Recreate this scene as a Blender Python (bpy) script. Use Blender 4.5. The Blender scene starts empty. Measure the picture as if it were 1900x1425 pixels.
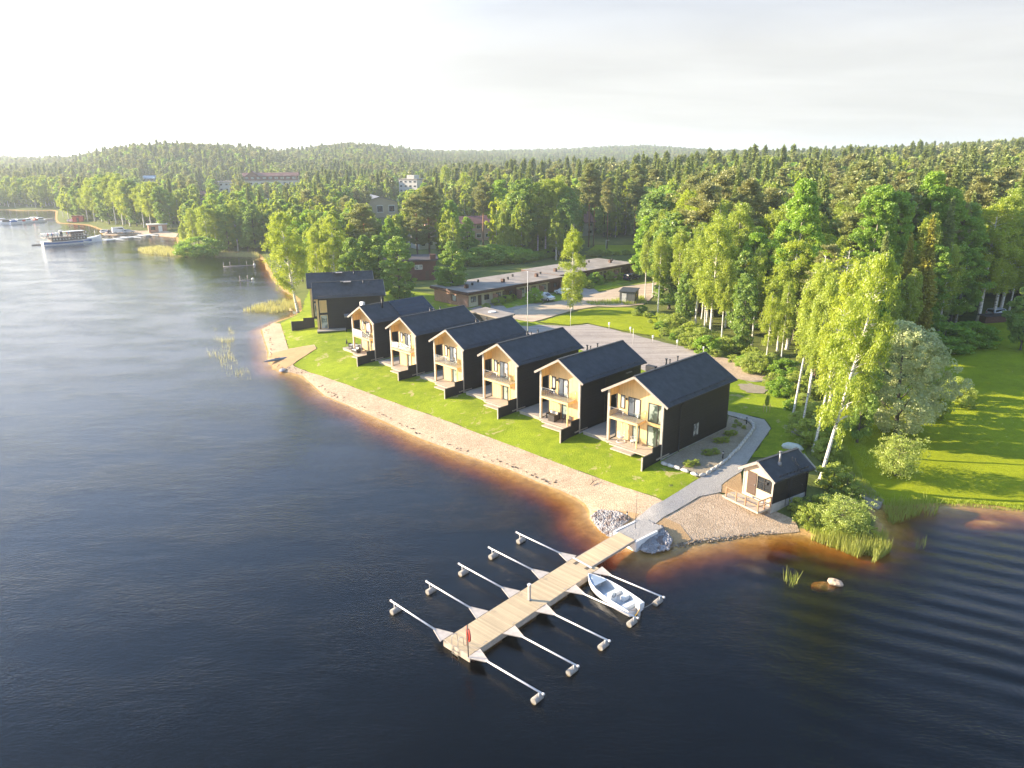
import bpy, bmesh, math, random
import numpy as np
from mathutils import Vector, Matrix
from mathutils.geometry import delaunay_2d_cdt

# ---------------------------------------------------------------- camera, sky, sun, exposure
SC = bpy.context.scene
FPX, PITCH, ROLL, CAMZ = 1363.0, math.radians(17.33), math.radians(-0.375), 30.0
cd = bpy.data.cameras.new('camera'); cam = bpy.data.objects.new('camera', cd); SC.collection.objects.link(cam)
cd.sensor_width = 36.0; cd.lens = FPX / 1900 * 36.0; cd.clip_start = 0.5; cd.clip_end = 20000
cam.matrix_world = Matrix.Translation((0, 0, CAMZ)) @ Matrix.Rotation(math.radians(90) - PITCH, 4, 'X') @ Matrix.Rotation(ROLL, 4, 'Z')
SC.camera = cam
SUN_EL = math.radians(18.0)
SUN_AZ = math.radians(169.0)          # direction towards the sun, counter-clockwise from +X
sd = bpy.data.lights.new('sun', 'SUN'); sd.energy = 5.0; sd.angle = math.radians(0.5); sd.color = (1.0, 0.83, 0.60)
sun = bpy.data.objects.new('sun', sd); SC.collection.objects.link(sun)
sv = Vector((math.cos(SUN_EL) * math.cos(SUN_AZ), math.cos(SUN_EL) * math.sin(SUN_AZ), math.sin(SUN_EL)))
sun.rotation_euler = sv.to_track_quat('Z', 'Y').to_euler()
W = bpy.data.worlds.new('World'); SC.world = W; W.use_nodes = True
wn, wl = W.node_tree.nodes, W.node_tree.links
for n in list(wn): wn.remove(n)
wo = wn.new('ShaderNodeOutputWorld'); wb = wn.new('ShaderNodeBackground'); wl.new(wb.outputs[0], wo.inputs[0])
sky = wn.new('ShaderNodeTexSky'); sky.sky_type = 'NISHITA'; sky.sun_disc = False
sky.sun_elevation = SUN_EL; sky.sun_rotation = math.radians(90) - SUN_AZ
sky.air_density = 1.0; sky.dust_density = 0.5; sky.ozone_density = 3.0
wb.inputs[1].default_value = 0.14
# thin high veil of cloud, laid out by direction: thick towards the horizon, streaky, thinner overhead
tc = wn.new('ShaderNodeTexCoord'); sep = wn.new('ShaderNodeSeparateXYZ'); wl.new(tc.outputs['Generated'], sep.inputs[0])
def wmath(op, a, b=None):
    n = wn.new('ShaderNodeMath'); n.operation = op
    for i, v in enumerate((a, b)):
        if v is None: continue
        if isinstance(v, (int, float)): n.inputs[i].default_value = v
        else: wl.new(v, n.inputs[i])
    return n.outputs[0]
zz = wmath('MAXIMUM', sep.outputs[2], 0.02)
px_, py_ = wmath('DIVIDE', sep.outputs[0], wmath('ADD', zz, 0.12)), wmath('DIVIDE', sep.outputs[1], wmath('ADD', zz, 0.12))
cmb = wn.new('ShaderNodeCombineXYZ'); wl.new(px_, cmb.inputs[0]); wl.new(wmath('MULTIPLY', py_, 2.2), cmb.inputs[1])
cn = wn.new('ShaderNodeTexNoise'); cn.inputs['Scale'].default_value = 0.55; cn.inputs['Detail'].default_value = 7; cn.inputs['Roughness'].default_value = 0.55
cn.inputs['Distortion'].default_value = 0.6
wl.new(cmb.outputs[0], cn.inputs['Vector'])
vr = wn.new('ShaderNodeMapRange'); vr.inputs[1].default_value = 0.3; vr.inputs[2].default_value = 0.66; vr.inputs[3].default_value = 0.96; vr.inputs[4].default_value = 0.02
vr.interpolation_type = 'SMOOTHSTEP'
wl.new(sep.outputs[2], vr.inputs[0])
cr_ = wn.new('ShaderNodeMapRange'); cr_.inputs[1].default_value = 0.35; cr_.inputs[2].default_value = 0.7; cr_.inputs[3].default_value = 0.90; cr_.inputs[4].default_value = 1.07
wl.new(cn.outputs[0], cr_.inputs[0])
veil = wn.new('ShaderNodeMix'); veil.data_type = 'RGBA'
wl.new(vr.outputs[0], veil.inputs[0]); wl.new(sky.outputs[0], veil.inputs[6])
vc = wn.new('ShaderNodeVectorMath'); vc.operation = 'SCALE'; vc.inputs[0].default_value = (1, 1, 1)
vg = wn.new('ShaderNodeMapRange'); vg.inputs[1].default_value = 0.12; vg.inputs[2].default_value = 0.5; wl.new(sep.outputs[2], vg.inputs[0])
vm = wn.new('ShaderNodeMix'); vm.data_type = 'RGBA'; wl.new(vg.outputs[0], vm.inputs[0]); vm.inputs[6].default_value = (1.90, 1.86, 1.79, 1); vm.inputs[7].default_value = (.84, 1.48, 2.7, 1)
wl.new(vm.outputs[2], vc.inputs[0])
sdv = wn.new('ShaderNodeVectorMath'); sdv.operation = 'DOT_PRODUCT'; wl.new(tc.outputs['Generated'], sdv.inputs[0]); sdv.inputs[1].default_value = tuple(sv)
sb = wn.new('ShaderNodeMapRange'); sb.interpolation_type = 'SMOOTHSTEP'; wl.new(sdv.outputs['Value'], sb.inputs[0])
for _i, _v in enumerate((0.1, 1.0, 1.0, 2.2)): sb.inputs[_i + 1].default_value = _v        # thin cloud is brighter around the sun
wl.new(wmath('MULTIPLY', cr_.outputs[0], sb.outputs[0]), vc.inputs[3]); wl.new(vc.outputs[0], veil.inputs[7])
wl.new(veil.outputs[2], wb.inputs[0])
SC.view_settings.view_transform = 'Standard'; SC.view_settings.look = 'None'; SC.view_settings.gamma = 1.0
SC.view_settings.exposure = 1.72
SC.render.engine = 'CYCLES'
SC.cycles.use_denoising = True
SC.cycles.max_bounces = 8; SC.cycles.diffuse_bounces = 4; SC.cycles.glossy_bounces = 3; SC.cycles.transmission_bounces = 4
SC.cycles.transparent_max_bounces = 12; SC.cycles.volume_bounces = 1
SC.cycles.use_fast_gi = False
SC.cycles.sample_clamp_indirect = 6.0

# ---------------------------------------------------------------- pixel -> ground helpers (photo pixels, 1900 x 1425)
CP, SP, CR, SR = math.cos(PITCH), math.sin(PITCH), math.cos(ROLL), math.sin(ROLL)
def ray(px, py):
    a, b = px - 950, py - 712.5
    X = a * CR + b * SR; Y = -a * SR + b * CR
    return (X / FPX, CP - Y / FPX * SP, -SP - Y / FPX * CP)
def G(px, py, z=0.0):
    d = ray(px, py); t = (z - CAMZ) / d[2]
    return (d[0] * t, d[1] * t)
def proj(x, y, z):
    v2 = z - CAMZ; d = y * CP - v2 * SP; u = y * SP + v2 * CP
    X = x / d * FPX; Y = -u / d * FPX
    return 950 + X * CR - Y * SR, 712.5 + X * SR + Y * CR, d
def height_to(x, y, z, topy):
    lo, hi = 0.2, 60.0
    for _ in range(30):
        m = (lo + hi) / 2
        if proj(x, y, z + m)[1] > topy: lo = m
        else: hi = m
    return lo
rnd = random.Random(7)
NR = np.random.default_rng(11)

# ---------------------------------------------------------------- shoreline and terrain
SHORE_PX = [(1900,949),(1847,941),(1795,937),(1716,937),(1663,936),(1637,941),(1618,952),(1637,975),(1630,1000),(1600,1012),(1560,1006),(1526,996),(1487,989),
 (1450,989),(1411,992),(1365,997),(1340,1001),(1296,1009),(1277,1012),(1243,1018),(1213,1027),(1191,1024),(1180,1012),(1150,995),(1135,999),(1111,981),(1094,964),(1093,949),
 (1086,936),(1070,925),(1040,911),(1000,896),(945,872),(863,845),(781,815),(712,782),(644,752),(603,735),(562,699),(540,693),(522,691),(508,685),(497,668),(499,654),(491,631),(486,612),
 (505,601),(540,588),(556,580),(552,556),(530,540),(508,520),(497,500),(490,483),(478,471),(440,468),(400,469),(372,476),(354,471),(338,462),(329,455),(328,441),(293,438),(253,435),(215,437),(192,435),
 (190,427),(177,422),(162,417),(109,414),(103,408),(106,392),(96,390),(50,391),(0,389)]
SHORE = [(8000,-60),(300,10),(120,38),(70,52)] + [G(*p) for p in SHORE_PX] + [(-450,440),(-900,430),(-6000,300),(-6000,9000),(9000,9000)]
SA = np.array(SHORE)
def smooth(a, b, x):
    t = np.clip((x - a) / (b - a), 0, 1); return t * t * (3 - 2 * t)
def in_poly(x, y, P):
    P = np.asarray(P, float); x = np.asarray(x, float); y = np.asarray(y, float)
    c = np.zeros(x.shape, bool); n = len(P)
    for i in range(n):
        x0, y0 = P[i]; x1, y1 = P[(i + 1) % n]
        if y0 == y1: continue
        k = ((y0 > y) != (y1 > y)) & (x < (x1 - x0) * (y - y0) / (y1 - y0) + x0)
        c ^= k
    return c
def dist_poly(x, y, P, closed=True):
    P = np.asarray(P, float); d = np.full(np.shape(x), 1e18); n = len(P)
    for i in range(n if closed else n - 1):
        a = P[i]; b = P[(i + 1) % n]; e = b - a; L = e @ e + 1e-9
        t = np.clip(((x - a[0]) * e[0] + (y - a[1]) * e[1]) / L, 0, 1)
        d = np.minimum(d, (x - a[0] - e[0] * t) ** 2 + (y - a[1] - e[1] * t) ** 2)
    return np.sqrt(d)
def vnoise(x, y, s, seed=0):
    x = np.asarray(x, float) / s + 37.1 * seed; y = np.asarray(y, float) / s + 11.7 * seed
    xi, yi = np.floor(x), np.floor(y); fx, fy = x - xi, y - yi
    fx, fy = fx * fx * (3 - 2 * fx), fy * fy * (3 - 2 * fy)
    def h(a, b):
        v = np.sin(a * 127.1 + b * 311.7 + seed * 17.3) * 43758.5453; return v - np.floor(v)
    return (h(xi, yi) * (1 - fx) + h(xi + 1, yi) * fx) * (1 - fy) + (h(xi, yi + 1) * (1 - fx) + h(xi + 1, yi + 1) * fx) * fy
# skyline of the wooded hills: photo column, tree-top row, distance of the ridge
SKY = np.array([(-300,292,1700),(0,291,1700),(60,293,1500),(130,292,1200),(200,279,950),(260,270,900),(320,267,900),(400,271,950),(480,275,1050),(520,280,1150),(560,277,1250),(600,272,1300),(660,267,1300),
 (720,271,1350),(760,276,1500),(800,279,1800),(900,279,2100),(960,278,2300),(1050,276,2500),(1130,272,2600),(1200,270,2600),(1270,275,2300),(1320,279,1700),(1400,280,1250),(1500,279,1100),(1600,275,1000),(1700,272,950),(1800,266,900),(1900,262,900),(2300,262,900)], float)
def hgt(x, y):
    x = np.asarray(x, float); y = np.asarray(y, float)
    d = dist_poly(x, y, SA); ins = in_poly(x, y, SA)
    land = np.interp(d, [0, .25, 1.2, 5, 8, 13, 40], [0, .12, .3, .95, 1.4, 1.55, 1.6])
    under = -np.interp(d, [0, 1.2, 2.5, 4.3, 8, 60], [0, .09, .29, 1.0, 3.3, 8])
    bx_, by_ = G(1835, 968); under = np.maximum(under, -.05 - .9 * np.clip(((x - bx_) / 5.) ** 2 + ((y - by_) / 1.6) ** 2, 0, 9))
    R = np.hypot(x, y); col = 950 + x / np.maximum(y, 1e-3) * FPX * 1.0 / (CP)
    col = np.where(y > 0, col, 2300)
    ysk = np.interp(col, SKY[:, 0], SKY[:, 1]); Rr = np.interp(col, SKY[:, 0], SKY[:, 2])
    yh = 712.5 - FPX * math.tan(PITCH) - (col - 950) * math.tan(-ROLL)
    Hr = 30 + (yh - ysk) / FPX * CP * Rr - 19.0
    hill = (Hr - 1.6) * smooth(0.42, 1.0, R / Rr) * smooth(60, 300, d)
    right = 4.0 * smooth(150, 420, R) * smooth(1150, 1400, col) * smooth(20, 90, d)
    hill = hill + right * (1 - smooth(.42, .9, R / Rr)) + (vnoise(x, y, 90, 3) - .5) * 3.0 * smooth(350, 700, R) * smooth(60, 200, d)
    hill = hill * (1 - 0.5 * smooth(1.05, 2.0, R / Rr))
    fine = (vnoise(x, y, 3.1, 1) - .5) * .10 + (vnoise(x, y, 1.1, 2) - .5) * .05
    return np.where(ins, land + np.maximum(hill, -1) + fine * smooth(.5, 4, d), under - .0 + fine * .5)
def h1(x, y): return float(hgt(np.array([x]), np.array([y]))[0])
def Gt(px, py):
    """photo pixel -> first point of the terrain (or of the water) its ray meets"""
    d = ray(px, py)
    if d[2] > -.004: d = (d[0], d[1], -.004)
    t = 25 * np.exp(np.linspace(0, math.log(160), 500)); below = CAMZ + d[2] * t < np.maximum(hgt(d[0] * t, d[1] * t), 0.)
    i = int(np.argmax(below)) if below.any() else 499; a, b = t[max(i - 1, 0)], t[i]; t = np.linspace(a, b, 24); below = CAMZ + d[2] * t < np.maximum(hgt(d[0] * t, d[1] * t), 0.)
    t = t[int(np.argmax(below))] if below.any() else b; x, y = d[0] * t, d[1] * t
    return x, y, max(h1(x, y), 0.)

# ---------------------------------------------------------------- object helpers
COL = SC.collection
def tag(o, label=None, cat=None, group=None, kind=None):
    if label: o['label'] = label
    if cat: o['category'] = cat
    if group: o['group'] = group
    if kind: o['kind'] = kind
    return o
def empty(name, loc, rz=0.0, label=None, cat=None, group=None):
    o = bpy.data.objects.new(name, None); COL.objects.link(o); o.location = loc; o.rotation_euler = (0, 0, rz)
    o.empty_display_size = 0.3
    return tag(o, label, cat, group)
def np_mesh(name, V, F, mats=(), mi=None, smooth_=False, attr=None):
    """V (n,3), F (m,k) numpy -> mesh"""
    me = bpy.data.meshes.new(name); V = np.asarray(V, np.float32); F = np.asarray(F, np.int32); k = F.shape[1]
    me.vertices.add(len(V)); me.vertices.foreach_set('co', V.ravel())
    me.loops.add(F.size); me.loops.foreach_set('vertex_index', F.ravel())
    me.polygons.add(len(F)); me.polygons.foreach_set('loop_start', np.arange(0, F.size, k, dtype=np.int32))
    me.polygons.foreach_set('loop_total', np.full(len(F), k, np.int32))
    if mi is not None: me.polygons.foreach_set('material_index', np.asarray(mi, np.int32))
    if smooth_: me.polygons.foreach_set('use_smooth', np.ones(len(F), bool))
    for m in mats: me.materials.append(m)
    if attr is not None:
        a = me.attributes.new('var', 'FLOAT', 'FACE'); a.data.foreach_set('value', np.asarray(attr, np.float32))
    me.update(calc_edges=True); me.validate()
    return me
def link(name, me, parent=None):
    o = bpy.data.objects.new(name, me); COL.objects.link(o)
    if parent is not None: o.parent = parent
    return o
def copy_tree(o, parent=None):
    c = o.copy(); COL.objects.link(c); c.parent = parent
    for ch in list(o.children): copy_tree(ch, c)
    return c
class MB:
    def __init__(s): s.v = []; s.f = []; s.m = []; s.sm = []
    def poly(s, pts, m=0, sm=False):
        b = len(s.v); s.v += [tuple(p) for p in pts]; s.f.append(tuple(range(b, b + len(pts)))); s.m.append(m); s.sm.append(sm)
    def box(s, x0, y0, z0, x1, y1, z1, m=0):
        x0, x1 = min(x0, x1), max(x0, x1); y0, y1 = min(y0, y1), max(y0, y1); z0, z1 = min(z0, z1), max(z0, z1)
        b = len(s.v); s.v += [(x0,y0,z0),(x1,y0,z0),(x1,y1,z0),(x0,y1,z0),(x0,y0,z1),(x1,y0,z1),(x1,y1,z1),(x0,y1,z1)]
        for q in ((0,3,2,1),(4,5,6,7),(0,1,5,4),(1,2,6,5),(2,3,7,6),(3,0,4,7)): s.f.append(tuple(b + i for i in q)); s.m.append(m); s.sm.append(False)
        return s
    def bar(s, a, b_, w, h, m=0):
        """square bar from a to b, w wide (horizontal), h high"""
        a = Vector(a); b_ = Vector(b_); d = (b_ - a).normalized(); side = d.cross(Vector((0, 0, 1)))
        if side.length < 1e-4: side = Vector((1, 0, 0))
        side.normalize(); up = side.cross(d).normalized(); k = len(s.v)
        for P in (a, b_):
            for sx, sz in ((-1,-1),(1,-1),(1,1),(-1,1)): s.v.append(tuple(P + side * sx * w / 2 + up * sz * h / 2))
        for q in ((0,1,2,3),(7,6,5,4),(0,4,5,1),(1,5,6,2),(2,6,7,3),(3,7,4,0)): s.f.append(tuple(k + i for i in q)); s.m.append(m); s.sm.append(False)
        return s
    def tube(s, pts, rs, n=8, m=0, cap=True):
        pts = [Vector(p) for p in pts]; rs = rs if hasattr(rs, '__len__') else [rs] * len(pts)
        k = len(s.v); ref = None
        for i, P in enumerate(pts):
            d = (pts[min(i + 1, len(pts) - 1)] - pts[max(i - 1, 0)]).normalized()
            if ref is None: ref = d.orthogonal().normalized()
            ref = (ref - d * ref.dot(d)).normalized(); o = d.cross(ref)
            for j in range(n):
                a = 2 * math.pi * j / n; s.v.append(tuple(P + (ref * math.cos(a) + o * math.sin(a)) * rs[i]))
        for i in range(len(pts) - 1):
            for j in range(n):
                a, b = k + i * n + j, k + i * n + (j + 1) % n
                s.f.append((a, b, b + n, a + n)); s.m.append(m); s.sm.append(True)
        if cap:
            s.f.append(tuple(k + j for j in reversed(range(n)))); s.m.append(m); s.sm.append(False)
            e = k + (len(pts) - 1) * n; s.f.append(tuple(e + j for j in range(n))); s.m.append(m); s.sm.append(False)
        return s
    def sphere(s, c, r, m=0, n=10, k=6, sx=1, sy=1, sz=1, jit=0, rr=None):
        b = len(s.v); c = Vector(c)
        for i in range(k + 1):
            th = math.pi * i / k
            for j in range(n):
                ph = 2 * math.pi * j / n; q = r * (1 + (rr.uniform(-jit, jit) if rr else 0))
                s.v.append((c.x + q * sx * math.sin(th) * math.cos(ph), c.y + q * sy * math.sin(th) * math.sin(ph), c.z + q * sz * math.cos(th)))
        for i in range(k):
            for j in range(n):
                a, a2 = b + i * n + j, b + i * n + (j + 1) % n
                s.f.append((a, a + n, a2 + n, a2)); s.m.append(m); s.sm.append(jit == 0)
        return s
    def prism(s, pts, z0, z1, m=0):
        """pts: xy outline (counter-clockwise), extruded z0..z1"""
        n = len(pts); b = len(s.v); s.v += [(p[0], p[1], z0) for p in pts] + [(p[0], p[1], z1) for p in pts]
        s.f.append(tuple(b + i for i in reversed(range(n)))); s.f.append(tuple(b + n + i for i in range(n))); s.m += [m, m]; s.sm += [False, False]
        for i in range(n): s.f.append((b + i, b + (i + 1) % n, b + n + (i + 1) % n, b + n + i)); s.m.append(m); s.sm.append(False)
        return s
    def slab(s, quad, t, m=0):
        """four 3D corners, thickened by t downwards along the normal"""
        q = [Vector(p) for p in quad]; n = (q[1] - q[0]).cross(q[2] - q[1]).normalized()
        if n.z < 0: q.reverse(); n = -n
        lo = [p - n * t for p in q]; b = len(s.v); k = len(q); s.v += [tuple(p) for p in q + lo]
        s.f.append(tuple(b + i for i in range(k))); s.f.append(tuple(b + k + i for i in reversed(range(k)))); s.m += [m, m]; s.sm += [False, False]
        for i in range(k): s.f.append((b + i, b + k + i, b + k + (i + 1) % k, b + (i + 1) % k)); s.m.append(m); s.sm.append(False)
        return s
    def build(s, name, mats, parent=None, bevel=0):
        me = bpy.data.meshes.new(name); me.from_pydata(s.v, [], s.f)
        for m in (mats if isinstance(mats, (list, tuple)) else [mats]): me.materials.append(m)
        me.polygons.foreach_set('material_index', s.m); me.polygons.foreach_set('use_smooth', s.sm); me.update()
        o = link(name, me, parent)
        if bevel:
            b = o.modifiers.new('bevel', 'BEVEL'); b.width = bevel; b.segments = 2; b.limit_method = 'ANGLE'
        return o
def sheet(name, pts, off, mat, step=1.0, kind='structure', world=False, fringe=0.0, flat=None):
    """a ground sheet draped over the terrain inside an outline given in photo pixels (or metres)"""
    P = [p if world else Gt(*p)[:2] for p in pts]; n = len(P); out = []
    for i in range(n):
        a = Vector(P[i]); b = Vector(P[(i + 1) % n]); L = (b - a).length; k = max(1, int(L / step))
        nn = Vector((-(b - a).y, (b - a).x)) / max(L, 1e-6)
        for j in range(k):
            q = a + (b - a) * j / k
            if fringe and j: q = q + nn * rnd.uniform(-fringe, fringe)
            out.append(q)
    nb = len(out); A = np.array([(p.x, p.y) for p in out])
    x0, y0 = A.min(0); x1, y1 = A.max(0); gx, gy = np.meshgrid(np.arange(x0, x1, step), np.arange(y0, y1, step))
    gx = gx.ravel() + NR.uniform(-.2, .2, gx.size) * step; gy = gy.ravel() + NR.uniform(-.2, .2, gy.size) * step
    k = in_poly(gx, gy, A); gx, gy = gx[k], gy[k]; k = dist_poly(gx, gy, A) > step * .45; gx, gy = gx[k], gy[k]
    vs = out + [Vector((a, b)) for a, b in zip(gx, gy)]
    r = delaunay_2d_cdt(vs, [(i, (i + 1) % nb) for i in range(nb)], [list(range(nb))], 1, 1e-5)
    X = np.array([v.x for v in r[0]]); Y = np.array([v.y for v in r[0]]); Z = (hgt(X, Y) if flat is None else np.full(len(X), flat)) + off
    F = [f for f in r[2]]; F = [f if (X[f[1]]-X[f[0]])*(Y[f[2]]-Y[f[0]])-(X[f[2]]-X[f[0]])*(Y[f[1]]-Y[f[0]]) > 0 else f[::-1] for f in F]
    me = np_mesh(name, np.c_[X, Y, Z], np.array(F), [mat], smooth_=True)
    return tag(link(name, me), kind=kind)

# ---------------------------------------------------------------- materials
class NT:
    def __init__(s, name):
        s.m = bpy.data.materials.new(name); s.m.use_nodes = True; s.t = s.m.node_tree; s.t.nodes.clear()
        s.out = s.t.nodes.new('ShaderNodeOutputMaterial')
    def n(s, typ, **kw):
        n = s.t.nodes.new('ShaderNode' + typ)
        for k, v in kw.items():
            if hasattr(n, k) and k not in ('inputs',): setattr(n, k, v)
        return n
    def l(s, a, b): s.t.links.new(a, b)
    def pos(s):
        g = s.n('NewGeometry'); return g.outputs['Position']
    def obj(s):
        return s.n('TexCoord').outputs['Object']
    def mapping(s, vec, scale=(1, 1, 1), rot=(0, 0, 0)):
        m = s.n('Mapping'); s.l(vec, m.inputs[0]); m.inputs['Scale'].default_value = scale; m.inputs['Rotation'].default_value = rot; return m.outputs[0]
    def noise(s, vec, scale, detail=4, rough=.55, dist=0):
        k = s.n('TexNoise'); k.inputs['Scale'].default_value = scale; k.inputs['Detail'].default_value = detail
        k.inputs['Roughness'].default_value = rough; k.inputs['Distortion'].default_value = dist; s.l(vec, k.inputs['Vector']); return k.outputs[0]
    def ramp(s, fac, a, b, c0=0., c1=1., sm=True):
        r = s.n('MapRange'); r.interpolation_type = 'SMOOTHSTEP' if sm else 'LINEAR'; s.l(fac, r.inputs[0])
        for i, v in enumerate((a, b, c0, c1)): r.inputs[i + 1].default_value = v
        return r.outputs[0]
    def mix(s, fac, a, b, blend='MIX'):
        m = s.n('Mix'); m.data_type = 'RGBA'; m.blend_type = blend
        for i, v in ((0, fac), (6, a), (7, b)):
            if isinstance(v, (int, float)): m.inputs[i].default_value = v
            elif isinstance(v, tuple): m.inputs[i].default_value = v + (1,) if len(v) == 3 else v
            else: s.l(v, m.inputs[i])
        return m.outputs[2]
    def math(s, op, a, b=0.0):
        m = s.n('Math'); m.operation = op
        for i, v in enumerate((a, b)):
            if isinstance(v, (int, float)): m.inputs[i].default_value = v
            else: s.l(v, m.inputs[i])
        return m.outputs[0]
    def bump(s, h, strength=.5, dist=.05, normal=None):
        b = s.n('Bump'); b.inputs['Strength'].default_value = strength; b.inputs['Distance'].default_value = dist; s.l(h, b.inputs['Height'])
        if normal is not None: s.l(normal, b.inputs['Normal'])
        return b.outputs[0]
    def bsdf(s, col, rough=.6, normal=None, metal=0., spec=.5, **kw):
        p = s.n('BsdfPrincipled')
        if isinstance(col, tuple): p.inputs['Base Color'].default_value = col + (1,)
        else: s.l(col, p.inputs['Base Color'])
        if isinstance(rough, (int, float)): p.inputs['Roughness'].default_value = rough
        else: s.l(rough, p.inputs['Roughness'])
        p.inputs['Metallic'].default_value = metal; p.inputs['Specular IOR Level'].default_value = spec
        if normal is not None: s.l(normal, p.inputs['Normal'])
        s.l(p.outputs[0], s.out.inputs[0]); return p
def mat(name, col, rough=.6, var=.15, scale=3., bump=.0, bscale=20., metal=0., spec=.5):
    """plain surface with uneven tone"""
    t = NT(name); o = t.obj(); f = t.noise(o, scale, 5)
    c = t.mix(t.ramp(f, .3, .7), tuple(x * (1 - var) for x in col), tuple(min(1, x * (1 + var)) for x in col))
    nm = t.bump(t.noise(o, bscale, 3), bump, .02) if bump else None
    t.bsdf(c, rough, nm, metal, spec); return t.m
def board_mat(name, col, pitch=.145, axis=2, var=.25, rough=.6, gap=.5, bump=.6, grain=14.):
    """boarding: one tone per board, a dark joint, lengthwise grain"""
    t = NT(name); o = t.obj(); sp = t.n('SeparateXYZ'); t.l(o, sp.inputs[0])
    k = t.math('DIVIDE', sp.outputs[axis], pitch); fl = t.math('FLOOR', k); fr = t.math('FRACT', k)
    wn_ = t.n('TexWhiteNoise'); wn_.noise_dimensions = '1D'; t.l(fl, wn_.inputs['W'])
    sc = [.6, .6, .6]; sc[axis] = grain
    g = t.noise(t.mapping(o, tuple(sc)), 2.0, 4)
    v = t.math('ADD', t.math('MULTIPLY', wn_.outputs[0], .65), t.math('MULTIPLY', g, .35))
    c = t.mix(v, tuple(x * (1 - var) for x in col), tuple(min(1, x * (1 + var)) for x in col))
    e = t.ramp(t.math('ABSOLUTE', t.math('SUBTRACT', fr, .5)), .43, .5, 1., 0.)
    c = t.mix(t.math('MULTIPLY', t.math('SUBTRACT', 1., e), gap), c, tuple(x * .25 for x in col))
    c = t.mix(t.ramp(t.noise(o, .55, 5, .65), .42, .72, 0., .38), c, tuple(x * .62 + .012 for x in col))   # weathered patches
    t.bsdf(c, rough, t.bump(e, bump, .02)); return t.m
M = {}
M['black_board'] = board_mat('black_board', (.0115, .0095, .0085), .19, 2, .45, .6, .8, .9)
M['fence_board'] = board_mat('fence_board', (.012, .010, .009), .13, 2, .35, .65, .7, .8)
M['blond_board'] = board_mat('blond_board', (.74, .51, .235), .14, 0, .14, .6, .35, .5)
M['blond_side'] = board_mat('blond_side', (.70, .46, .18), .14, 1, .14, .6, .35, .5)
M['blond'] = mat('blond', (.70, .49, .24), .6, .12, 2.)
M['trim'] = mat('trim', (.42, .37, .31), .6, .12, 4.)
M['verge'] = mat('verge', (.30, .265, .235), .55, .1, 3.)
M['deck'] = board_mat('deck', (.46, .39, .31), .14, 0, .14, .65, .5, .5)
M['deck_y'] = board_mat('deck_y', (.46, .39, .31), .14, 1, .14, .65, .5, .5)
M['frame'] = mat('frame', (.02, .017, .015), .5, .1)
M['white_frame'] = mat('white_frame', (.7, .7, .68), .5, .05)
M['steel'] = mat('steel', (.5, .5, .5), .35, .1, 5, 0, 20, .9)
M['galv'] = mat('galv', (.70, .68, .66), .45, .12, 2, 0, 20, .25)
M['black_metal'] = mat('black_metal', (.02, .02, .022), .45, .1)
M['concrete'] = mat('concrete', (.42, .40, .37), .85, .15, 2, .3, 30)
M['white'] = mat('white', (.78, .77, .74), .45, .05)
M['white_hull'] = mat('white_hull', (.80, .80, .80), .3, .03)
M['red'] = mat('red', (.55, .06, .03), .5, .1)
M['dark_rattan'] = mat('dark_rattan', (.05, .04, .035), .7, .3, 30, .3, 60)
M['cushion'] = mat('cushion', (.6, .57, .52), .9, .08)
M['dirt'] = mat('dirt', (.10, .08, .06), .9, .3)
def roof_mat():
    t = NT('roof_felt'); o = t.obj(); f = t.noise(o, 1.3, 6); g = t.noise(o, 60, 2)
    sp = t.n('SeparateXYZ'); t.l(o, sp.inputs[0])
    k = t.math('FRACT', t.math('DIVIDE', sp.outputs[1], .95)); e = t.ramp(t.math('ABSOLUTE', t.math('SUBTRACT', k, .5)), .485, .5)
    c = t.mix(t.ramp(f, .3, .7), (.038, .045, .052), (.060, .068, .077)); c = t.mix(t.ramp(g, .4, .7, 0, .25), c, (.07, .08, .09))
    c = t.mix(t.math('MULTIPLY', e, .5), c, (.014, .018, .022))
    t.bsdf(c, .8, t.bump(g, .4, .01), 0, .3); return t.m
M['roof'] = roof_mat()
M['roof_brown'] = mat('roof_brown', (.055, .045, .045), .75, .2, 2, .2, 30)
M['solar'] = board_mat('solar', (.016, .024, .036), .62, 0, .1, .25, .9, .2)
def flat_roof():
    t = NT('flat_roof'); o = t.obj(); f = t.noise(o, .35, 6, .6); g = t.noise(o, 8, 4)
    c = t.mix(t.ramp(f, .3, .7), (.23, .195, .165), (.33, .29, .25)); c = t.mix(t.ramp(g, .55, .75, 0, .5), c, (.16, .14, .125))
    t.bsdf(c, .9, t.bump(g, .3, .02)); return t.m
M['flat_roof'] = flat_roof()
def brick(name, c1, c2, mortar, sx=1.):
    t = NT(name); o = t.obj(); sp = t.n('SeparateXYZ'); t.l(o, sp.inputs[0])
    cb = t.n('CombineXYZ'); t.l(t.math('ADD', sp.outputs[0], sp.outputs[1]), cb.inputs[0]); t.l(sp.outputs[2], cb.inputs[1])
    b = t.n('TexBrick'); b.inputs['Scale'].default_value = 1.; b.inputs['Brick Width'].default_value = .27; b.inputs['Row Height'].default_value = .085
    b.inputs['Mortar Size'].default_value = .01; b.inputs['Color1'].default_value = c1 + (1,); b.inputs['Color2'].default_value = c2 + (1,); b.inputs['Mortar'].default_value = mortar + (1,)
    t.l(cb.outputs[0], b.inputs['Vector']); f = t.noise(o, .8, 4); c = t.mix(t.ramp(f, .3, .7, 0, .35), b.outputs[0], tuple(x * .75 for x in c2))
    t.bsdf(c, .85, t.bump(b.outputs['Fac'], -.4, .01)); return t.m
M['brick'] = brick('brick', (.46, .23, .14), (.37, .17, .105), (.46, .36, .29))
M['brick_dark'] = brick('brick_dark', (.16, .065, .045), (.12, .05, .035), (.16, .11, .09))
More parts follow.
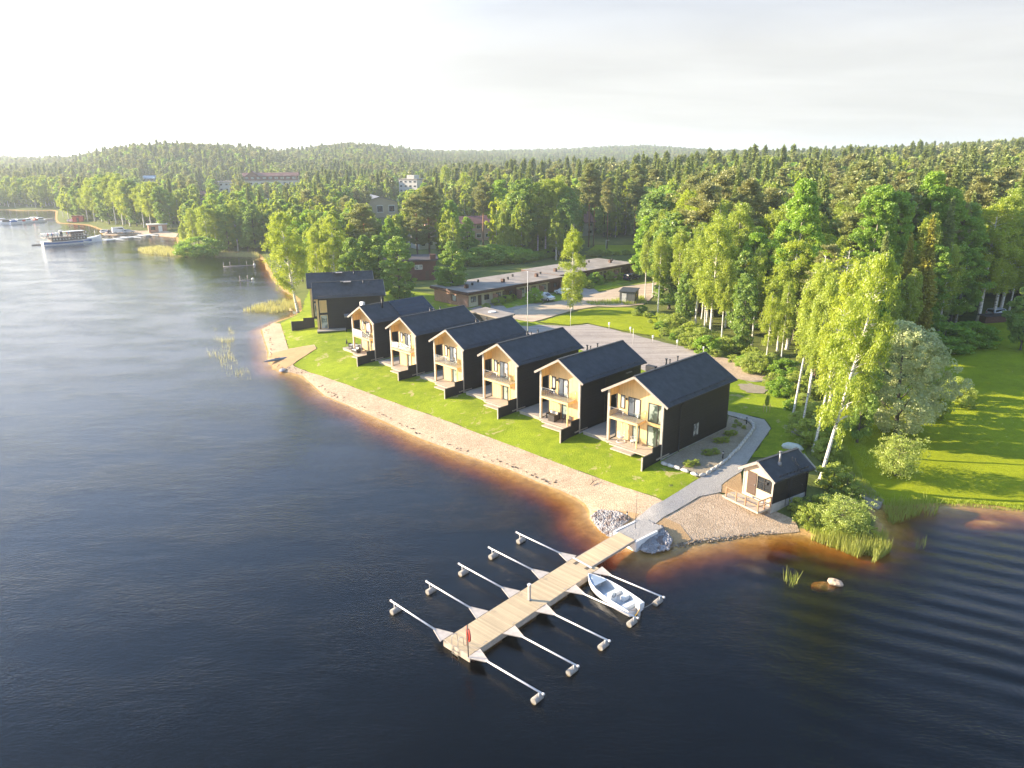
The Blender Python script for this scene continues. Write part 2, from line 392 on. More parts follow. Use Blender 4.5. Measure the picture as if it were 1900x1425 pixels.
M['panel'] = mat('panel', (.60, .54, .40), .8, .08, 1.)
M['fascia'] = mat('fascia', (.10, .045, .03), .6, .2, 3)
def glass(name, tint=(.02, .025, .03), curtain=None):
    t = NT(name); f = t.noise(t.obj(), .9, 2)
    c = tint
    if curtain: c = t.mix(t.ramp(f, .42, .5), tint, curtain)
    p = t.bsdf(c, .06, None, 0, .8); return t.m
M['glass'] = glass('glass'); M['glass_green'] = glass('glass_green', (.05, .07, .055), (.28, .34, .30)); M['glass_pale'] = glass('glass_pale', (.16, .18, .19), (.45, .46, .44))
def clear_glass():
    t = NT('rail_glass'); a = t.n('BsdfTransparent'); a.inputs[0].default_value = (.86, .9, .88, 1); b = t.n('BsdfGlossy'); b.inputs['Roughness'].default_value = .05
    b.inputs[0].default_value = (.9, .9, .9, 1); m = t.n('MixShader'); m.inputs[0].default_value = .13; t.l(a.outputs[0], m.inputs[1]); t.l(b.outputs[0], m.inputs[2]); t.l(m.outputs[0], t.out.inputs[0]); return t.m
M['rail_glass'] = clear_glass()
def grass_mat(name, a, b, dry, dry_at=.62, patch=.25, worn=None):
    t = NT(name); o = t.pos(); big = t.noise(o, .13, 5, .6); mid = t.noise(o, .9, 6, .65); fine = t.noise(o, 9., 5, .7); blade = t.noise(t.mapping(o, (22, 22, 6)), 1.5, 3, .7)
    c = t.mix(t.ramp(mid, .32, .68), a, b); c = t.mix(t.ramp(big, .4, .7, 0, .55), c, tuple(x * 1.25 for x in b))
    c = t.mix(t.ramp(fine, .35, .7, 0, .6), c, tuple(x * .55 for x in a))
    pt = t.math('MULTIPLY', t.ramp(t.noise(o, patch, 4, .7, .5), dry_at, dry_at + .08), t.ramp(fine, .3, .6, .5, 1.)); c = t.mix(pt, c, dry)
    t.bsdf(c, .95, t.bump(t.math('ADD', fine, t.math('MULTIPLY', blade, .5)), .9, .14), 0, .12); return t.m
M['lawn_mat'] = grass_mat('lawn_mat', (.20, .285, .016), (.32, .39, .022), (.44, .37, .17), .58, .5)
M['meadow_mat'] = grass_mat('meadow_mat', (.26, .32, .012), (.36, .41, .016), (.22, .19, .07), .68, .12)
M['rough_mat'] = grass_mat('rough_mat', (.15, .20, .03), (.24, .28, .04), (.22, .18, .09), .6, .2)
def ground_mat():
    t = NT('ground_mat'); o = t.pos(); mid = t.noise(o, .25, 6, .65); fine = t.noise(o, 6, 5, .7); sp = t.n('SeparateXYZ'); t.l(o, sp.inputs[0])
    c = t.mix(t.ramp(mid, .35, .65), (.11, .14, .035), (.18, .20, .05)); c = t.mix(t.ramp(fine, .4, .7, 0, .6), c, (.08, .10, .03))
    sand = t.mix(t.ramp(t.noise(o, 1.2, 5), .3, .7), (.40, .24, .09), (.56, .35, .14)); sand = t.mix(t.ramp(fine, .5, .75, 0, .35), sand, (.16, .11, .07))
    k = t.ramp(t.math('ADD', sp.outputs[2], t.math('MULTIPLY', t.math('SUBTRACT', fine, .5), .12)), .12, .2)
    c = t.mix(k, sand, c); t.bsdf(c, .95, t.bump(fine, .8, .12), 0, .1); return t.m
M['ground_mat'] = ground_mat()
def gravel_mat(name, a, b, dark, s=7., bump=.8, tracks=None):
    t = NT(name); o = t.pos(); v = t.n('TexVoronoi'); v.inputs['Scale'].default_value = s; t.l(o, v.inputs['Vector']); sp = t.n('SeparateColor'); t.l(v.outputs['Color'], sp.inputs[0])
    n = t.noise(o, .5, 6, .65); f2 = t.noise(o, s * 1.7, 4, .7)
    c = t.mix(sp.outputs[0], a, b); c = t.mix(t.ramp(n, .35, .7, 0, .45), c, tuple(x * .8 for x in a)); c = t.mix(t.ramp(f2, .55, .72, 0, .75), c, dark)
    if tracks is not None:
        w = t.noise(t.mapping(o, (.05, 1.7, 1), (0, 0, math.radians(tracks))), 1., 3, .5, .4); c = t.mix(t.ramp(w, .5, .62, 0, .55), c, tuple(x * 1.2 for x in b)); c = t.mix(t.ramp(w, .42, .34, 0, .5), c, dark)   # wheel tracks
    t.bsdf(c, .92, t.bump(t.math('ADD', v.outputs['Distance'], f2), bump, .06), 0, .15); return t.m
M['beach_mat'] = gravel_mat('beach_mat', (.42, .305, .20), (.62, .475, .33), (.24, .165, .105))
M['bed_mat'] = gravel_mat('bed_mat', (.30, .25, .18), (.42, .36, .27), (.18, .14, .10), 9)
M['sand_mat'] = gravel_mat('sand_mat', (.46, .29, .14), (.54, .36, .19), (.30, .18, .09), 9, .5)
M['path_mat'] = gravel_mat('path_mat', (.36, .34, .31), (.46, .43, .40), (.24, .225, .21), 9, .6)
M['park_mat'] = gravel_mat('park_mat', (.34, .29, .255), (.43, .375, .33), (.25, .215, .19), 5, .5, 35)
M['road_mat'] = gravel_mat('road_mat', (.46, .35, .25), (.56, .45, .33), (.36, .27, .19), 4, .4, -38)
M['asphalt'] = gravel_mat('asphalt', (.13, .125, .12), (.17, .165, .16), (.09, .09, .09), 12, .3)
M['stone'] = mat('stone', (.42, .40, .38), .85, .35, 2.5, .6, 12)
M['boulder_tan'] = mat('boulder_tan', (.46, .35, .25), .85, .3, 3, .6, 12); M['stone_pale'] = mat('stone_pale', (.55, .52, .47), .85, .25, 3, .6, 12)
M['wet_stone'] = mat('wet_stone', (.12, .10, .08), .5, .4, 3, .5, 12)
# ---------------------------------------------------------------- foliage and bark materials
def leaf_mat(name, a, b, trans=.45, c3=None, tcol=None):
    t = NT(name); oi = t.n('ObjectInfo'); at = t.n('Attribute'); at.attribute_name = 'var'
    c = t.mix(at.outputs['Fac'], a, b); c = t.mix(t.ramp(oi.outputs['Random'], 0, 1, 0, .55, False), c, c3 or tuple(x * .6 for x in a))
    d = t.n('BsdfDiffuse'); t.l(c, d.inputs[0]); tr = t.n('BsdfTranslucent'); tc_ = t.mix(1.0, c, tcol or (1.15, 1.1, .6), 'MULTIPLY'); t.l(tc_, tr.inputs[0])
    m = t.n('MixShader'); m.inputs[0].default_value = trans; t.l(d.outputs[0], m.inputs[1]); t.l(tr.outputs[0], m.inputs[2])
    g = t.n('BsdfGlossy'); g.inputs['Roughness'].default_value = .45; g.inputs[0].default_value = (1, 1, 1, 1)
    m2 = t.n('MixShader'); m2.inputs[0].default_value = .03; t.l(m.outputs[0], m2.inputs[1]); t.l(g.outputs[0], m2.inputs[2])
    t.l(m2.outputs[0], t.out.inputs[0]); return t.m
LM = dict(
    birch=leaf_mat('birch_leaves', (0.336, 0.426, 0.056), (0.515, 0.582, 0.095), .5, (0.291, 0.392, 0.078)),
    bright=leaf_mat('young_birch_leaves', (0.346, 0.432, 0.038), (0.540, 0.594, 0.076), .5, (0.292, 0.400, 0.054)),
    aspen=leaf_mat('aspen_leaves', (0.241, 0.414, 0.046), (0.414, 0.575, 0.075), .45, (0.218, 0.356, 0.057)),
    alder=leaf_mat('alder_leaves', (0.208, 0.338, 0.072), (0.364, 0.494, 0.111), .45, (0.234, 0.338, 0.098)),
    pine=leaf_mat('pine_needles', (.235, .295, .105), (.40, .425, .15), .3, (.345, .325, .13), (1.1, 1, .6)),
    spruce=leaf_mat('spruce_needles', (0.189, 0.261, 0.080), (0.348, 0.420, 0.123), .3, (0.246, 0.290, 0.094), (1.1, 1, .6)),
    gold=leaf_mat('golden_spruce_needles', (0.260, 0.273, 0.039), (0.546, 0.520, 0.065), .3, (0.286, 0.273, 0.039), (1.1, 1, .6)),
    willow=leaf_mat('willow_leaves', (0.426, 0.493, 0.246), (0.650, 0.694, 0.381), .45, (0.448, 0.515, 0.280), (1., 1., .75)),
    shrub=leaf_mat('shrub_leaves', (0.300, 0.396, 0.066), (0.504, 0.576, 0.102), .45, (0.300, 0.372, 0.072)),
    lightshrub=leaf_mat('pale_shrub_leaves', (0.360, 0.460, 0.100), (0.540, 0.600, 0.160), .45, (0.340, 0.440, 0.100)),
    reed=leaf_mat('reed_leaves', (0.260, 0.340, 0.060), (0.460, 0.480, 0.120), .45, (0.380, 0.380, 0.120)),
    dryreed=leaf_mat('dry_reed_stalks', (0.450, 0.450, 0.220), (0.600, 0.580, 0.330), .45, (0.440, 0.420, 0.200)),
)
def bark(name, a, b, up=None, zs=(4, 9), s=2.5, stretch=(1, 1, 3.), lo=.52, hi=.6):
    t = NT(name); o = t.obj(); f = t.noise(t.mapping(o, stretch), s, 4, .7); c = t.mix(t.ramp(f, lo, hi), a, b)
    if up:
        sp = t.n('SeparateXYZ'); t.l(o, sp.inputs[0]); c = t.mix(t.ramp(sp.outputs[2], zs[0], zs[1]), c, up)
    t.bsdf(c, .8, t.bump(f, .5, .03)); return t.m
BM = dict(birch=bark('birch_bark', (.72, .68, .62), (.06, .05, .045), None, s=2.6, stretch=(1, 1, 3.5), lo=.55, hi=.62),
    pine=bark('pine_bark', (.16, .095, .06), (.09, .06, .045), (.42, .20, .09), (3, 8)),
    spruce=bark('spruce_bark', (.10, .07, .05), (.06, .045, .035)), alder=bark('grey_bark', (.12, .105, .085), (.07, .06, .05)),
    aspen=bark('aspen_bark', (.30, .29, .22), (.12, .11, .09)))

def cards(C, s, g, up=None, asp=.62, droop=0.0, U=None):
    """rhombic leaf clusters: centres C, half-size s"""
    n = len(C); A = g.normal(size=(n, 3)) if U is None else U + g.normal(size=(n, 3)) * .35
    if droop: A[:, 2] -= droop
    A /= np.linalg.norm(A, axis=1)[:, None] + 1e-9
    B = g.normal(size=(n, 3))
    if up is not None: B[:, 2] *= up
    B -= A * (A * B).sum(1)[:, None]; B /= np.linalg.norm(B, axis=1)[:, None] + 1e-9
    s = np.broadcast_to(s, (n,))[:, None]
    V = np.stack([C - A * s, C - B * s * asp, C + A * s, C + B * s * asp], 1).reshape(-1, 3)
    return V, np.arange(n * 4).reshape(-1, 4)
def crown_birch(seed, h=16., w=2.6, n=9000, size=.2, base=.22, droop=1., dens=1., top=1.0):
    g = np.random.default_rng(seed); nb = int(95 * dens)
    t = np.sort(g.uniform(base, .985, nb)) ; k = (t - base) / (1 - base)
    L = w * np.clip(np.sin(np.pi * np.clip(k * .86 + .13, 0, 1)) ** .75, .12, 1) * g.uniform(.65, 1.12, nb) * top
    az = g.uniform(0, 2 * np.pi, nb) + np.arange(nb) * 2.4; asc = g.uniform(.35, .9, nb)
    m = n // 14; bi = g.choice(nb, m, p=L / L.sum()); u = g.uniform(.12, 1., m) ** .6
    jit = g.normal(size=(m, 3)) * .22 * np.array([1, 1, .7])
    P = np.c_[np.cos(az[bi]) * L[bi] * u, np.sin(az[bi]) * L[bi] * u, t[bi] * h + L[bi] * (asc[bi] * u - .28 * u * u * droop * 1.4)] + jit
    sl = g.uniform(.35, 1.5, m) * droop * (.4 + .6 * u)                      # hanging twigs
    q = g.uniform(0, 1, (m, 14)); C = P[:, None, :] + np.stack([g.normal(size=(m, 14)) * .10 + np.cos(az[bi])[:, None] * q * .15, g.normal(size=(m, 14)) * .10 + np.sin(az[bi])[:, None] * q * .15, -q * sl[:, None] + g.normal(size=(m, 14)) * .05], 2)
    C = C.reshape(-1, 3); C[:, 2] = np.minimum(C[:, 2], h); cl = np.repeat(g.uniform(0, 1, m), 14) * .5 + np.repeat(g.uniform(0, 1, nb)[bi], 14) * .5
    V, F = cards(C, size * g.uniform(.6, 1.2, len(C)), g, asp=.55, droop=1.2 * droop)
    br = [(t[i] * h * .97, az[i], L[i], asc[i], droop) for i in range(nb)]
    return V, F, cl, br
def crown_clumps(seed, h=15., w=3.2, n=9000, size=.2, base=.15, nc=170, cs=.55, shape='egg', lobes=0):
    g = np.random.default_rng(seed); cz = g.uniform(0, 1, nc); az = g.uniform(0, 2 * np.pi, nc)
    prof = {'egg': lambda z: np.sin(np.pi * (z * .9 + .08)) ** .6 * (1.1 - .35 * z), 'round': lambda z: np.sqrt(np.clip(1 - (2 * z - .95) ** 2, .02, 1)), 'column': lambda z: np.clip(np.sin(np.pi * (z * .93 + .05)), .05, 1) ** .45}[shape](cz)
    lob = 1 + .22 * np.sin(az * 3 + seed) * np.sin(cz * 7 + seed) + .14 * np.sin(az * 5 + cz * 11)
    rr = w * prof * lob * (g.uniform(.25, 1., nc) ** .45)
    c = np.c_[np.cos(az) * rr, np.sin(az) * rr, h * (base + (1 - base) * cz * .97)]; c[:, :2] -= c[:, :2].mean(0)
    if lobes:
        lc = g.normal(size=(lobes, 3)) * np.array([w * .45, w * .45, h * .12]); c += lc[g.integers(0, lobes, nc)] * np.array([1, 1, .6])
    ci = g.integers(0, nc, n); d = g.normal(size=(n, 3)); d /= np.linalg.norm(d, axis=1)[:, None]
    rad = cs * g.uniform(.6, 1.35, nc); C = c[ci] + d * (rad[ci] * g.uniform(0, 1, n) ** .4)[:, None] * np.array([1, 1, .72])
    C[:, 2] = np.minimum(C[:, 2], h)
    V, F = cards(C, size * g.uniform(.6, 1.2, n), g, asp=.7)
    br = [(max(c[i, 2] - rr[i] * .7, h * .12), az[i], rr[i], .7, 0.) for i in range(0, nc, 4)]
    return V, F, g.uniform(0, 1, nc)[ci] * .75 + g.uniform(0, .25, n), br
def crown_spruce(seed, h=19., w=2.6, n=9000, size=.22, base=.08):
    g = np.random.default_rng(seed); lay = np.arange(base * h, h * .985, .42); P = []; U = []; cl = []
    tot = sum(((1 - z / h) + .04) for z in lay)
    for z in lay:
        k = 1 - z / h; r0 = w * (k ** .85 + .03) * g.uniform(.8, 1.1); nb = 9 if k > .15 else 6; m = max(6, int(n * (k + .04) / tot / nb))
        a0 = g.uniform(0, 6.28)
        for b in range(nb):
            a = a0 + 6.283 * b / nb + g.uniform(-.2, .2); L = r0 * g.uniform(.75, 1.12); u = g.uniform(.05, 1, m) ** .7; sp = (1 - u) * .42 * L * .8 + .12
            off = g.normal(size=m) * sp * .55; x = L * u; zz_ = z - x * .32 + .16 * x * u * (L > 1) - np.abs(g.normal(size=m)) * .14
            P.append(np.c_[np.cos(a) * x - np.sin(a) * off, np.sin(a) * x + np.cos(a) * off, zz_]); U.append(np.tile([np.cos(a), np.sin(a), -.35], (m, 1))); cl.append(np.full(m, g.uniform(0, 1)) * .5 + u * .5)
    P.append(np.c_[g.normal(size=(20, 2)) * .06, g.uniform(h - .9, h, 20)]); U.append(np.tile([0, 0, 1.], (20, 1))); cl.append(np.full(20, .9))
    P = np.concatenate(P); U = np.concatenate(U); V, F = cards(P, size * g.uniform(.7, 1.25, len(P)), g, asp=.42, U=U)
    return V, F, np.concatenate(cl), []
def crown_pine(seed, h=19., w=2.7, n=9000, size=.2, base=.5):
    g = np.random.default_rng(seed); nw = int(16 * (1 - base) / .5); c = []; br = []; rad = []
    for i in range(nw):
        k = i / (nw - 1); z = h * (base + (1 - base) * k * .95); r0 = w * (math.sin(math.pi * (k * .72 + .22)) ** .8) * g.uniform(.75, 1.1)
        for b in range(g.integers(4, 7)):
            a = g.uniform(0, 6.28); L = r0 * g.uniform(.6, 1.1); br.append((z, a, L, .35, 0.))
            for u in (.45, .75, 1.):
                if g.uniform() < .85: c.append((math.cos(a) * L * u + g.normal() * .15, math.sin(a) * L * u + g.normal() * .15, z + L * u * .35 + g.normal() * .15)); rad.append(g.uniform(.4, .8))
    c.append((0, 0, h - .5)); rad.append(.6); c = np.array(c); rad = np.array(rad); nc = len(c); ci = g.integers(0, nc, n); d = g.normal(size=(n, 3)); d /= np.linalg.norm(d, axis=1)[:, None]
    C = c[ci] + d * (rad[ci] * g.uniform(0, 1, n) ** .4)[:, None] * np.array([1, 1, .5]); U = d * np.array([1, 1, .6]); U[:, 2] += .5
    V, F = cards(C, size * g.uniform(.6, 1.2, n), g, asp=.45, U=U)
    return V, F, g.uniform(0, 1, nc)[ci] * .7 + g.uniform(0, .3, n), br
def trunk_mb(h, r, seed, br, limbs=30, lean=.0, m=0):
    g = random.Random(seed); mb = MB(); pts = []; rs = []; N = 9
    for i in range(N):
        k = i / (N - 1); wob = .012 * h * math.sin(k * 5 + seed) * k * (1 - k) * 2; pts.append((wob + lean * h * k * (1 - k) * 0, wob * .6, k * h * .985)); rs.append(r * (1 - k) ** .8 + .012 + (r * .45 if i == 0 else 0))
    pts.insert(1, (0, 0, h * .02 + .15)); rs.insert(1, r * 1.02); mb.tube(pts, rs, 7, m)
    for b in (g.sample(br, limbs) if len(br) > limbs else br):
        z, a, L, asc, dr = b; q = [Vector((0, 0, z))]
        for u in (.4, .75, 1.): q.append(Vector((math.cos(a) * L * u, math.sin(a) * L * u, z + L * (asc * u - .28 * u * u * dr * 1.4))))
        r0 = max(.018, r * .32 * (1 - z / h) + .015); mb.tube(q, [r0, r0 * .7, r0 * .45, .008], 4, m, cap=False)
    return mb
CROWNS = dict(birch=crown_birch, clumps=crown_clumps, spruce=crown_spruce, pine=crown_pine)
PROTO = {}
def proto(key, kind, leaf, bark_, h, r, limbs=30, parts=True, **kw):
    """the two meshes (crown, trunk) of one tree form, or one joined mesh for far trees"""
    V, F, cl, br = CROWNS[kind](h=h, **kw); mb = trunk_mb(h, r, kw.get('seed', 1), br, limbs if parts else 4)
    if parts:
        cm = np_mesh(key + '_crown', V, F, [LM[leaf]], attr=cl); to = bpy.data.meshes.new(key + '_trunk'); to.from_pydata(mb.v, [], mb.f)
        to.materials.append(BM[bark_]); to.polygons.foreach_set('use_smooth', mb.sm); PROTO[key] = (cm, to, h)
    else:
        q = [f for f in mb.f if len(f) == 4]; nv = len(V); Vv = np.vstack([V, np.array(mb.v)]); Ff = np.vstack([F, np.array(q) + nv])
        mi = np.r_[np.zeros(len(F), int), np.ones(len(q), int)]
        PROTO[key] = (np_mesh(key, Vv, Ff, [LM[leaf], BM[bark_]], mi, attr=np.r_[cl, np.zeros(len(q))]), None, h)
# near forms
proto('birchA', 'birch', 'bright', 'birch', 17, .19, seed=1, w=2.7, n=17000, size=.115, base=.36, limbs=80)
proto('birchB', 'birch', 'birch', 'birch', 17, .16, seed=2, w=2.3, n=22000, size=.115, base=.3, limbs=70)
proto('birchC', 'birch', 'birch', 'birch', 18, .15, seed=3, w=1.8, n=18000, size=.11, base=.4, limbs=80)
proto('lone', 'birch', 'bright', 'birch', 16, .16, seed=24, w=2.3, n=26000, size=.115, base=.1, limbs=70)
proto('fan', 'birch', 'lightshrub', 'alder', 3.0, .035, seed=25, w=1.7, n=9000, size=.06, base=.02, droop=.25, limbs=60)
proto('birchD', 'birch', 'bright', 'birch', 16, .2, seed=4, w=3.1, n=27000, size=.115, base=.22, limbs=90)
proto('bare', 'birch', 'bright', 'birch', 17, .13, seed=5, w=1.7, n=3800, size=.13, base=.3, droop=.15, limbs=95)
proto('aspenA', 'clumps', 'aspen', 'aspen', 18, .2, seed=6, w=2.9, n=36000, size=.14, base=.15, nc=210, cs=.62)
proto('aspenB', 'clumps', 'aspen', 'aspen', 18, .2, seed=7, w=2.3, n=30000, size=.14, base=.12, nc=170, cs=.6, shape='column')
proto('alderA', 'clumps', 'alder', 'alder', 14, .17, seed=8, w=2.9, n=20000, size=.17, base=.12, nc=170, cs=.6)
proto('alderB', 'clumps', 'alder', 'alder', 15, .17, seed=9, w=2.4, n=18000, size=.17, base=.08, nc=150, cs=.6, shape='column')
proto('willow', 'clumps', 'willow', 'alder', 10, .22, seed=10, w=4.6, n=60000, size=.10, base=.06, nc=620, cs=.5, shape='round', limbs=10)
proto('spruceA', 'spruce', 'spruce', 'spruce', 19, .2, seed=11, w=2.7, n=20000, size=.24)
proto('spruceB', 'spruce', 'spruce', 'spruce', 20, .19, seed=12, w=2.1, n=18000, size=.24)
proto('goldA', 'spruce', 'gold', 'spruce', 18, .2, seed=13, w=2.2, n=20000, size=.22)
proto('pineA', 'pine', 'pine', 'pine', 19, .2, seed=14, w=2.6, n=20000, size=.19, base=.52)
proto('pineB', 'pine', 'pine', 'pine', 19, .2, seed=15, w=2.5, n=20000, size=.19, base=.4)
proto('pineC', 'pine', 'pine', 'pine', 17, .19, seed=16, w=3.0, n=22000, size=.2, base=.22)
# shrubs: crown on short stems
proto('shrubA', 'clumps', 'shrub', 'alder', 2.6, .04, seed=17, w=1.6, n=5000, size=.1, base=.0, nc=60, cs=.35, shape='round', limbs=12)
proto('shrubB', 'clumps', 'shrub', 'alder', 3.2, .05, seed=18, w=1.7, n=5500, size=.12, base=.0, nc=60, cs=.4, shape='round', limbs=12)
proto('shrubC', 'clumps', 'lightshrub', 'alder', 2.4, .04, seed=19, w=1.4, n=14000, size=.055, base=.0, nc=150, cs=.26, shape='round', limbs=14)
proto('shrubD', 'clumps', 'aspen', 'alder', 3.4, .05, seed=20, w=2.2, n=9000, size=.12, base=.0, nc=90, cs=.5, shape='round', limbs=12)
# middle-distance forms, one mesh
for i, (kd, lf, bk, hh, kw) in enumerate([('birch', 'birch', 'birch', 18, dict(w=2.7, base=.2)), ('birch', 'birch', 'birch', 19, dict(w=2.2, base=.15)), ('birch', 'bright', 'birch', 17, dict(w=2.7, base=.12))]):
    proto('mbirch%d' % i, kd, lf, bk, hh, .17, parts=False, seed=30 + i, n=8500, size=.28, **kw); proto('fbirch%d' % i, kd, lf, bk, hh, .2, parts=False, seed=30 + i, n=1300, size=.75, **kw)
for i, (lf, sh, w_) in enumerate([('aspen', 'egg', 3.0), ('alder', 'column', 2.7)]):
    proto('maspen%d' % i, 'clumps', lf, 'alder', 17, .17, parts=False, seed=40 + i, n=8000, size=.29, w=w_, base=.08, nc=140, cs=.8, shape=sh)
    proto('faspen%d' % i, 'clumps', lf, 'alder', 17, .2, parts=False, seed=40 + i, n=1200, size=.75, w=w_, base=.08, nc=100, cs=.8, shape=sh)
for i, w_ in enumerate((2.7, 2.1)):
    proto('mspruce%d' % i, 'spruce', 'spruce', 'spruce', 20, .2, parts=False, seed=50 + i, n=7500, size=.37, w=w_); proto('fspruce%d' % i, 'spruce', 'spruce', 'spruce', 20, .2, parts=False, seed=50 + i, n=1300, size=.85, w=w_)
for i, b_ in enumerate((.45, .35)):
    proto('mpine%d' % i, 'pine', 'pine', 'pine', 19, .2, parts=False, seed=60 + i, n=8000, size=.30, w=2.7, base=b_); proto('fpine%d' % i, 'pine', 'pine', 'pine', 19, .2, parts=False, seed=60 + i, n=1200, size=.8, w=2.7, base=b_)
NAME = dict(lone='birch_tree', fan='bush', birch='birch_tree', bare='birch_tree', aspen='aspen_tree', alder='alder_tree', willow='willow_tree', spruce='spruce_tree', gold='spruce_tree', pine='pine_tree', shrub='bush')
def kind_of(key):
    for k in NAME:
        if key.startswith(k) or key[1:].startswith(k): return NAME[k]
PLACED = []
def tree(key, x, y, h, label, group=None, wide=1.0, lean=(0, 0), z=None):
    cm, tm, h0 = PROTO[key]; s = h / h0; nm = kind_of(key); cat = nm.split('_')[-1]
    if z is None: z = h1(x, y) - .05
    if tm is None:
        o = link(nm, cm); tag(o, label, cat, group)
    else:
        o = empty(nm, (0, 0, 0), 0, label, cat, group)
        link('trunk' if cat == 'tree' else 'stem', tm, o); link('crown' if cat == 'tree' else 'foliage', cm, o)
    o.location = (x, y, z); o.rotation_euler = (lean[1], lean[0], rnd.uniform(0, 6.28)) if lean == (0, 0) else (lean[1], lean[0], 0)
    o.scale = (s * wide, s * wide, s); PLACED.append((x, y)); return o
def T(key, base, topy, label, group=None, wide=1., lean=(0, 0)):
    """tree from the photo pixel of its foot and the row of its top"""
    x, y, z = Gt(*base); return tree(key, x, y, height_to(x, y, z, topy), label, group, wide, lean, z - .05)
def TB(key, top, basey, label, group=None, wide=1.):
    """tree from the photo pixel of its top and the row of its foot (its foot lies on the line to the nadir)"""
    return T(key, (top[0] + (978 - top[0]) * (basey - top[1]) / (5080 - top[1]), basey), top[1], label, group, wide)
def TD(key, top, dist, label, group=None, wide=1.):
    """tree reaching above the horizon: photo pixel of its top and its distance"""
    d = ray(*top); k = dist / d[1]; x, y = d[0] * k, dist; z = h1(x, y); return tree(key, x, y, CAMZ + d[2] * k - z, label, group, wide, z=z - .05)
def TT(key, top, h, label, group=None, wide=1.):
    """tree whose foot is hidden: photo pixel of its top and its height"""
    z = 1.6
    for _ in range(5):
        x, y = G(top[0], top[1], z + h); z = h1(x, y)
    if y < 0 or y > 900: print('BAD TT', label, x, y)
    return tree(key, x, y, h, label, group, wide, z=z - .05)
# ---------------------------------------------------------------- terrain, water, ground sheets
na, nr = 430, 700
ang = np.radians(np.linspace(-58, 58, na)); rad_ = 12 * np.exp(np.linspace(0, math.log(7500 / 12), nr))
AA, RR = np.meshgrid(ang, rad_); XX, YY = (RR * np.sin(AA)).ravel(), (RR * np.cos(AA)).ravel(); ZZ = hgt(XX, YY)
i0 = np.arange((nr - 1) * na).reshape(nr - 1, na)[:, :-1].ravel()
gm = np_mesh('ground', np.c_[XX, YY, ZZ], np.c_[i0, i0 + 1, i0 + na + 1, i0 + na], [M['ground_mat']], smooth_=True)
gm.flip_normals() if gm.polygons[0].normal.z < 0 else None
tag(link('ground', gm), kind='structure')
del XX, YY, ZZ, AA, RR
def water_mat():
    t = NT('lake_water'); o = t.pos(); sp = t.n('SeparateXYZ'); t.l(o, sp.inputs[0])
    r1 = t.noise(t.mapping(o, (1, 1.9, 1), (0, 0, math.radians(24))), 2.6, 4, .6, .3)
    r2 = t.noise(t.mapping(o, (1, 2.6, 1), (0, 0, math.radians(-14))), .42, 3, .5, .4)
    r3 = t.noise(t.mapping(o, (1, 1.8, 1), (0, 0, math.radians(15))), .09, 3, .5)
    # long swell rows in the cove on the right
    k = t.n('TexWave'); k.wave_type = 'BANDS'; k.bands_direction = 'Y'; k.inputs['Scale'].default_value = .145; k.inputs['Distortion'].default_value = 3.2; k.inputs['Detail'].default_value = 2.5; k.inputs['Detail Scale'].default_value = .28
    t.l(t.mapping(o, (1, 1, 1), (0, 0, math.radians(28))), k.inputs['Vector'])
    msk = t.math('MULTIPLY', t.ramp(sp.outputs[0], 12, 26), t.ramp(sp.outputs[1], 62, 48))
    big = t.math('MULTIPLY', k.outputs[0], t.math('MULTIPLY', t.math('MULTIPLY', msk, t.ramp(t.noise(o, .11, 3, .5), .35, .65, .35, 1.)), .17))
    calm = t.ramp(r3, .35, .65, .5, 1.25)
    h = t.math('ADD', t.math('MULTIPLY', t.math('ADD', t.math('MULTIPLY', r1, .085), t.math('MULTIPLY', r2, .065)), calm), big)
    nm = t.bump(h, 1.0, .42)
    g = t.n('BsdfGlossy'); g.inputs['Roughness'].default_value = .08; g.inputs[0].default_value = (1, 1, 1, 1); t.l(nm, g.inputs['Normal'])
    tr = t.n('BsdfTransparent'); tr.inputs[0].default_value = (1, 1, 1, 1)
    lw = t.n('LayerWeight'); lw.inputs[0].default_value = .5; t.l(nm, lw.inputs['Normal']); frs = t.math('ADD', t.math('MULTIPLY', t.math('POWER', lw.outputs['Facing'], 4.4), .97), .02)   # the same seen from above and from below
    m = t.n('MixShader'); t.l(frs, m.inputs[0]); t.l(tr.outputs[0], m.inputs[1]); t.l(g.outputs[0], m.inputs[2]); t.l(m.outputs[0], t.out.inputs['Surface'])
    v = t.n('VolumeAbsorption'); v.inputs['Color'].default_value = (.75, .56, .0, 1); v.inputs['Density'].default_value = 4.4; t.l(v.outputs[0], t.out.inputs['Volume'])
    return t.m
wm = MB(); wm.poly([(-6000, -300, 0), (9000, -300, 0), (9000, 9000, 0), (-6000, 9000, 0)])
tag(wm.build('water', water_mat()), kind='structure')

LAWN = [(521,601),(536,648),(560,644),(583,640),(589,648),(560,666),(545,677),(593,697),(660,721),(720,744),(781,765),(890,806),(1000,847),(1063,871),(1135,897),(1180,912),(1231,931),(1297,888),
        (1226,858),(1346,795),(1300,700),(1200,660),(1000,600),(900,560),(760,540),(640,520),(572,540),(560,575),(545,588)]
sheet('lawn', LAWN, .035, M['lawn_mat'], .8, fringe=.22)
BEACH = [(486,612),(491,631),(499,654),(497,668),(508,684),(522,690),(541,692),(562,698),(603,735),(644,752),(712,782),(781,815),(863,845),(945,872),(1000,896),(1040,911),(1070,925),(1086,936),(1094,949),(1094,964),(1111,981),(1135,998),
         (1152,990),(1174,970),(1210,940),(1231,931),(1180,912),(1135,897),(1063,871),(1000,847),(890,806),(781,765),(660,721),(593,697),(545,680),(541,670),(587,648),(583,640),(535,648),(520,601),(505,601)]
sheet('beach', BEACH, .06, M['beach_mat'], .7)
sheet('sand_ramp', [(497,667),(500,658),(535,649),(582,641),(587,648),(560,665),(541,678),(522,690),(508,685)], .085, M['sand_mat'], .6, fringe=.1)
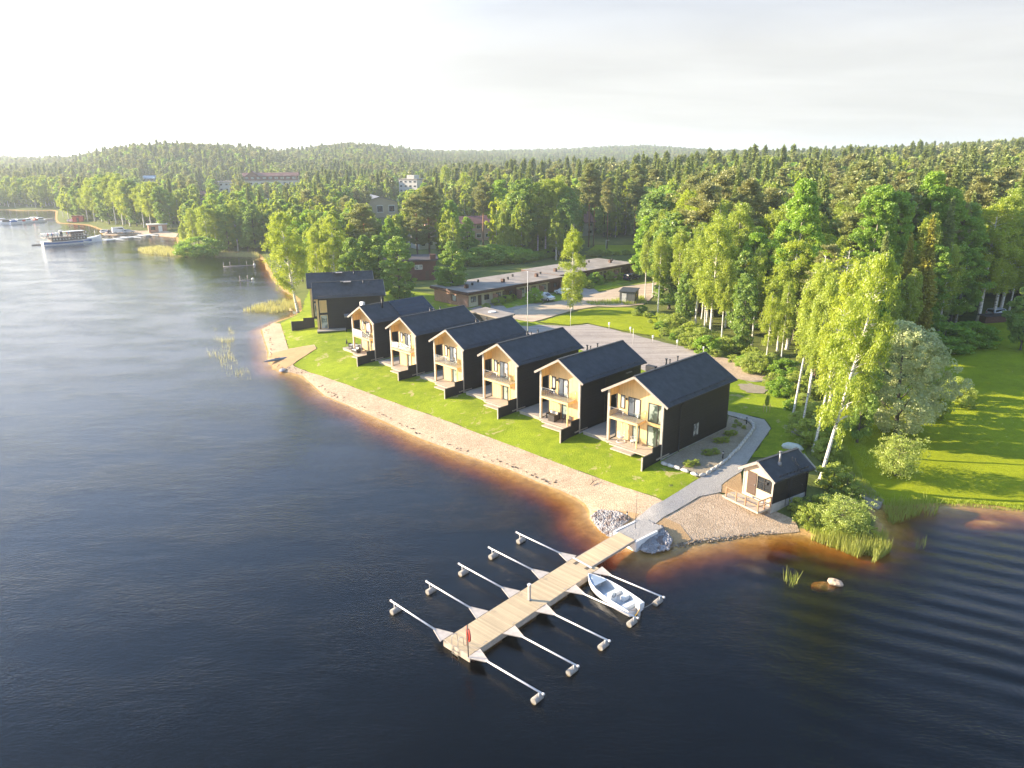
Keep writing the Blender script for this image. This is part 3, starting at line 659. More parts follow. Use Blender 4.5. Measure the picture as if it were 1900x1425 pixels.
sheet('sand', [(1098,968),(1100,950),(1140,948),(1185,955),(1174,970),(1152,990),(1135,997)], .085, M['sand_mat'], .5)
GRAV = [(1184,1011),(1192,1023),(1214,1026),(1244,1017),(1277,1010),(1340,1001),(1365,997),(1412,991),(1483,988),(1474,966),(1440,950),(1396,944),(1332,916),(1298,923),(1232,961),(1204,985)]
sheet('gravel', GRAV, .06, M['beach_mat'], .6, fringe=.08)
sheet('sand_bank', [(1232,962),(1262,975),(1283,1003),(1246,1015),(1204,985)], .085, M['sand_mat'], .5)
sheet('sand_strip', [(1338,916),(1340,900),(1374,876),(1378,918)], .085, M['sand_mat'], .5)
PATH = [(1163,1003),(1150,988),(1174,970),(1210,940),(1231,931),(1302,887),(1344,862),(1372,834),(1400,797),(1388,782),(1352,772),(1340,760),(1350,764),(1386,772),(1418,780),(1430,797),(1411,824),(1393,850),(1376,876),(1339,901),(1338,915),(1298,923),(1232,961),(1204,984),(1179,1001)]
sheet('path', PATH, .11, M['path_mat'], .6)
sheet('gravel_bed', [(1228,858),(1346,797),(1352,774),(1386,784),(1398,796),(1370,832),(1343,859),(1300,885)], .14, M['bed_mat'], .5)
sheet('road', [(950,592),(955,576),(1013,563),(1054,556),(1112,543),(1172,530),(1223,524),(1260,517),(1262,530),(1223,543),(1193,566),(1167,569),(1140,570),(1110,569),(1071,575),(1030,586),(988,598)], .09, M['road_mat'], 1.3, fringe=.2)
sheet('driveway', [(868,574),(905,578),(960,583),(1000,568),(1010,560),(985,556),(940,556)], .07, M['park_mat'], 1.2)
sheet('driveway', [(1002,560),(1032,556),(1030,544),(1004,548)], .065, M['park_mat'], 1.2)
sheet('driveway', [(1050,556),(1112,543),(1100,532),(1060,540)], .065, M['park_mat'], 1.2)
sheet('parking_lot', [(862,600),(983,606),(1000,603),(1055,606),(1090,602),(1168,619),(1252,641),(1309,654),(1337,670),(1400,688),(1430,706),(1385,712),(1310,700),(1200,690),(1050,640),(940,612)], .07, M['park_mat'], 1.2, fringe=.15)
sheet('verge_lawn', [(1000,598),(1035,588),(1085,575),(1140,572),(1170,572),(1212,582),(1222,600),(1225,628),(1168,616),(1090,600),(1055,604)], .1, M['meadow_mat'], 1.2, fringe=.3)
sheet('sandy_bank', [(1290,645),(1345,665),(1400,682),(1434,706),(1395,708),(1345,700)], .1, M['beach_mat'], .8, fringe=.2)
sheet('rough_grass', [(1224,628),(1218,598),(1240,606),(1330,640),(1420,680),(1462,735),(1485,790),(1505,830),(1480,800),(1455,740),(1434,707),(1400,684),(1345,664),(1262,641)], .05, M['rough_mat'], 1., fringe=.3)
sheet('side_lawn', [(1345,765),(1350,700),(1392,709),(1440,712),(1462,745),(1490,800),(1500,850),(1480,870),(1420,850),(1395,850),(1413,824),(1432,797),(1419,779),(1386,771)], .08, M['lawn_mat'], .9, fringe=.2)
sheet('meadow', [(1900,948),(2050,968),(2200,700),(1960,560),(1870,585),(1790,600),(1755,655),(1720,690),(1660,720),(1580,740),(1530,770),(1512,800),(1530,850),(1556,868),(1580,900),(1640,938),(1716,935),(1795,935),(1847,939)], .06, M['meadow_mat'], 1.2, fringe=.3)
sheet('dirt_path', [(1566,880),(1582,876),(1612,905),(1640,930),(1628,948),(1606,938),(1590,905)], .12, M['bed_mat'], .6, fringe=.2)
sheet('yard', [(876,577),(868,572),(1175,513),(1205,512),(1210,526),(1112,541),(1054,554),(1000,562),(960,572)], .04, M['rough_mat'], 1.3)
sheet('pine_meadow', [(1085,470),(1105,455),(1175,455),(1195,470),(1140,474)], .1, M['meadow_mat'], 2.5)
sheet('harbour_yard', [(190,436),(215,437),(253,435),(293,438),(326,441),(331,434),(300,427),(240,427),(195,426)], .1, M['road_mat'], 4.)
sheet('harbour_yard', [(346,452),(330,446),(334,434),(352,436),(358,450)], .1, M['meadow_mat'], 4.)
# ---------------------------------------------------------------- trees one can point to
T('birchD', (1521,893), 455, 'tall leaning birch with white trunk right behind the small sauna cabin', wide=.6, lean=(.15, .0))
T('birchA', (1509,838), 478, 'tall birch with thick white trunk, just left of the leaning birch by the sauna', wide=.6, lean=(.09, 0))
T('birchC', (1487,797), 500, 'thin birch with bare white lower trunk between two taller birches at the lawn edge', wide=.8, lean=(.08, 0))
T('birchC', (1472,768), 478, 'tall slim birch with long bare white trunk at the end of the side lawn', wide=.9, lean=(.08, 0))
T('bare', (1500,742), 462, 'sparse birch of bare upright twigs rising above the lawn-edge birches', wide=1.2)
T('bare', (1540,748), 452, 'sparse twiggy birch with hardly any leaves behind the leaning birch', wide=1.3)
T('bare', (1573,760), 470, 'thin half-bare birch close to the tallest yellow-green birch', wide=1.1)
T('birchB', (1449,672), 520, 'birch with white trunk standing in the bushes above the gravel bank', wide=.9)
T('birchA', (1420,690), 540, 'leafy pale birch over the end of the gravel bank', wide=.8)
T('willow', (1663,803), 592, 'broad silver-green willow standing alone on the mown meadow', wide=.84, lean=(-.08, 0))
T('alderB', (1590,822), 600, 'dark-trunked alder squeezed between the leaning birch and the willow', wide=.8)
T('fan', (1662,884), 812, 'pale green rounded willow bush alone on the meadow below the big willow', wide=.95)
T('fan', (1560,985), 926, 'bright rounded willow bush on the reedy point beside the sauna', wide=1.3)
T('shrubA', (1612,1000), 976, 'small yellow-green bush in the reeds at the tip of the point')
T('shrubC', (1775,742), 700, 'small light bush on the meadow right of the willow', wide=1.1)
T('shrubA', (1795,757), 738, 'low bush at the shadow edge right of the willow', wide=1.2)
T('shrubB', (1722,775), 722, 'dark bush tucked behind the right side of the willow', wide=1.3)
T('shrubD', (1800,640), 598, 'wide dark green bush in the shade at the meadow edge', wide=1.7)
T('shrubD', (1750,650), 600, 'dark green bush between the golden spruce and the meadow', wide=1.6)
T('shrubB', (1545,905), 858, 'green bush growing at the foot of the leaning birch', wide=1.1)
T('shrubB', (1570,918), 880, 'low green bush just right of the leaning birch foot', wide=1.2)
T('shrubA', (1500,970), 935, 'leafy bush at the water corner beside the sauna wall')
T('shrubA', (1478,950), 922, 'small bush against the dark side wall of the sauna', wide=.8)
T('shrubA', (1526,955), 918, 'bush on the slope between the sauna and the rounded willow bush', wide=1.1)
T('lone', (1062,577), 412, 'lone yellow-green weeping birch beside the gravel road', wide=1.05)
TB('goldA', (1693,432), 650, 'slim golden-green spruce left of a larger golden spruce', wide=1.1)
TB('goldA', (1733,398), 655, 'tall golden-green spruce with dense lit branches behind the willow', wide=1.15)
TB('aspenA', (1497,328), 640, 'huge bright green aspen towering over the birches at the forest edge', wide=.95)
TB('aspenB', (1640,340), 625, 'bright green aspen with a narrow top between two pines', wide=1.05)
TB('aspenB', (1668,352), 625, 'lower twin of the narrow bright aspen, on its right')
TB('aspenA', (1738,315), 602, 'tall vivid green aspen above the golden spruces')
TB('aspenA', (1765,345), 604, 'shadowy green aspen right of the tallest vivid aspen', wide=1.05)
TB('aspenA', (1808,400), 606, 'broad dark green aspen in shade over the parked van', wide=1.1)
TB('birchD', (1856,372), 596, 'large olive birch with white forked limbs at the right edge', wide=1.25)
TB('birchB', (1890,345), 590, 'tall pale birch cut by the right edge of the view', wide=1.3)
T('alderA', (1893,650), 520, 'dark alder hanging over the parked van at the right edge', wide=1.2)
TD('pineC', (1590,318), 150, 'rusty pine with a rounded top between two bright aspens', wide=1.2)
TD('pineC', (1600,360), 138, 'low wide pine with brown-green layers beside the huge aspen', wide=1.5)
TD('pineC', (1612,300), 165, 'brown pine catching the sun above the low wide pine', wide=1.25)
TD('pineB', (1680,318), 160, 'rust-coloured pine left of the tallest vivid aspen')
TD('pineC', (1440,350), 145, 'reddish-brown pine left of the huge bright aspen', wide=1.2)
TD('spruceA', (1810,270), 235, 'big dark spruce standing above the right-hand aspens', wide=1.3)
for i, (b, t_, lb) in enumerate([((1092,458), 304, 'tall pine with bare red trunk left of the pine meadow'), ((1101,457), 316, 'tall pine close behind the leftmost meadow pine'), ((1126,462), 331, 'shorter pine with bare red trunk in the middle of the meadow pines'),
        ((1176,456), 306, 'tallest pine of the pair at the right of the pine meadow'), ((1184,455), 318, 'right pine of the pair with long bare orange trunks')]):
    T('pineA', b, t_, lb, 'tall pines with bare trunks on the small meadow', wide=[.95, .8, .9, .95, .9][i])
TD('pineC', (1288,325), 175, 'brown pine, the left of two side by side above the birches', wide=1.0); TD('pineC', (1312,318), 175, 'brown pine, the right of two side by side above the birches', wide=1.0)
TD('pineC', (1360,312), 180, 'round-topped brown pine right of the two side by side', wide=1.25)
TD('spruceA', (1194,280), 262, 'dark pointed spruce standing highest above the meadow pines'); TD('spruceA', (1222,288), 268, 'dark spruce just right of the highest spruce'); TD('spruceB', (1285,285), 250, 'dark spruce further right on the forest ridge')
TT('spruceB', (973,358), 17, 'slim dark spruce, left of a close pair by the terrace hedge'); TT('spruceB', (982,368), 16.5, 'slim dark spruce, right of a close pair by the terrace hedge')
TT('birchB', (1232,386), 17, 'narrow green-topped birch at the bend of the gravel road', wide=.8)
for i, (b, t_, k, w_, lb) in enumerate([((1211,552), 405, 'birchB', 1., 'birch leaning over the transformer shed'), ((1197,553), 425, 'birchC', 1., 'slim birch left of the road bend with white foot'), ((1227,548), 398, 'birchA', .8, 'leafy birch above the road bend'),
        ((1290,608), 410, 'birchB', 1.1, 'birch with white foot over the parking lot bushes'), ((1307,612), 430, 'birchC', 1., 'thin birch between two thicker white trunks above the bushes'), ((1317,632), 398, 'birchB', 1.2, 'tall birch with forked white stem above the bushes'),
        ((1357,602), 372, 'birchB', 1.15, 'tall birch whose white foot leans left among the bushes'), ((1395,640), 455, 'birchA', .8, 'pale green birch in the middle of the forest edge'), ((1255,590), 420, 'birchC', 1.1, 'slender green birch behind the parking lot lawn'),
        ((1338,640), 470, 'birchC', 1.1, 'smaller birch in front of the tall forked one'), ((1375,655), 505, 'alderB', .9, 'dull green alder at the edge over the gravel bank'), ((1270,605), 500, 'alderA', .9, 'grey-green alder low over the parking lot lawn')]):
    T(k, b, t_, lb, 'birches along the forest edge', wide=w_)
# left group by the dark houses
T('birchD', (553,580), 388, 'large weeping yellow-green birch leaning over the bay by the dark house', wide=1.0, lean=(-.10, 0))
TT('birchD', (612,398), 17, 'yellow-green birch right of the big weeping one', wide=1.0)
TT('birchA', (512,405), 15, 'bright birch overhanging the bay behind the weeping birch', wide=1.1)
TT('birchA', (583,420), 15, 'lower bright birch between the two big ones')
TT('alderA', (652,440), 13, 'green alder behind the dark house roof', wide=1.1); TT('alderA', (672,436), 13, 'grey-green alder in front of the round-topped pine'); TT('alderA', (700,436), 13, 'grey-green alder left of the brown brick house', wide=1.2)
TT('alderB', (735,436), 14, 'feathery green tree hiding the left end of the brown brick house', wide=1.3); TT('aspenA', (720,403), 14, 'rounded green tree below the grey hall roof', wide=1.1)
TT('alderA', (838,446), 12, 'round green tree between the brown brick house and the hedge', wide=1.3)
for i, (p_, h_, w_, lb) in enumerate([((568,352), 17, 1.3, 'brown-green pine behind the big weeping birch'), ((592,362), 16, 1.3, 'brown pine right of the first pine behind the weeping birch'), ((612,378), 14, 1.1, 'lower pine in front of the brown pines'), ((641,364), 16, 1.2, 'pointed pine left of the grey hall'),
        ((672,378), 17, 1.5, 'thick round-topped rusty pine in front of the grey hall'), ((770,360), 18, 1.3, 'olive pine right of the grey hall'), ((792,345), 20, 1.3, 'tall brown pine above the hidden pink building'), ((895,338), 20, 1.2, 'solitary dark-trunked pine in front of the pink building')]):
    TT('pineC' if i != 7 else 'pineA', p_, h_, lb, wide=w_)
TT('birchB', (862,318), 22, 'light green birch above the pink building', wide=1.4); TT('aspenA', (835,370), 16, 'green broadleaf beside the flagpole-like mast', wide=1.2); TT('aspenB', (928,332), 21, 'dark green tree right of the solitary pine', wide=1.3)
for i, (p_, w_) in enumerate([((936,372), 1.2), ((951,350), 1.3), ((968,330), 1.3), ((998,336), 1.3), ((1012,330), 1.3), ((1032,322), 1.3), ((1050,345), 1.2)]):
    T(['birchB', 'birchC', 'alderB', 'birchB'][i % 4], (p_[0], 476), p_[1], ['pale birch left end of the row behind the hedge', 'second birch of the row behind the hedge', 'darker tree in the row behind the hedge', 'birch right of the spruce pair behind the hedge', 'slim birch between the spruce pair and the red-roofed house', 'tall tree shading the red-roofed house', 'tree right against the red-roofed house'][i], 'trees behind the terrace hedge', wide=w_)
# hedge bushes behind the terrace and by the meadow
hb = [(884,492,460),(900,490,457),(915,488,454),(932,488,456),(948,487,458),(963,487,460),(978,484,462),(996,482,466),(1015,478,462),(1098,476,464),(1112,475,462),(1127,474,464),(1143,473,466),(1160,472,463)]
for i, (bx, by, ty) in enumerate(hb):
    T('shrubD' if i < 9 else 'shrubB', (bx, by), ty, ['yellow-green rounded bush in the hedge behind the terrace', 'dark clipped bush bordering the pine meadow'][i > 8], ['hedge bushes behind the terrace', 'clipped bushes bordering the pine meadow'][i > 8], wide=1.5 if i < 9 else 1.9)
# bushes at the forest edge above the parking lot
eb = [(1232,622),(1248,630),(1262,622),(1275,640),(1290,650),(1310,655),(1328,662),(1345,655),(1362,672),(1380,680),(1398,690),(1415,694),(1432,716),(1446,735),(1428,690),(1398,672),(1368,655),(1335,645),(1300,635),(1252,608),(1282,622),
      (1466,760),(1483,790),(1500,822),(1532,850),(1528,818),(1512,790),(1545,838),(1600,735),(1630,725),(1490,752),(1520,738),(1560,735),(1190,580),(1180,586),(1200,590),(1215,612),(1226,612),(1206,600),(1480,720),(1515,730),(1455,700)]
for i, (bx, by) in enumerate(eb):
    k = ['shrubA', 'shrubD', 'shrubC', 'shrubA'][i % 4]; x, y, z = Gt(bx, by); h_ = rnd.uniform(1.1, 2.8) if i < 33 or i > 38 else rnd.uniform(.8, 1.6)
    tree(k, x, y, h_, 'wild green bush in the thicket at the forest edge above the parking lot' if i < 21 or i > 38 else ('low wild bush under the tall birches beside the side lawn' if i < 33 else 'low bush between the transformer shed and the parking lot lawn'),
         'bushes in the forest-edge thicket' if i < 21 or i > 38 else ('bushes under the lawn-edge birches' if i < 33 else 'bushes by the transformer shed'), wide=rnd.uniform(.9, 1.4))
# promontory and harbour
for i, (b, t_, k, w_, lb) in enumerate([((343,462), 412, 'birchC', 1.4, 'narrow bushy birch at the tip of the wooded point'), ((372,474), 440, 'shrubD', 2.0, 'low rounded willow bush at the water on the wooded point'), ((362,462), 385, 'birchB', 1.3, 'light birch left on the wooded point'),
        ((388,468), 378, 'birchA', 1.3, 'bright birch in the middle of the wooded point'), ((403,468), 385, 'birchA', 1.1, 'second bright birch in the middle of the wooded point'), ((425,466), 378, 'alderB', 1.3, 'green tree right of the bright birches on the point'),
        ((442,466), 370, 'birchB', 1.3, 'tallest birch of the wooded point'), ((460,467), 385, 'alderA', 1.2, 'dark green tree behind the bay on the wooded point'), ((475,468), 378, 'alderA', 1.2, 'dark tree at the landward end of the wooded point'), ((366,440), 395, 'birchC', 1., 'slim light birch behind the tip of the point')]):
    T(k, b, t_, lb, wide=w_)
hx = [(118,404,362),(128,405,372),(141,404,350),(150,407,344),(163,410,345),(176,411,328),(190,411,325),(203,416,322),(216,416,318),(229,418,320),(242,420,330),(254,420,332),(268,422,340),(281,424,336),(294,424,334),(306,426,345),(318,424,350),(334,420,352)]
for i, (bx, by, ty) in enumerate(hx):
    T(['birchA', 'birchB', 'birchD', 'alderB'][i % 4], (bx, by), ty, 'tall sunlit birch in the row along the harbour shore' if i % 4 < 3 else 'darker broad tree in the row along the harbour shore', 'trees in the row along the harbour shore', wide=1.3)
TT('birchC', (826,304), 24, 'light feathery birch standing above the far white apartment block', wide=1.4)

# ---------------------------------------------------------------- the forest: first the nearest trees one by one, the rest as one wood per kind
EXCL = [[(560,1300),(380,1000),(380,560),(470,560),(560,590),(600,520),(690,505),(760,498),(800,505),(870,492),(1010,486),(1090,480),(1090,452),(1192,450),(1196,476),(1196,520),(1228,520),(1270,512),(1270,535),(1225,562),(1212,585),(1240,606),(1330,640),(1420,690),(1480,770),(1500,850),(1550,900),(1580,1300)],
        [(1550,1300),(1500,850),(1475,770),(1495,735),(1600,715),(1670,690),(1715,660),(1760,615),(1830,590),(1960,560),(2300,640),(2300,1300)],
        [(96,440),(98,408),(190,424),(335,428),(348,452),(300,450),(200,445)], [(270,450),(300,430),(350,430),(350,452)],
        [(1085,482),(1085,440),(1192,440),(1196,482)], [(650,440),(650,408),(760,408),(770,440)], [(800,462),(800,428),(935,428),(935,462)], [(470,420),(470,385),(560,385),(560,410)], [(745,500),(745,452),(800,452),(815,500)], [(725,385),(725,362),(795,362),(795,390)]]
EXW = [[Gt(min(p[0], 2300), p[1])[:2] for p in P] for P in EXCL]
BUILD_W = []   # filled by the far buildings: (x, y, radius)
# ---------------------------------------------------------------- lakeside houses
GZ = 1.5
def opening(mb, x0, x1, z0, z1, y, bars=1, fw=.07, d=.06):
    """window or door frame in a wall facing -Y, outer face at y"""
    mb.box(x0, y - d, z0, x0 + fw, y + .02, z1); mb.box(x1 - fw, y - d, z0, x1, y + .02, z1)
    mb.box(x0 + fw, y - d, z1 - fw, x1 - fw, y + .02, z1); mb.box(x0 + fw, y - d, z0, x1 - fw, y + .02, z0 + fw)
    for b in range(bars):
        c = x0 + (x1 - x0) * (b + 1) / (bars + 1); mb.box(c - fw * .6, y - d, z0 + fw, c + fw * .6, y + .02, z1 - fw)
def window(parent, name, x0, x1, z0, z1, y, bars=1, glass_='glass', fm='frame', fw=.07, d=.06):
    m = MB(); opening(m, x0, x1, z0, z1, y, bars, fw, d); w = m.build(name, M[fm], parent)
    g = MB().box(x0 + fw * .5, y - .012, z0 + fw * .5, x1 - fw * .5, y + .01, z1 - fw * .5); g.build('pane', M[glass_], w); return w
def gable_roof(parent, hw, y0, y1, ze, zr, t=.22, name='roof', mat_='roof', verge=True):
    m = MB(); 
    for s_ in (-1, 1): m.slab([(s_ * hw, y0, ze), (0, y0, zr), (0, y1, zr), (s_ * hw, y1, ze)], .07)
    m.bar((0, y0, zr + .02), (0, y1, zr + .02), .28, .05)
    rf = m.build(name, M[mat_], parent)
    if verge:
        for yy in (y0 - .02, y1 + .02):
            v = MB()
            for s_ in (-1, 1): v.bar((s_ * (hw + .02), yy, ze - .14), (0, yy, zr - .12), .05, .24)
            v.build('verge_board', M['verge'], rf)
        v = MB()
        for s_ in (-1, 1): v.slab([(s_ * hw * .985, y0 + .01, ze - .10), (0, y0 + .01, zr - .10), (0, y0 + 1.2, zr - .10), (s_ * hw * .985, y0 + 1.2, ze - .10)], .03)
        v.build('soffit', M['blond'], rf)
        g = MB()
        for s_ in (-1, 1):
            g.bar((s_ * (hw + .05), y0 + .05, ze - .06), (s_ * (hw + .05), y1 - .05, ze - .06), .11, .1)
        g.build('gutter', M['black_metal'], rf)
        if parent is not None:
            sn = MB(); 
            for i in range(9): sn.box(hw * .93 - .02, y0 + .8 + i * (y1 - y0 - 1.6) / 8, ze + .10 + (zr - ze) * .05, hw * .93 + .02, y0 + .84 + i * (y1 - y0 - 1.6) / 8, ze + .36)
            for dz in (.22, .33): sn.tube([(hw * .93, y0 + .8, ze + dz), (hw * .93, y1 - .8, ze + dz)], .018, 5)
            sn.build('snow_guard', M['black_metal'], rf)
    return rf
def pipes(parent, spots):
    for x, y, z, h, r in spots:
        p = MB().tube([(x, y, z - .3), (x, y, z + h)], r, 10).tube([(x, y, z + h), (x, y, z + h + .06)], [r * 1.5, r * 1.5], 10).tube([(x, y, z - .25), (x, y, z + .12)], [r * 1.8, r * 1.3], 10)
        p.build('vent_pipe', M['black_metal'], parent)
def lake_house(i, x, y, th, hw, ew, L, label, right='pair', group='dark gabled lake houses in a row'):
    H = empty('lake_house', (x, y, GZ), math.radians(th - 90), label, 'house', group); zr, ze = 7.9 if i == 0 else 7.72, 5.66 if i == 0 else 5.75
    top = lambda X: zr - (zr - ze) * abs(X) / ew - .12                     # underside of the roof
    D = 1.35; dk = .36; F2 = 3.02
    # dark long walls and the inner lining of the porch
    w = MB(); t = .22; yb = L
    w.box(hw - t, 0, -.1, hw, yb, top(hw))
    # left wall with an opening on each storey of the porch
    w.box(-hw, D, -.1, -hw + t, yb, top(hw))
    w.box(-hw + .0, 0, -.1, -hw + t, .16, top(hw))
    w.box(-hw, .16, 2.62, -hw + t, D, 3.55); w.box(-hw, .16, 5.15, -hw + t, D, top(hw)); w.box(-hw, .16, -.1, -hw + t, D, dk)
    w.poly([(-hw, yb, -.1), (-hw, yb, top(hw)), (0, yb, top(0)), (hw, yb, top(hw)), (hw, yb, -.1)]); w.build('side_walls', M['black_board'], H)
    m = MB(); m.box(-hw - .04, .0, -.25, -hw - .001, yb + .02, .12); m.box(hw + .001, 0, -.25, hw + .05, yb + .02, .14); m.build('plinth', M['concrete'], H)
    f = MB(); f.poly([(-hw + t, D, -.1), (hw - t, D, -.1), (hw - t, D, top(hw - t)), (0, D, top(0)), (-hw + t, D, top(hw - t))])
    fr = f.build('front_wall', M['blond_board'], H)
    f = MB(); f.box(hw - t - .03, .02, dk, hw - t - .001, D, top(hw)); f.box(-hw + t + .001, .02, dk, -hw + t + .03, .15, top(hw)); f.box(-hw + t + .001, .15, 2.62, -hw + t + .03, D, 3.55); f.box(-hw + t + .001, .15, 5.15, -hw + t + .03, D, top(hw - t))
    f.build('porch_lining', M['blond_side'], H)
    f = MB(); f.poly([(-hw + .05, .03, top(hw) - .02), (0, .03, top(0) - .02), (0, D, top(0) - .02), (-hw + .05, D, top(hw) - .02)]); f.poly([(hw - .05, .03, top(hw) - .02), (hw - .05, D, top(hw) - .02), (0, D, top(0) - .02), (0, .03, top(0) - .02)]); f.build('porch_ceiling', M['blond'], H)
    f = MB(); f.box(-hw - .02, -.035, -.05, -hw + t + .02, -.001, top(hw) - .03); f.box(hw - t - .0, -.035, -.05, hw + .03, -.001, top(hw) - .03)
    f.box(hw + .001, -.03, -.05, hw + .035, .12, top(hw) - .03); f.build('corner_boards', M['trim'], H)
    rf = gable_roof(H, ew, -.28, L + .25, ze, zr)
    # deck, steps
    d = MB(); d.box(-hw - 3.3, .05, dk - .12, -hw - .05, 5.6, dk); d.box(-hw - .05, -.35, dk - .12, hw + .05, D, dk); d.box(-hw + 1.5, -1.35, dk - .30, -hw + 4.1, -.36, dk - .16); d.box(-hw + .9, -.75, dk - .14, hw + .05, -.36, dk - .02)
    d.box(-hw - 3.25, .1, -.3, hw, .2, dk - .13); d.build('deck', M['deck'], H)
    # balcony
    px = hw - 3.0 if i == 0 else hw - 1.75 if i in (1,) else hw - 1.35
    if i > 1: px = hw - 1.2
    b = MB(); b.box(-hw + t, -.05, F2 - .26, px + .09, .06, F2 - .02); b.box(px - .02, .06, F2 - .26, px + .09, D, F2 - .02); b.box(-hw + t, .06, F2 - .09, px - .02, D, F2 - .03); bl = b.build('balcony', M['blond'], H)
    b = MB(); b.box(-hw + t + .02, -.0, F2 - .03, px + .02, D - .01, F2 + .01); b.build('balcony_floor', M['deck'], bl)
    b = MB(); b.box(-hw + t, -.06, F2 + .01, px + .1, -.03, F2 + .03); b.build('edge_flashing', M['black_metal'], bl)
    b = MB(); b.box(px - .04, -.04, dk, px + .09, .08, F2 - .26); b.build('post', M['blond'], H)
    g = MB(); g.box(-hw + t + .08, -.02, F2 + .12, px - .05, -.008, F2 + .92); g.box(px + .03, .08, F2 + .12, px + .042, D - .08, F2 + .92); rl = g.build('railing', M['rail_glass'], bl)
    g = MB(); g.tube([(-hw + t, -.015, F2 + .98), (px + .035, -.015, F2 + .98), (px + .035, D, F2 + .98)], .022, 6)
    for X, Y in ((-hw + t + .04, -.015), (-hw + t + (px + hw - t) / 2, -.015), (px + .035, -.015), (px + .035, D - .05)): g.tube([(X, Y, F2 - .1), (X, Y, F2 + .98)], .02, 6)
    g.build('handrail', M['steel'], rl)
    # windows and doors of the recessed front
    a = -hw + t
    window(H, 'window', a + .35, a + .92, 3.62, 5.05, D, 0, 'glass_pale'); window(H, 'balcony_door', a + 1.35, a + (2.85 if i == 0 else 2.75), F2 + .03, 5.05, D, 1, 'glass_pale')
    m = MB().box(a + 1.08, D - .12, 4.62, a + 1.2, D - .001, 4.85); m.build('wall_lamp', M['black_metal'], H)
    window(H, 'window', a + .35, a + 1.0, 2.1, 2.5, D, 0); window(H, 'terrace_door', a + (2.0 if i == 0 else 1.9), a + (2.85 if i == 0 else 2.7), dk + .04, 2.5, D, 0, 'glass_green')
    if right == 'pair':
        window(H, 'window', px + .35, hw - t - .12, 3.0, 5.0, D, 1, 'glass_green'); window(H, 'window', px + .35, hw - t - .12, dk + .1, 2.62, D, 1, 'glass_green')
    elif right == 'single':
        window(H, 'window', px + .62, hw - t - .1, 3.0, 5.0, D, 0, 'glass_pale'); window(H, 'window', px + .62, hw - t - .1, dk + .1, 2.5, D, 0, 'glass_green')
    else:
        m = MB().box(px + .45, D - .05, dk, px + .58, D - .001, 5.2); m.build('cover_strip', M['trim'], H)
    # downpipe, back link roof, side windows
    m = MB(); Y = 2.9 if i == 0 else 4.2; m.tube([(ew - .02, Y, ze - .15), (hw + .16, Y, ze - .55), (hw + .09, Y, ze - .8), (hw + .09, Y, .12), (hw + .35, Y, .05)], .055, 8); m.build('downpipe', M['black_metal'], H)
    m = MB(); m.box(-hw - 3.35, 5.6, 2.75, -hw - .02, 8.4, 2.95); c = m.build('canopy', M['verge'], H)
    m = MB(); m.box(-hw - 3.3, 5.7, .0, -hw - 3.2, 5.8, 2.75); m.box(-hw - 3.3, 8.2, 0, -hw - 3.2, 8.3, 2.75); m.box(-hw - 2.9, 7.4, 0, -hw - .05, 7.5, 2.7); m.build('storage_wall', M['black_board'], c)
    if i == 0:
        for y0, y1, z0, z1 in ((5.5, 6.6, .95, 2.25),):
            m = MB(); m.box(hw, y0, z0, hw + .05, y0 + .07, z1); m.box(hw, y1 - .07, z0, hw + .05, y1, z1); m.box(hw, (y0 + y1) / 2 - .05, z0, hw + .05, (y0 + y1) / 2 + .05, z1); m.box(hw, y0, z1, hw + .05, y1, z1 + .07); m.box(hw, y0, z0 - .07, hw + .05, y1, z0)
            wd = m.build('window', M['frame'], H); MB().box(hw - .02, y0 + .05, z0, hw + .015, y1 - .05, z1).build('pane', M['glass_pale'], wd)
    else:
        m = MB(); m.box(hw, L - 2.9, 4.95, hw + .14, L - 1.9, 5.05); m.build('wall_vent', M['trim'], H)
    pipes(rf, [(-.9, L * .52, zr - .5, .75, .10), (-1.1, L * .60, zr - .55, .5, .07), (-.8, L * .68, zr - .45, .6, .08)] if i < 5 else [])
    if i in (0,):
        m = MB().box(-1.9, L * .34, zr - .75, -.8, L * .34 + .5, zr - .15); m.build('roof_hatch', M['black_metal'], rf)
    # privacy fence standing out from the front corner: a thing of its own
    c, s_ = math.cos(math.radians(th - 90)), math.sin(math.radians(th - 90))
    fx, fy = x + c * (hw - .08), y + s_ * (hw - .08)
    Fn = empty('privacy_fence', (fx, fy, GZ), math.radians(th - 90), FENCE_LABEL[i], 'fence', 'dark screen fences between the lake houses')
    m = MB(); m.box(-.04, -1.35, -.55, .05, -.04, 1.62); m.box(-.04, -2.95, -1.0, .05, -1.351, 1.12); m.build('boards', M['fence_board'], Fn)
    m = MB(); m.box(-.07, -3.04, -1.2, .08, -2.951, 1.14); m.build('post', M['trim'], Fn); m = MB(); m.box(-.06, -2.95, 1.121, .07, -1.4, 1.16); m.box(-.06, -1.4, 1.621, .07, -.05, 1.66); m.build('cap', M['black_metal'], Fn)
    return H, (lambda X, Y, Z: (x + c * X - s_ * Y, y + s_ * X + c * Y, GZ + Z)), a, px, dk, F2, D, hw, rf
FENCE_LABEL = ['dark board screen fence stepping down from the nearest lake house', 'dark board screen fence at the corner of the second lake house from the right', 'dark board screen fence at the corner of the third lake house from the right',
    'dark board screen fence at the corner of the fourth lake house from the right', 'dark board screen fence at the corner of the fifth lake house from the right', 'dark board screen fence at the house with towels and terrace furniture']
HS = []
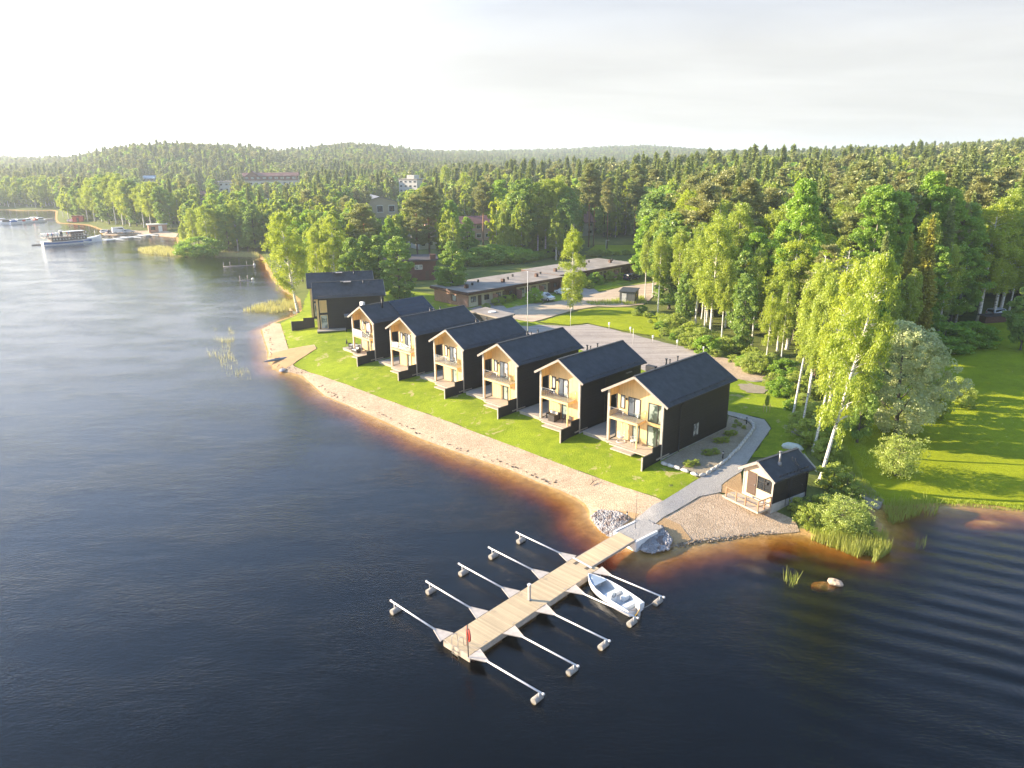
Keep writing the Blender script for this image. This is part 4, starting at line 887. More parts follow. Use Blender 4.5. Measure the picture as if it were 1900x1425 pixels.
for i, (x, y, th, lb, rt) in enumerate([(12.1, 68.45, 44.31, 'nearest and largest dark gabled lake house, beside the gravel bed', 'pair'), (5.13, 75.51, 45.2, 'second dark lake house from the right, with a grey sofa on its porch', 'single'),
        (-1.47, 82.54, 44.8, 'third dark lake house from the right, its terrace empty', 'strip'), (-8.07, 89.79, 44.2, 'fourth dark lake house from the right, its terrace empty', 'strip'), (-14.87, 97.27, 44.5, 'fifth dark lake house from the right, white cloth on the balcony rail', 'strip'),
        (-21.79, 105.03, 43.6, 'lake house with solar panels and towels on its balcony, leftmost of the blond-fronted row', 'strip')]):
    HS.append(lake_house(i, x, y, th, *((3.34, 3.97, 12.3) if i == 0 else (2.87, 3.43, 10.9)), lb, rt))
# solar panels and flue of the leftmost house
H, loc, a, px, dk, F2, D, hw, rf = HS[5]
zr, ze, ew = 7.72, 5.75, 3.43
def on_roof(X, Y, up=.0): return (X, Y, zr - (zr - ze) * abs(X) / ew + up)
m = MB(); m.slab([on_roof(ew * .97, 4.6, .16), on_roof(.12, 4.6, .16), on_roof(.12, 10.9, .16), on_roof(ew * .97, 10.9, .16)], .05); m.build('solar_panel', M['solar'], rf)
m = MB(); m.tube([(.9, 3.0, zr - .9), (.9, 3.0, zr + .95)], .11, 10).tube([(.9, 3.0, zr + .95), (.9, 3.0, zr + 1.05)], .17, 10); m.build('flue', M['black_metal'], rf)
m = MB(); m.box(-.9, .35, zr - .35, -.15, .75, zr + .45); m.tube([(-.5, .34, zr + .08), (-.5, .30, zr + .08)], .26, 14); m.build('heat_pump', M['white'], rf)

def item(name, loc_, rz, label, cat, group=None): return empty(name, loc_, rz, label, cat, group)
def chair(fn, X, Y, Z, rz, label, group=None, col='dark_rattan'):
    p = fn(X, Y, Z); o = item('garden_chair', p, rz, label, 'chair', group)
    MB().box(-.25, -.25, .38, .25, .25, .44).build('seat', M[col], o); MB().box(-.25, .2, .44, .25, .26, .86).build('backrest', M[col], o)
    for sx in (-.22, .22):
        for sy in (-.22, .22): MB().tube([(sx, sy, 0), (sx, sy, .38)], .018, 5).build('leg', M['black_metal'], o)
    return o
def table(fn, X, Y, Z, rz, label, w=.8, l=1.4, col='galv'):
    o = item('garden_table', fn(X, Y, Z), rz, label, 'table'); MB().box(-l / 2, -w / 2, .68, l / 2, w / 2, .72).build('table_top', M[col], o)
    for sx in (-1, 1):
        for sy in (-1, 1): MB().tube([(sx * (l / 2 - .06), sy * (w / 2 - .06), 0), (sx * (l / 2 - .06), sy * (w / 2 - .06), .68)], .022, 5).build('leg', M['black_metal'], o)
    return o
def sofa(fn, X, Y, Z, rz, label, l=1.9, col='dark_rattan'):
    o = item('outdoor_sofa', fn(X, Y, Z), rz, label, 'sofa'); m = MB(); m.box(-l / 2, -.38, .02, l / 2, .38, .34); m.box(-l / 2, .26, .34, l / 2, .40, .78); m.box(-l / 2, -.38, .34, -l / 2 + .14, .26, .6); m.box(l / 2 - .14, -.38, .34, l / 2, .26, .6); m.build('frame', M[col], o, .02)
    n = 2 if l < 1.7 else 3
    for k in range(n):
        a_ = -l / 2 + .16 + k * (l - .32) / n; MB().box(a_ + .01, -.36, .34, a_ + (l - .32) / n - .01, .24, .46).build('cushion', M['cushion'], o, .03); MB().box(a_ + .02, .12, .46, a_ + (l - .32) / n - .02, .255, .82).build('back_cushion', M['cushion'], o, .03)
    return o
R = math.radians
# leftmost house: furnished terrace, towels on the balcony
t0 = HS[5]; f5 = t0[1]
sofa(f5, -2.3, -.0, .37, R(44 - 90), 'grey corner sofa at the terrace edge of the solar-panel house', 1.5); table(f5, -3.9, .7, .37, R(-30), 'grey dining table on the open terrace of the solar-panel house')
for X, Y, r_ in ((-4.7, .5, 60), (-3.9, 1.5, 160), (-4.3, 1.4, 170), (-3.4, .0, 0)): chair(f5, X, Y, .37, R(r_ - 46), 'dark garden chair at the grey dining table of the solar-panel house', 'chairs at the grey dining table')
o = item('garden_parasol', f5(-5.6, .5, .37), 0, 'small folded dark parasol at the tip of the terrace', 'parasol'); MB().tube([(0, 0, 0), (0, 0, 1.3)], .02, 6).build('pole', M['steel'], o); MB().tube([(0, 0, .5), (0, 0, .75), (0, 0, 1.35)], [.03, .16, .03], 8).build('canopy', M['black_metal'], o)
o = item('log_basket', f5(.9, .55, .37), 0, 'round orange-brown basket beside the terrace door of the solar-panel house', 'basket'); MB().tube([(0, 0, 0), (0, 0, .25), (0, 0, .6)], [.28, .36, .3], 12).build('body', M['blond_side'], o); MB().tube([(0, 0, .6), (0, 0, .64)], [.31, .31], 12).build('rim', M['dark_rattan'], o)
def towel_mat(name, c1, c2, s):
    t = NT(name); k = t.n('TexWave'); k.inputs['Scale'].default_value = s; k.inputs['Distortion'].default_value = 6; t.l(t.obj(), k.inputs['Vector']); t.bsdf(t.mix(t.ramp(k.outputs[0], .35, .65), c1, c2), .9); return t.m
def cloth(fn, X0, X1, Y, Z1, drop, mat_, name, label, along='x', cat='towel'):
    """cloth hung over a rail: falls in soft folds on both sides"""
    n = 26; V = []; F = []
    for side in (-1, 1):
        for j in range(6):
            for i_ in range(n + 1):
                k = i_ / n; q = X0 + (X1 - X0) * k; z = -drop * (1 if side < 0 else .55) * j / 5; wv = .035 * math.sin(k * 21 + side) * (j / 5)
                V.append((q, Y + side * (.025 + .01 * j) + wv, Z1 + z) if along == 'x' else (Y + side * (.025 + .01 * j) + wv, q, Z1 + z))
    for s_ in (0, 1):
        for j in range(5):
            for i_ in range(n): b_ = s_ * 6 * (n + 1) + j * (n + 1) + i_; F.append((b_, b_ + 1, b_ + n + 2, b_ + n + 1))
    for i_ in range(n): F.append((i_, i_ + 1, 6 * (n + 1) + i_ + 1, 6 * (n + 1) + i_))
    me = np_mesh(name, np.array(V), np.array(F), [mat_], smooth_=True); o = link(name, me); o.location = fn[0]; o.rotation_euler = (0, 0, fn[1]); tag(o, label, cat); return o
tm1 = towel_mat('striped_towel', (.75, .72, .74), (.25, .2, .35), 3.5); tm2 = towel_mat('pink_towel', (.72, .66, .66), (.45, .28, .30), 2.); M['linen'] = mat('linen', (.72, .68, .60), .9, .06)
b5 = (f5(0, 0, 0), R(43.6 - 90)); b4 = (HS[4][1](0, 0, 0), R(44.5 - 90))
cloth(b5, t0[2] + .15, t0[2] + 2.5, -.03, F2 + 1.0, .95, tm1, 'patterned_towel', 'white and violet patterned towel over the balcony rail of the solar-panel house')
cloth(b5, t0[2] + 2.1, t0[2] + 3.0, 1.05, F2 + 1.9, 1.2, tm2, 'hanging_towel', 'pale pink towel hung high on the balcony of the solar-panel house')
o = item('laundry_rack', f5(t0[2] + 2.55, 1.05, F2 + .02), R(-46), 'thin rack holding the pale pink towel on the balcony', 'rack'); MB().tube([(-.5, 0, 0), (-.5, 0, 1.9), (.5, 0, 1.9), (.5, 0, 0)], .015, 5).build('frame', M['steel'], o)
for sx in (-.5, .5): MB().tube([(sx, -.25, .02), (sx, .25, .02)], .015, 5).build('foot', M['steel'], o)
cloth(b4, HS[4][2] + 1.2, HS[4][2] + 1.75, -.03, F2 + 1.0, .8, M['linen'], 'hanging_towel', 'plain white towel over the balcony rail of the fifth house')
# second house: dark sofa and planter; balcony chair
f1 = HS[1][1]; a1 = HS[1][2]
sofa(f1, a1 + 1.1, .75, .37, R(45.2 - 90), 'pale cushioned wicker sofa under the balcony of the second house', 1.5)
o = item('storage_box', f1(a1 + 1.6, .1, .37), R(-44.8), 'dark wicker storage box behind the post of the second house', 'box'); MB().box(-.45, -.25, 0, .45, .25, .72).build('body', M['dark_rattan'], o, .02); MB().box(-.47, -.27, .72, .47, .27, .78).build('lid', M['frame'], o)
chair(f1, a1 + 2.9, .7, .37, R(-20), 'dark low chair by the terrace door of the second house'); chair(f1, a1 + 3.5, .6, .37, R(-60), 'dark chair at the right end of the second house porch')
chair(f1, a1 + 1.0, .7, F2 + .02, R(-30), 'dark chair on the balcony of the second house'); table(f1, a1 + .5, .5, F2 + .02, R(-45), 'small dark table on the balcony of the second house', .45, .45, 'frame')
chair(HS[3][1], HS[3][2] + 2.6, .7, F2 + .02, R(-60), 'dark chair on the balcony of the fourth house'); chair(HS[2][1], HS[2][2] + 2.6, .7, F2 + .02, R(-60), 'dark chair on the balcony of the third house')
# first house: white round hanging chair, armchair
f0 = HS[0][1]; a0 = HS[0][2]
o = item('hanging_chair', f0(a0 + 1.25, .45, .37), R(-20), 'white egg-shaped hanging chair on its stand under the first balcony', 'chair')
m = MB()
for k in range(14):
    a_ = 2 * math.pi * k / 14; m.tube([(.42 * math.cos(a_) * math.sin(q) , .42 * math.sin(a_) * math.sin(q) * (.8), .85 - .5 * math.cos(q)) for q in np.linspace(.05, 2.2, 7)], .016, 4, cap=False)
m.tube([(.40 * math.cos(q), .32 * math.sin(q), .6) for q in np.linspace(0, 6.283, 18)], .02, 5, cap=False); m.build('basket', M['white'], o)
MB().tube([(0, .5, .03), (0, .62, 1.2), (0, .4, 1.95), (0, .0, 1.9)], .03, 6).tube([(0, 0, 1.9), (0, 0, 1.3)], .012, 4).build('stand', M['white'], o); MB().tube([(.45 * math.cos(q), .45 * math.sin(q), .03) for q in np.linspace(0, 6.283, 18)], .025, 5, cap=False).build('base', M['white'], o)
MB().sphere((0, 0, .5), .34, 0, 12, 6, 1, .85, .4).build('cushion', M['cushion'], o)
o = item('rope_armchair', f0(a0 + 2.6, .75, .37), R(-60), 'white rope armchair with round back beside the hanging chair', 'chair')
m = MB(); m.tube([(.38 * math.cos(q), .36 * math.sin(q), .72) for q in np.linspace(-.3, 3.44, 12)], .03, 6)
for q in np.linspace(-.3, 3.44, 16): m.tube([(.38 * math.cos(q), .36 * math.sin(q), .72), (.30 * math.cos(q), .28 * math.sin(q), .38)], .012, 4)
m.build('backrest', M['white'], o); MB().tube([(0, 0, .36), (0, 0, .46)], .32, 14).build('seat', M['cushion'], o)
for q in (.8, 2.4, 3.9, 5.5): MB().tube([(.26 * math.cos(q), .26 * math.sin(q), .36), (.32 * math.cos(q), .32 * math.sin(q), 0)], .018, 5).build('leg', M['white'], o)

# ---------------------------------------------------------------- the two dark houses at the left end
def dark_house(bx, by, th, label, W_=5.9, L=11.3, zr=7.9, ze=5.7, deck=True):
    H = empty('dark_house', (bx, by, GZ), R(th - 90), label, 'house', 'tall dark houses at the left end'); hw = W_ / 2; ew = hw + .35; top = lambda X: zr - (zr - ze) * abs(X) / ew - .1
    m = MB(); m.poly([(-hw, 0, -.1), (hw, 0, -.1), (hw, 0, top(hw)), (0, 0, top(0)), (-hw, 0, top(hw))]); m.build('front_wall', M['blond_board'], H)
    for z0 in (.4, 3.1): window(H, 'window', -hw + .6, -hw + 2.0, z0, z0 + 2.1, 0, 1, 'glass_pale'); window(H, 'window', .6, 2.3, z0, z0 + 2.1, 0, 1, 'glass_pale')
    m = MB(); m.poly([(-hw, L, -.1), (-hw, L, top(hw)), (0, L, top(0)), (hw, L, top(hw)), (hw, L, -.1)])
    for s_ in (-1, 1): m.poly([(s_ * hw, 0, -.1), (s_ * hw, L, -.1), (s_ * hw, L, top(hw)), (s_ * hw, 0, top(hw))])
    m.build('walls', M['black_board'], H)
    m = MB(); m.box(-hw - .02, -.04, -.1, -hw + .25, -.001, top(hw)); m.box(hw - .25, -.04, -.1, hw + .02, -.001, top(hw)); m.box(-hw + .25, -.05, 2.7, hw - .25, -.001, 3.1); m.box(hw + .001, -.04, -.1, hw + .04, .3, top(hw)); m.build('corner_boards', M['blond'], H)
    rf = gable_roof(H, ew, -.5, L + .3, ze, zr)
    m = MB(); m.box(-.2, L * .42, zr - .05, 1.3, L * .42 + 1.3, zr + .02); m.build('roof_hatch', M['verge'], rf); m = MB(); m.bar((-1.2, L * .4, zr - .5), (1.2, L * .4, zr + .2), .4, .05); m.bar((-1.2, L * .45, zr - .5), (1.2, L * .45, zr + .2), .06, .05); m.build('roof_ladder', M['galv'], rf)
    pipes(rf, [(.6, L * .72, zr - .4, .5, .1), (.9, L * .8, zr - .6, .4, .08)])
    for z0, z1 in ((.5, 2.7), (3.3, 5.2)):
        m = MB(); y0, y1 = .5, 1.7; m.box(hw, y0, z0, hw + .06, y0 + .1, z1); m.box(hw, y1 - .1, z0, hw + .06, y1, z1); m.box(hw, y0, z1, hw + .06, y1, z1 + .1); m.box(hw, y0, z0 - .1, hw + .06, y1, z0); w = m.build('window', M['blond'], H)
        MB().box(hw - .01, y0 + .1, z0, hw + .02, y1 - .1, z1).build('pane', M['blond_side' if z0 > 3 else 'glass_pale'], w)
    if deck:
        m = MB(); m.box(hw + .02, -.2, .22, hw + 1.5, 4.6, .36); m.box(hw + .02, -.19, -.3, hw + 1.45, -.1, .2); m.build('deck', M['deck'], H)
        m = MB(); m.box(hw + .1, 4.4, 2.6, hw + 2.2, 7.8, 2.8); m.build('canopy', M['verge'], H); m = MB(); m.box(hw + 2.0, 4.5, 0, hw + 2.15, 4.65, 2.6); m.box(hw + .1, 5.9, 0, hw + 2.1, 6.0, 2.6); m.build('storage_wall', M['black_board'], H)
    return H
TH2 = 15.0; ra, rb_ = G(580, 523, 9.4), G(569.5, 506, 9.4)
px0, py0 = G(591, 614, 1.6); c2, s2 = math.cos(R(TH2)), math.sin(R(TH2))
dark_house(px0 - s2 * 2.95, py0 + c2 * 2.95, TH2, 'dark house with blond corner and terrace, in front of its twin at the left end')
dark_house(px0 - s2 * 2.95 + rb_[0] - ra[0], py0 + c2 * 2.95 + rb_[1] - ra[1], TH2, 'dark house mostly hidden behind its twin at the left end', deck=False)
Fn = empty('privacy_fence', (*G(585, 607, 1.5), 1.5), R(TH2 - 90), 'separate dark board fence on the lawn left of the twin dark houses', 'fence'); m = MB(); m.box(-.04, -1.9, -.2, .05, -.05, 1.75); m.box(-.04, -3.9, -.4, .05, -1.901, 1.25); m.build('boards', M['fence_board'], Fn); MB().box(-.07, -3.99, -.5, .08, -3.901, 1.27).build('post', M['trim'], Fn)

# ---------------------------------------------------------------- sauna cabin by the dock
def cabin():
    B = G(1431, 940, 1.2); A = G(1377, 915, 1.2); Bk = G(1484, 912, 1.2); v = Vector((B[0] - A[0], B[1] - A[1])); th = math.atan2(v.y, v.x); W_ = v.length; hw = W_ / 2; L = 4.6
    cx, cy = (A[0] + B[0]) / 2, (A[1] + B[1]) / 2; H = empty('sauna_cabin', (cx, cy, 1.15), th, 'small cream-fronted sauna cabin with dark sides and metal chimney', 'cabin'); ze, zr, ew = 2.55, 3.75, hw + .35; top = lambda X: zr - (zr - ze) * abs(X) / ew - .1
    m = MB(); m.poly([(-hw, 0, .25), (hw, 0, .25), (hw, 0, top(hw)), (0, 0, top(0)), (-hw, 0, top(hw))]); m.build('front_wall', M['cream'], H)
    m = MB(); m.box(-hw, .001, .25, -hw + .15, L, top(hw)); m.box(hw - .15, .001, .25, hw, L, top(hw)); m.poly([(-hw, L, .25), (-hw, L, top(hw)), (0, L, top(0)), (hw, L, top(hw)), (hw, L, .25)]); m.build('side_walls', M['black_board'], H)
    MB().box(-hw - .02, -.02, -.6, hw + .02, L + .02, .249).build('plinth', M['concrete'], H); m = MB(); m.box(-hw - .01, -.03, .25, -hw + .12, -.001, top(hw)); m.box(hw - .1, -.03, .25, hw + .03, -.001, top(hw)); m.build('corner_boards', M['trim'], H)
    rf = gable_roof(H, ew, -.35, L + .35, ze, zr); 
    m = MB(); m.tube([(.75, 1.6, 3.1), (.75, 1.6, 4.4)], .085, 12).tube([(.75, 1.6, 4.4), (.75, 1.6, 4.5)], [.14, .14], 12); m.tube([(.75, 1.6, 3.1), (.75, 1.6, 3.5)], [.22, .16], 12); m.build('chimney', M['steel_dark'], rf)
    m = MB()
    for X in (1.2, 1.55):
        m.tube([(X + .75, 3.0, ze + .1), (X - .25, 3.0, 3.45), (X - .25, 3.0, 3.75)], .02, 5)
    for k in range(4): m.tube([(1.2 + .75 - k * .25, 3.0, ze + .15 + k * .24), (1.95 + .2 - k * .25, 3.35, ze + .12 + k * .24)], .015, 4)
    m.build('roof_ladder', M['black_metal'], rf)
    m = MB(); m.box(-hw + .45, -.05, .35, -hw + 1.4, -.001, 2.45); d = m.build('door', M['wood_brown'], H); MB().box(-hw + 1.28, -.1, 1.3, -hw + 1.33, -.051, 1.45).build('handle', M['steel'], d)
    w = window(H, 'window', -hw + 1.5, -hw + 2.95, 1.15, 2.35, 0, 1, 'glass', 'frame', .07, .05); m = MB().box(hw - .75, -.14, 1.85, hw - .55, -.001, 2.1); m.build('wall_lamp', M['black_metal'], H)
    m = MB(); m.tube([(ew - .02, L - .1, ze - .1), (hw + .08, L - .1, ze - .4), (hw + .08, L - .1, -.3)], .045, 7); m.tube([(ew - .02, 1.7, ze - .1), (hw + .12, 1.7, ze - .4), (hw + .12, 1.7, -.3)], .02, 5); m.tube([(hw + .12, 2.2, -.3), (hw + .12, 2.2, ze - .3)], .02, 5); m.build('downpipe', M['black_metal'], H)
    m = MB(); m.box(-hw - .75, -1.75, -.15, hw + .05, -.03, .02); m.build('deck', M['deck'], H)
    m = MB(); ps = [(-hw - .35, -1.68), (-hw + .75, -1.68), (-hw + 1.75, -1.68), (hw - .05, -1.68), (hw - .02, -.9), (hw - .02, -.12)]
    for X, Y in ps: m.box(X - .045, Y - .045, -.1, X + .045, Y + .045, .98)
    m.box(-hw - .4, -1.73, .93, hw + .02, -1.62, .99); m.box(hw - .08, -1.62, .93, hw + .04, -.06, .99); m.box(-hw - .3, -1.66, .42, hw - .05, -1.64, .5); m.box(hw - .05, -1.6, .42, hw - .03, -.1, .5); m.build('railing', M['rail_wood'], H)
M['cream'] = board_mat('cream_board', (.64, .50, .33), .12, 0, .06, .6, .25, .3); M['wood_brown'] = board_mat('brown_door', (.10, .06, .04), .1, 2, .15, .5, .5); M['rail_wood'] = mat('rail_wood', (.38, .22, .12), .6, .15)
M['steel_dark'] = mat('steel_dark', (.22, .22, .22), .4, .2, 4, 0, 20, .6)
cabin()
# ---------------------------------------------------------------- the dock
M['dock_wood'] = board_mat('dock_wood', (.56, .43, .26), .14, 0, .22, .65, .55, .5, 10.)
M['dock_side'] = mat('dock_side', (.42, .35, .27), .7, .15, 3)
M['yellow'] = mat('yellow_rope', (.75, .42, .03), .6)
DTH = 47.3; DR = R(DTH); DO = Vector((-3.38, 39.35, .0)); dcs, dsn = math.cos(DR), math.sin(DR)
def DL(x, y, z=0.): return (DO.x + x * dcs - y * dsn, DO.y + x * dsn + y * dcs, z)
dk_ = empty('dock', tuple(DO), DR, 'long pale wooden dock with five mooring booms on each side', 'dock')
MB().box(-.28, -1.15, .40, 13.2, 1.15, .50).build('deck', M['dock_wood'], dk_)
m = MB(); m.box(-.34, -1.2, .0, -.281, 1.2, .497); m.box(-.28, -1.2, .1, 13.2, -1.151, .46); m.box(-.28, 1.151, .1, 13.2, 1.2, .46); m.box(13.201, -1.2, .1, 13.25, 1.2, .46); m.build('edge_beam', M['dock_side'], dk_)
for k in range(4): MB().box(.2 + k * 3.4, -1.0, -.35, 2.8 + k * 3.4, 1.0, .36).build('float', M['concrete'], dk_)
for X, Y in ((12.6, .55), (12.6, -.5)): MB().box(X - .22, Y - .14, .501, X + .22, Y + .14, .512).build('hinge_cover', M['dirt'], dk_)
for k in range(10):
    X, Y = 1.2 + (k // 2) * 2.7, (-1.02, 1.02)[k % 2]; MB().tube([(X - .13, Y, .5), (X - .1, Y, .58), (X + .1, Y, .58), (X + .13, Y, .5)], .015, 5).build('mooring_cleat', M['steel'], dk_)
# gangway and abutment
g0 = Vector((*G(1087, 1041, .55), .56)); g1 = Vector((*G(1163, 994, 1.0), .98)); gv = g1 - g0; ga = math.atan2(gv.y, gv.x); gl = gv.xy.length; sl = (g1.z - g0.z) / gl
gw = empty('gangway', tuple(g0), ga, 'narrow plank gangway between the stone banks and the dock', 'gangway'); wd2 = .78
m = MB(); m.slab([(-.3, -wd2, .0), (gl, -wd2, g1.z - g0.z), (gl, wd2, g1.z - g0.z), (-.3, wd2, .0)], .05); m.build('deck', M['dock_wood'], gw)
for s_ in (-1, 1): MB().bar((-.3, s_ * (wd2 + .04), -.10), (gl, s_ * (wd2 + .04), g1.z - g0.z - .10), .06, .2).build('side_beam', M['dock_side'], gw)
m = MB(); m.poly([(-.5, -wd2 - .2, .008), (-.5, wd2 + .2, .008), (-.32, wd2 + .2, .03), (-.32, -wd2 - .2, .03)]); m.build('hinge_plate', M['galv'], gw)
ab = empty('landing_block', tuple(G(1180, 985, .9)) + (0,), ga, 'concrete landing block where the path meets the gangway', 'landing')
m = MB(); m.box(-1.35, -1.02, -.3, -1.18, 1.02, .86); m.box(-1.35, 1.021, -.3, 1.3, 1.2, .92); m.box(-1.35, -1.2, -.3, 1.3, -1.021, .92); m.build('kerb_wall', M['white'], ab); MB().box(-1.18, -1.02, -.3, 2.2, 1.02, .88).build('slab', M['path_mat'], ab)
# booms: build one, copy nine
def boom():
    b = empty('mooring_boom', (0, 0, 0), 0)
    m = MB(); m.slab([(1.2, -.52, .50), (2.35, -.07, .53), (2.35, .07, .53), (1.2, .52, .50)], .03); m.bar((1.2, -.55, .49), (2.38, -.08, .52), .05, .06); m.bar((1.2, .55, .49), (2.38, .08, .52), .05, .06); m.build('foot_plate', M['boom_plate'], b)
    MB().tube([(2.3, 0, .52), (6.85, 0, .64)], .058, 8).build('tube', M['galv'], b)
    m = MB(); m.tube([(6.55, 0, .62), (6.55, 0, .25)], .035, 6); m.build('float_bracket', M['galv'], b)
    MB().tube([(6.42, -.36, .1), (6.42, .36, .1)], .21, 12).build('float', M['float_grey'], b)
    MB().sphere((6.88, 0, .66), .09, 0, 8, 5).build('end_cap', M['galv'], b); return b
M['boom_plate'] = mat('boom_plate', (.50, .44, .38), .6, .1); M['float_grey'] = mat('float_grey', (.30, .28, .25), .6, .2, 4)
bp = boom(); n_ = 0
ordn = ['outermost', 'second from the outer end', 'middle', 'second from the gangway', 'innermost']
for side in (1, -1):
    for k in range(5):
        b = bp if n_ == 0 else copy_tree(bp); n_ += 1; b.location = DL(3.23 * k - .03 * (side > 0), 0, 0); b.rotation_euler = (0, 0, DR + side * math.pi / 2)
        tag(b, '%s mooring boom on the dock side %s' % (ordn[k], 'away from the motorboat' if side > 0 else 'of the motorboat'), 'boom', 'mooring booms of the dock')
# post, ladder, lifebuoy
p = G(982, 1113, .5); o = empty('power_post', (p[0], p[1], .5), DR, 'square pale post standing in the middle of the dock', 'post'); MB().box(-.09, -.09, 0, .09, .09, 1.18).build('body', M['trim'], o, .01); MB().box(-.11, -.11, 1.181, .11, .11, 1.26).build('cap', M['galv'], o); MB().box(-.14, -.14, .0, .14, .14, .03).build('base', M['steel'], o)
q = empty('swim_ladder', DL(-.3, .05, 0), DR, 'steel swimming ladder with high hand loops at the outer end of the dock', 'ladder')
for s_ in (-.28, .28): MB().tube([(-.1, s_, -.7), (-.1, s_, .6), (-.08, s_, 1.15), (.1, s_, 1.28), (.35, s_, 1.15), (.42, s_, .5)], .022, 6).build('handrail', M['steel'], q)
for z in (-.3, -.02, .26): MB().bar((-.1, -.28, z), (-.1, .28, z), .08, .03).build('rung', M['steel'], q)
q = empty('lifebuoy_post', (*G(869, 1219, .5), .5), R(18), 'post with red lifebuoy and red boat hook at the dock corner', 'lifebuoy post')
MB().tube([(0, 0, 0), (0, 0, 2.3)], .035, 8).build('post', M['black_metal'], q)
MB().tube([(.07 + 0 * k, .28 * math.cos(k), 1.55 + .38 * math.sin(k)) for k in np.linspace(0, 6.283, 20)], .06, 7, cap=False).build('lifebuoy', M['red'], q); MB().tube([(-.06, .06, .8), (-.06, .06, 2.25)], .02, 5).build('boat_hook', M['red'], q)
MB().tube([(.14, .2 * math.cos(k), 1.5 + .26 * math.sin(k)) for k in np.linspace(0, 6.283, 16)], .018, 5, cap=False).build('rope', M['white'], q)
# ---------------------------------------------------------------- motorboat
def loft(st, mb, m=0, sm=True):
    b = len(mb.v); n = len(st[0])
    for s_ in st: mb.v += [tuple(p) for p in s_]
    for i in range(len(st) - 1):
        for j in range(n - 1):
            a = b + i * n + j; mb.f.append((a, a + 1, a + n + 1, a + n)); mb.m.append(m); mb.sm.append(sm)
M['boat_floor'] = mat('boat_floor', (.44, .47, .49), .6, .06); M['screen'] = clear_glass(); M['screen'].name = 'windshield'
def motorboat():
    bow, stern = Vector((*G(1092, 1072, .5), 0)), Vector((*G(1181, 1129, .4), 0)); d = bow - stern; L = d.length
    B = empty('motorboat', tuple(stern), math.atan2(d.y, d.x), 'white open motorboat with blue-grey floor moored between two booms', 'boat')
    X = [0, .12, .3, .5, .68, .82, .92, .98, 1.0]; hb = [.80, .86, .90, .89, .80, .60, .36, .14, .02]; sh = [.52, .52, .53, .56, .61, .68, .75, .80, .82]; kz = [-.12, -.14, -.15, -.14, -.1, .0, .2, .5, .78]
    out, inn = [], []
    for x, h, s_, k in zip(X, hb, sh, kz):
        out.append([(x * L, h * a, (k + (s_ - k) * q)) for a, q in ((-1, 1), (-.98, .6), (-.86, .22), (-.45, .06), (0, 0), (.45, .06), (.86, .22), (.98, .6), (1, 1))])
        hi = max(h - .07, .01); fl = max(.12, k + .1); inn.append([(max(x * L - (0 if x < .9 else .06), .07), hi * a, z) for a, z in ((-1, s_ + .005), (-.98, s_ - .1), (-.85, fl), (0, fl), (.85, fl), (.98, s_ - .1), (1, s_ + .005))])
    m = MB(); loft(out, m); t_ = out[0]; m.poly([(0, p[1], p[2]) for p in t_][::-1]); m.build('hull', M['white_hull'], B)
    m = MB(); loft([s_ for s_ in inn if s_[0][0] < .9 * L], m); m.poly([tuple(p) for p in inn[0]]); m.build('inner_liner', M['boat_floor'], B)
    m = MB()
    for s_ in (-1, 1): m.tube([(x * L, s_ * (h - .03), z + .02) for x, h, z in zip(X, hb, sh)], .04, 6)
    m.build('gunwale', M['white_hull'], B); m = MB(); m.poly([(.74 * L, -.66, .66), (.74 * L, .66, .66), (.82 * L, .56, .69), (.92 * L, .33, .76), (.985 * L, .05, .81), (.985 * L, -.05, .81), (.92 * L, -.33, .76), (.82 * L, -.56, .69)][::-1]); m.build('foredeck', M['blue_grey'], B)
    MB().box(.46 * L, -.80, .15, .46 * L + .42, .80, .42).build('seat', M['white'], B, .03); MB().box(.10 * L, -.76, .15, .10 * L + .4, .76, .42).build('seat', M['white'], B, .03)
    MB().box(.28 * L, -.72, .15, .28 * L + .35, -.15, .48).build('seat', M['white'], B, .03); m = MB().box(.36 * L, .18, .15, .36 * L + .34, .74, .80); c = m.build('console', M['white'], B, .04)
    m = MB(); m.slab([(.37 * L + .3, .16, .8), (.37 * L + .3, .76, .8), (.37 * L + .12, .72, 1.12), (.37 * L + .12, .20, 1.12)], .012); m.build('windshield', M['screen'], c)
    MB().tube([(.355 * L, .46 + .16 * math.cos(k), .78 + .16 * math.sin(k)) for k in np.linspace(0, 6.283, 14)], .018, 5, cap=False).build('steering_wheel', M['black_metal'], c)
    e = MB(); e.box(-.42, -.17, .55, .0, .17, .98); ee = e.build('outboard_motor', M['white'], B, .07); MB().box(-.32, -.07, -.35, -.12, .07, .56).build('motor_leg', M['galv'], ee, .02)
    MB().tube([(.80 * L, -.42, .72), (.84 * L, -.4, .98), (.97 * L, 0, 1.08), (.84 * L, .4, .98), (.80 * L, .42, .72)], .016, 5).build('bow_rail', M['steel'], B)
    return B, stern, d.normalized(), L
M['blue_grey'] = mat('blue_grey', (.34, .42, .50), .5, .05)
Bt, st_, dv, BL = motorboat(); sd_ = Vector((-dv.y, dv.x, 0))
def rope(name, a, b, sag, label, col='white', r=.014):
    pts = [Vector(a).lerp(Vector(b), k) - Vector((0, 0, sag * 4 * k * (1 - k))) for k in np.linspace(0, 1, 8)]
    tag(MB().tube(pts, r, 5).build(name, M[col]), label, 'rope')
tipR = lambda k: Vector(DL(3.23 * k, -6.6, .6))
rope('mooring_rope', st_ - sd_ * .6 + Vector((0, 0, .5)), tipR(3), .05, 'yellow rope from the motorboat stern to the boom end', 'yellow', .025); rope('mooring_rope', st_ + sd_ * .6 + Vector((0, 0, .5)), tipR(4), .3, 'slack pale rope from the stern to the innermost boom end', 'trim')
rope('mooring_rope', st_ + dv * BL + Vector((0, 0, .8)), DL(11.0, -1.1, .55), .05, 'short rope from the motorboat bow to the dock', 'trim')
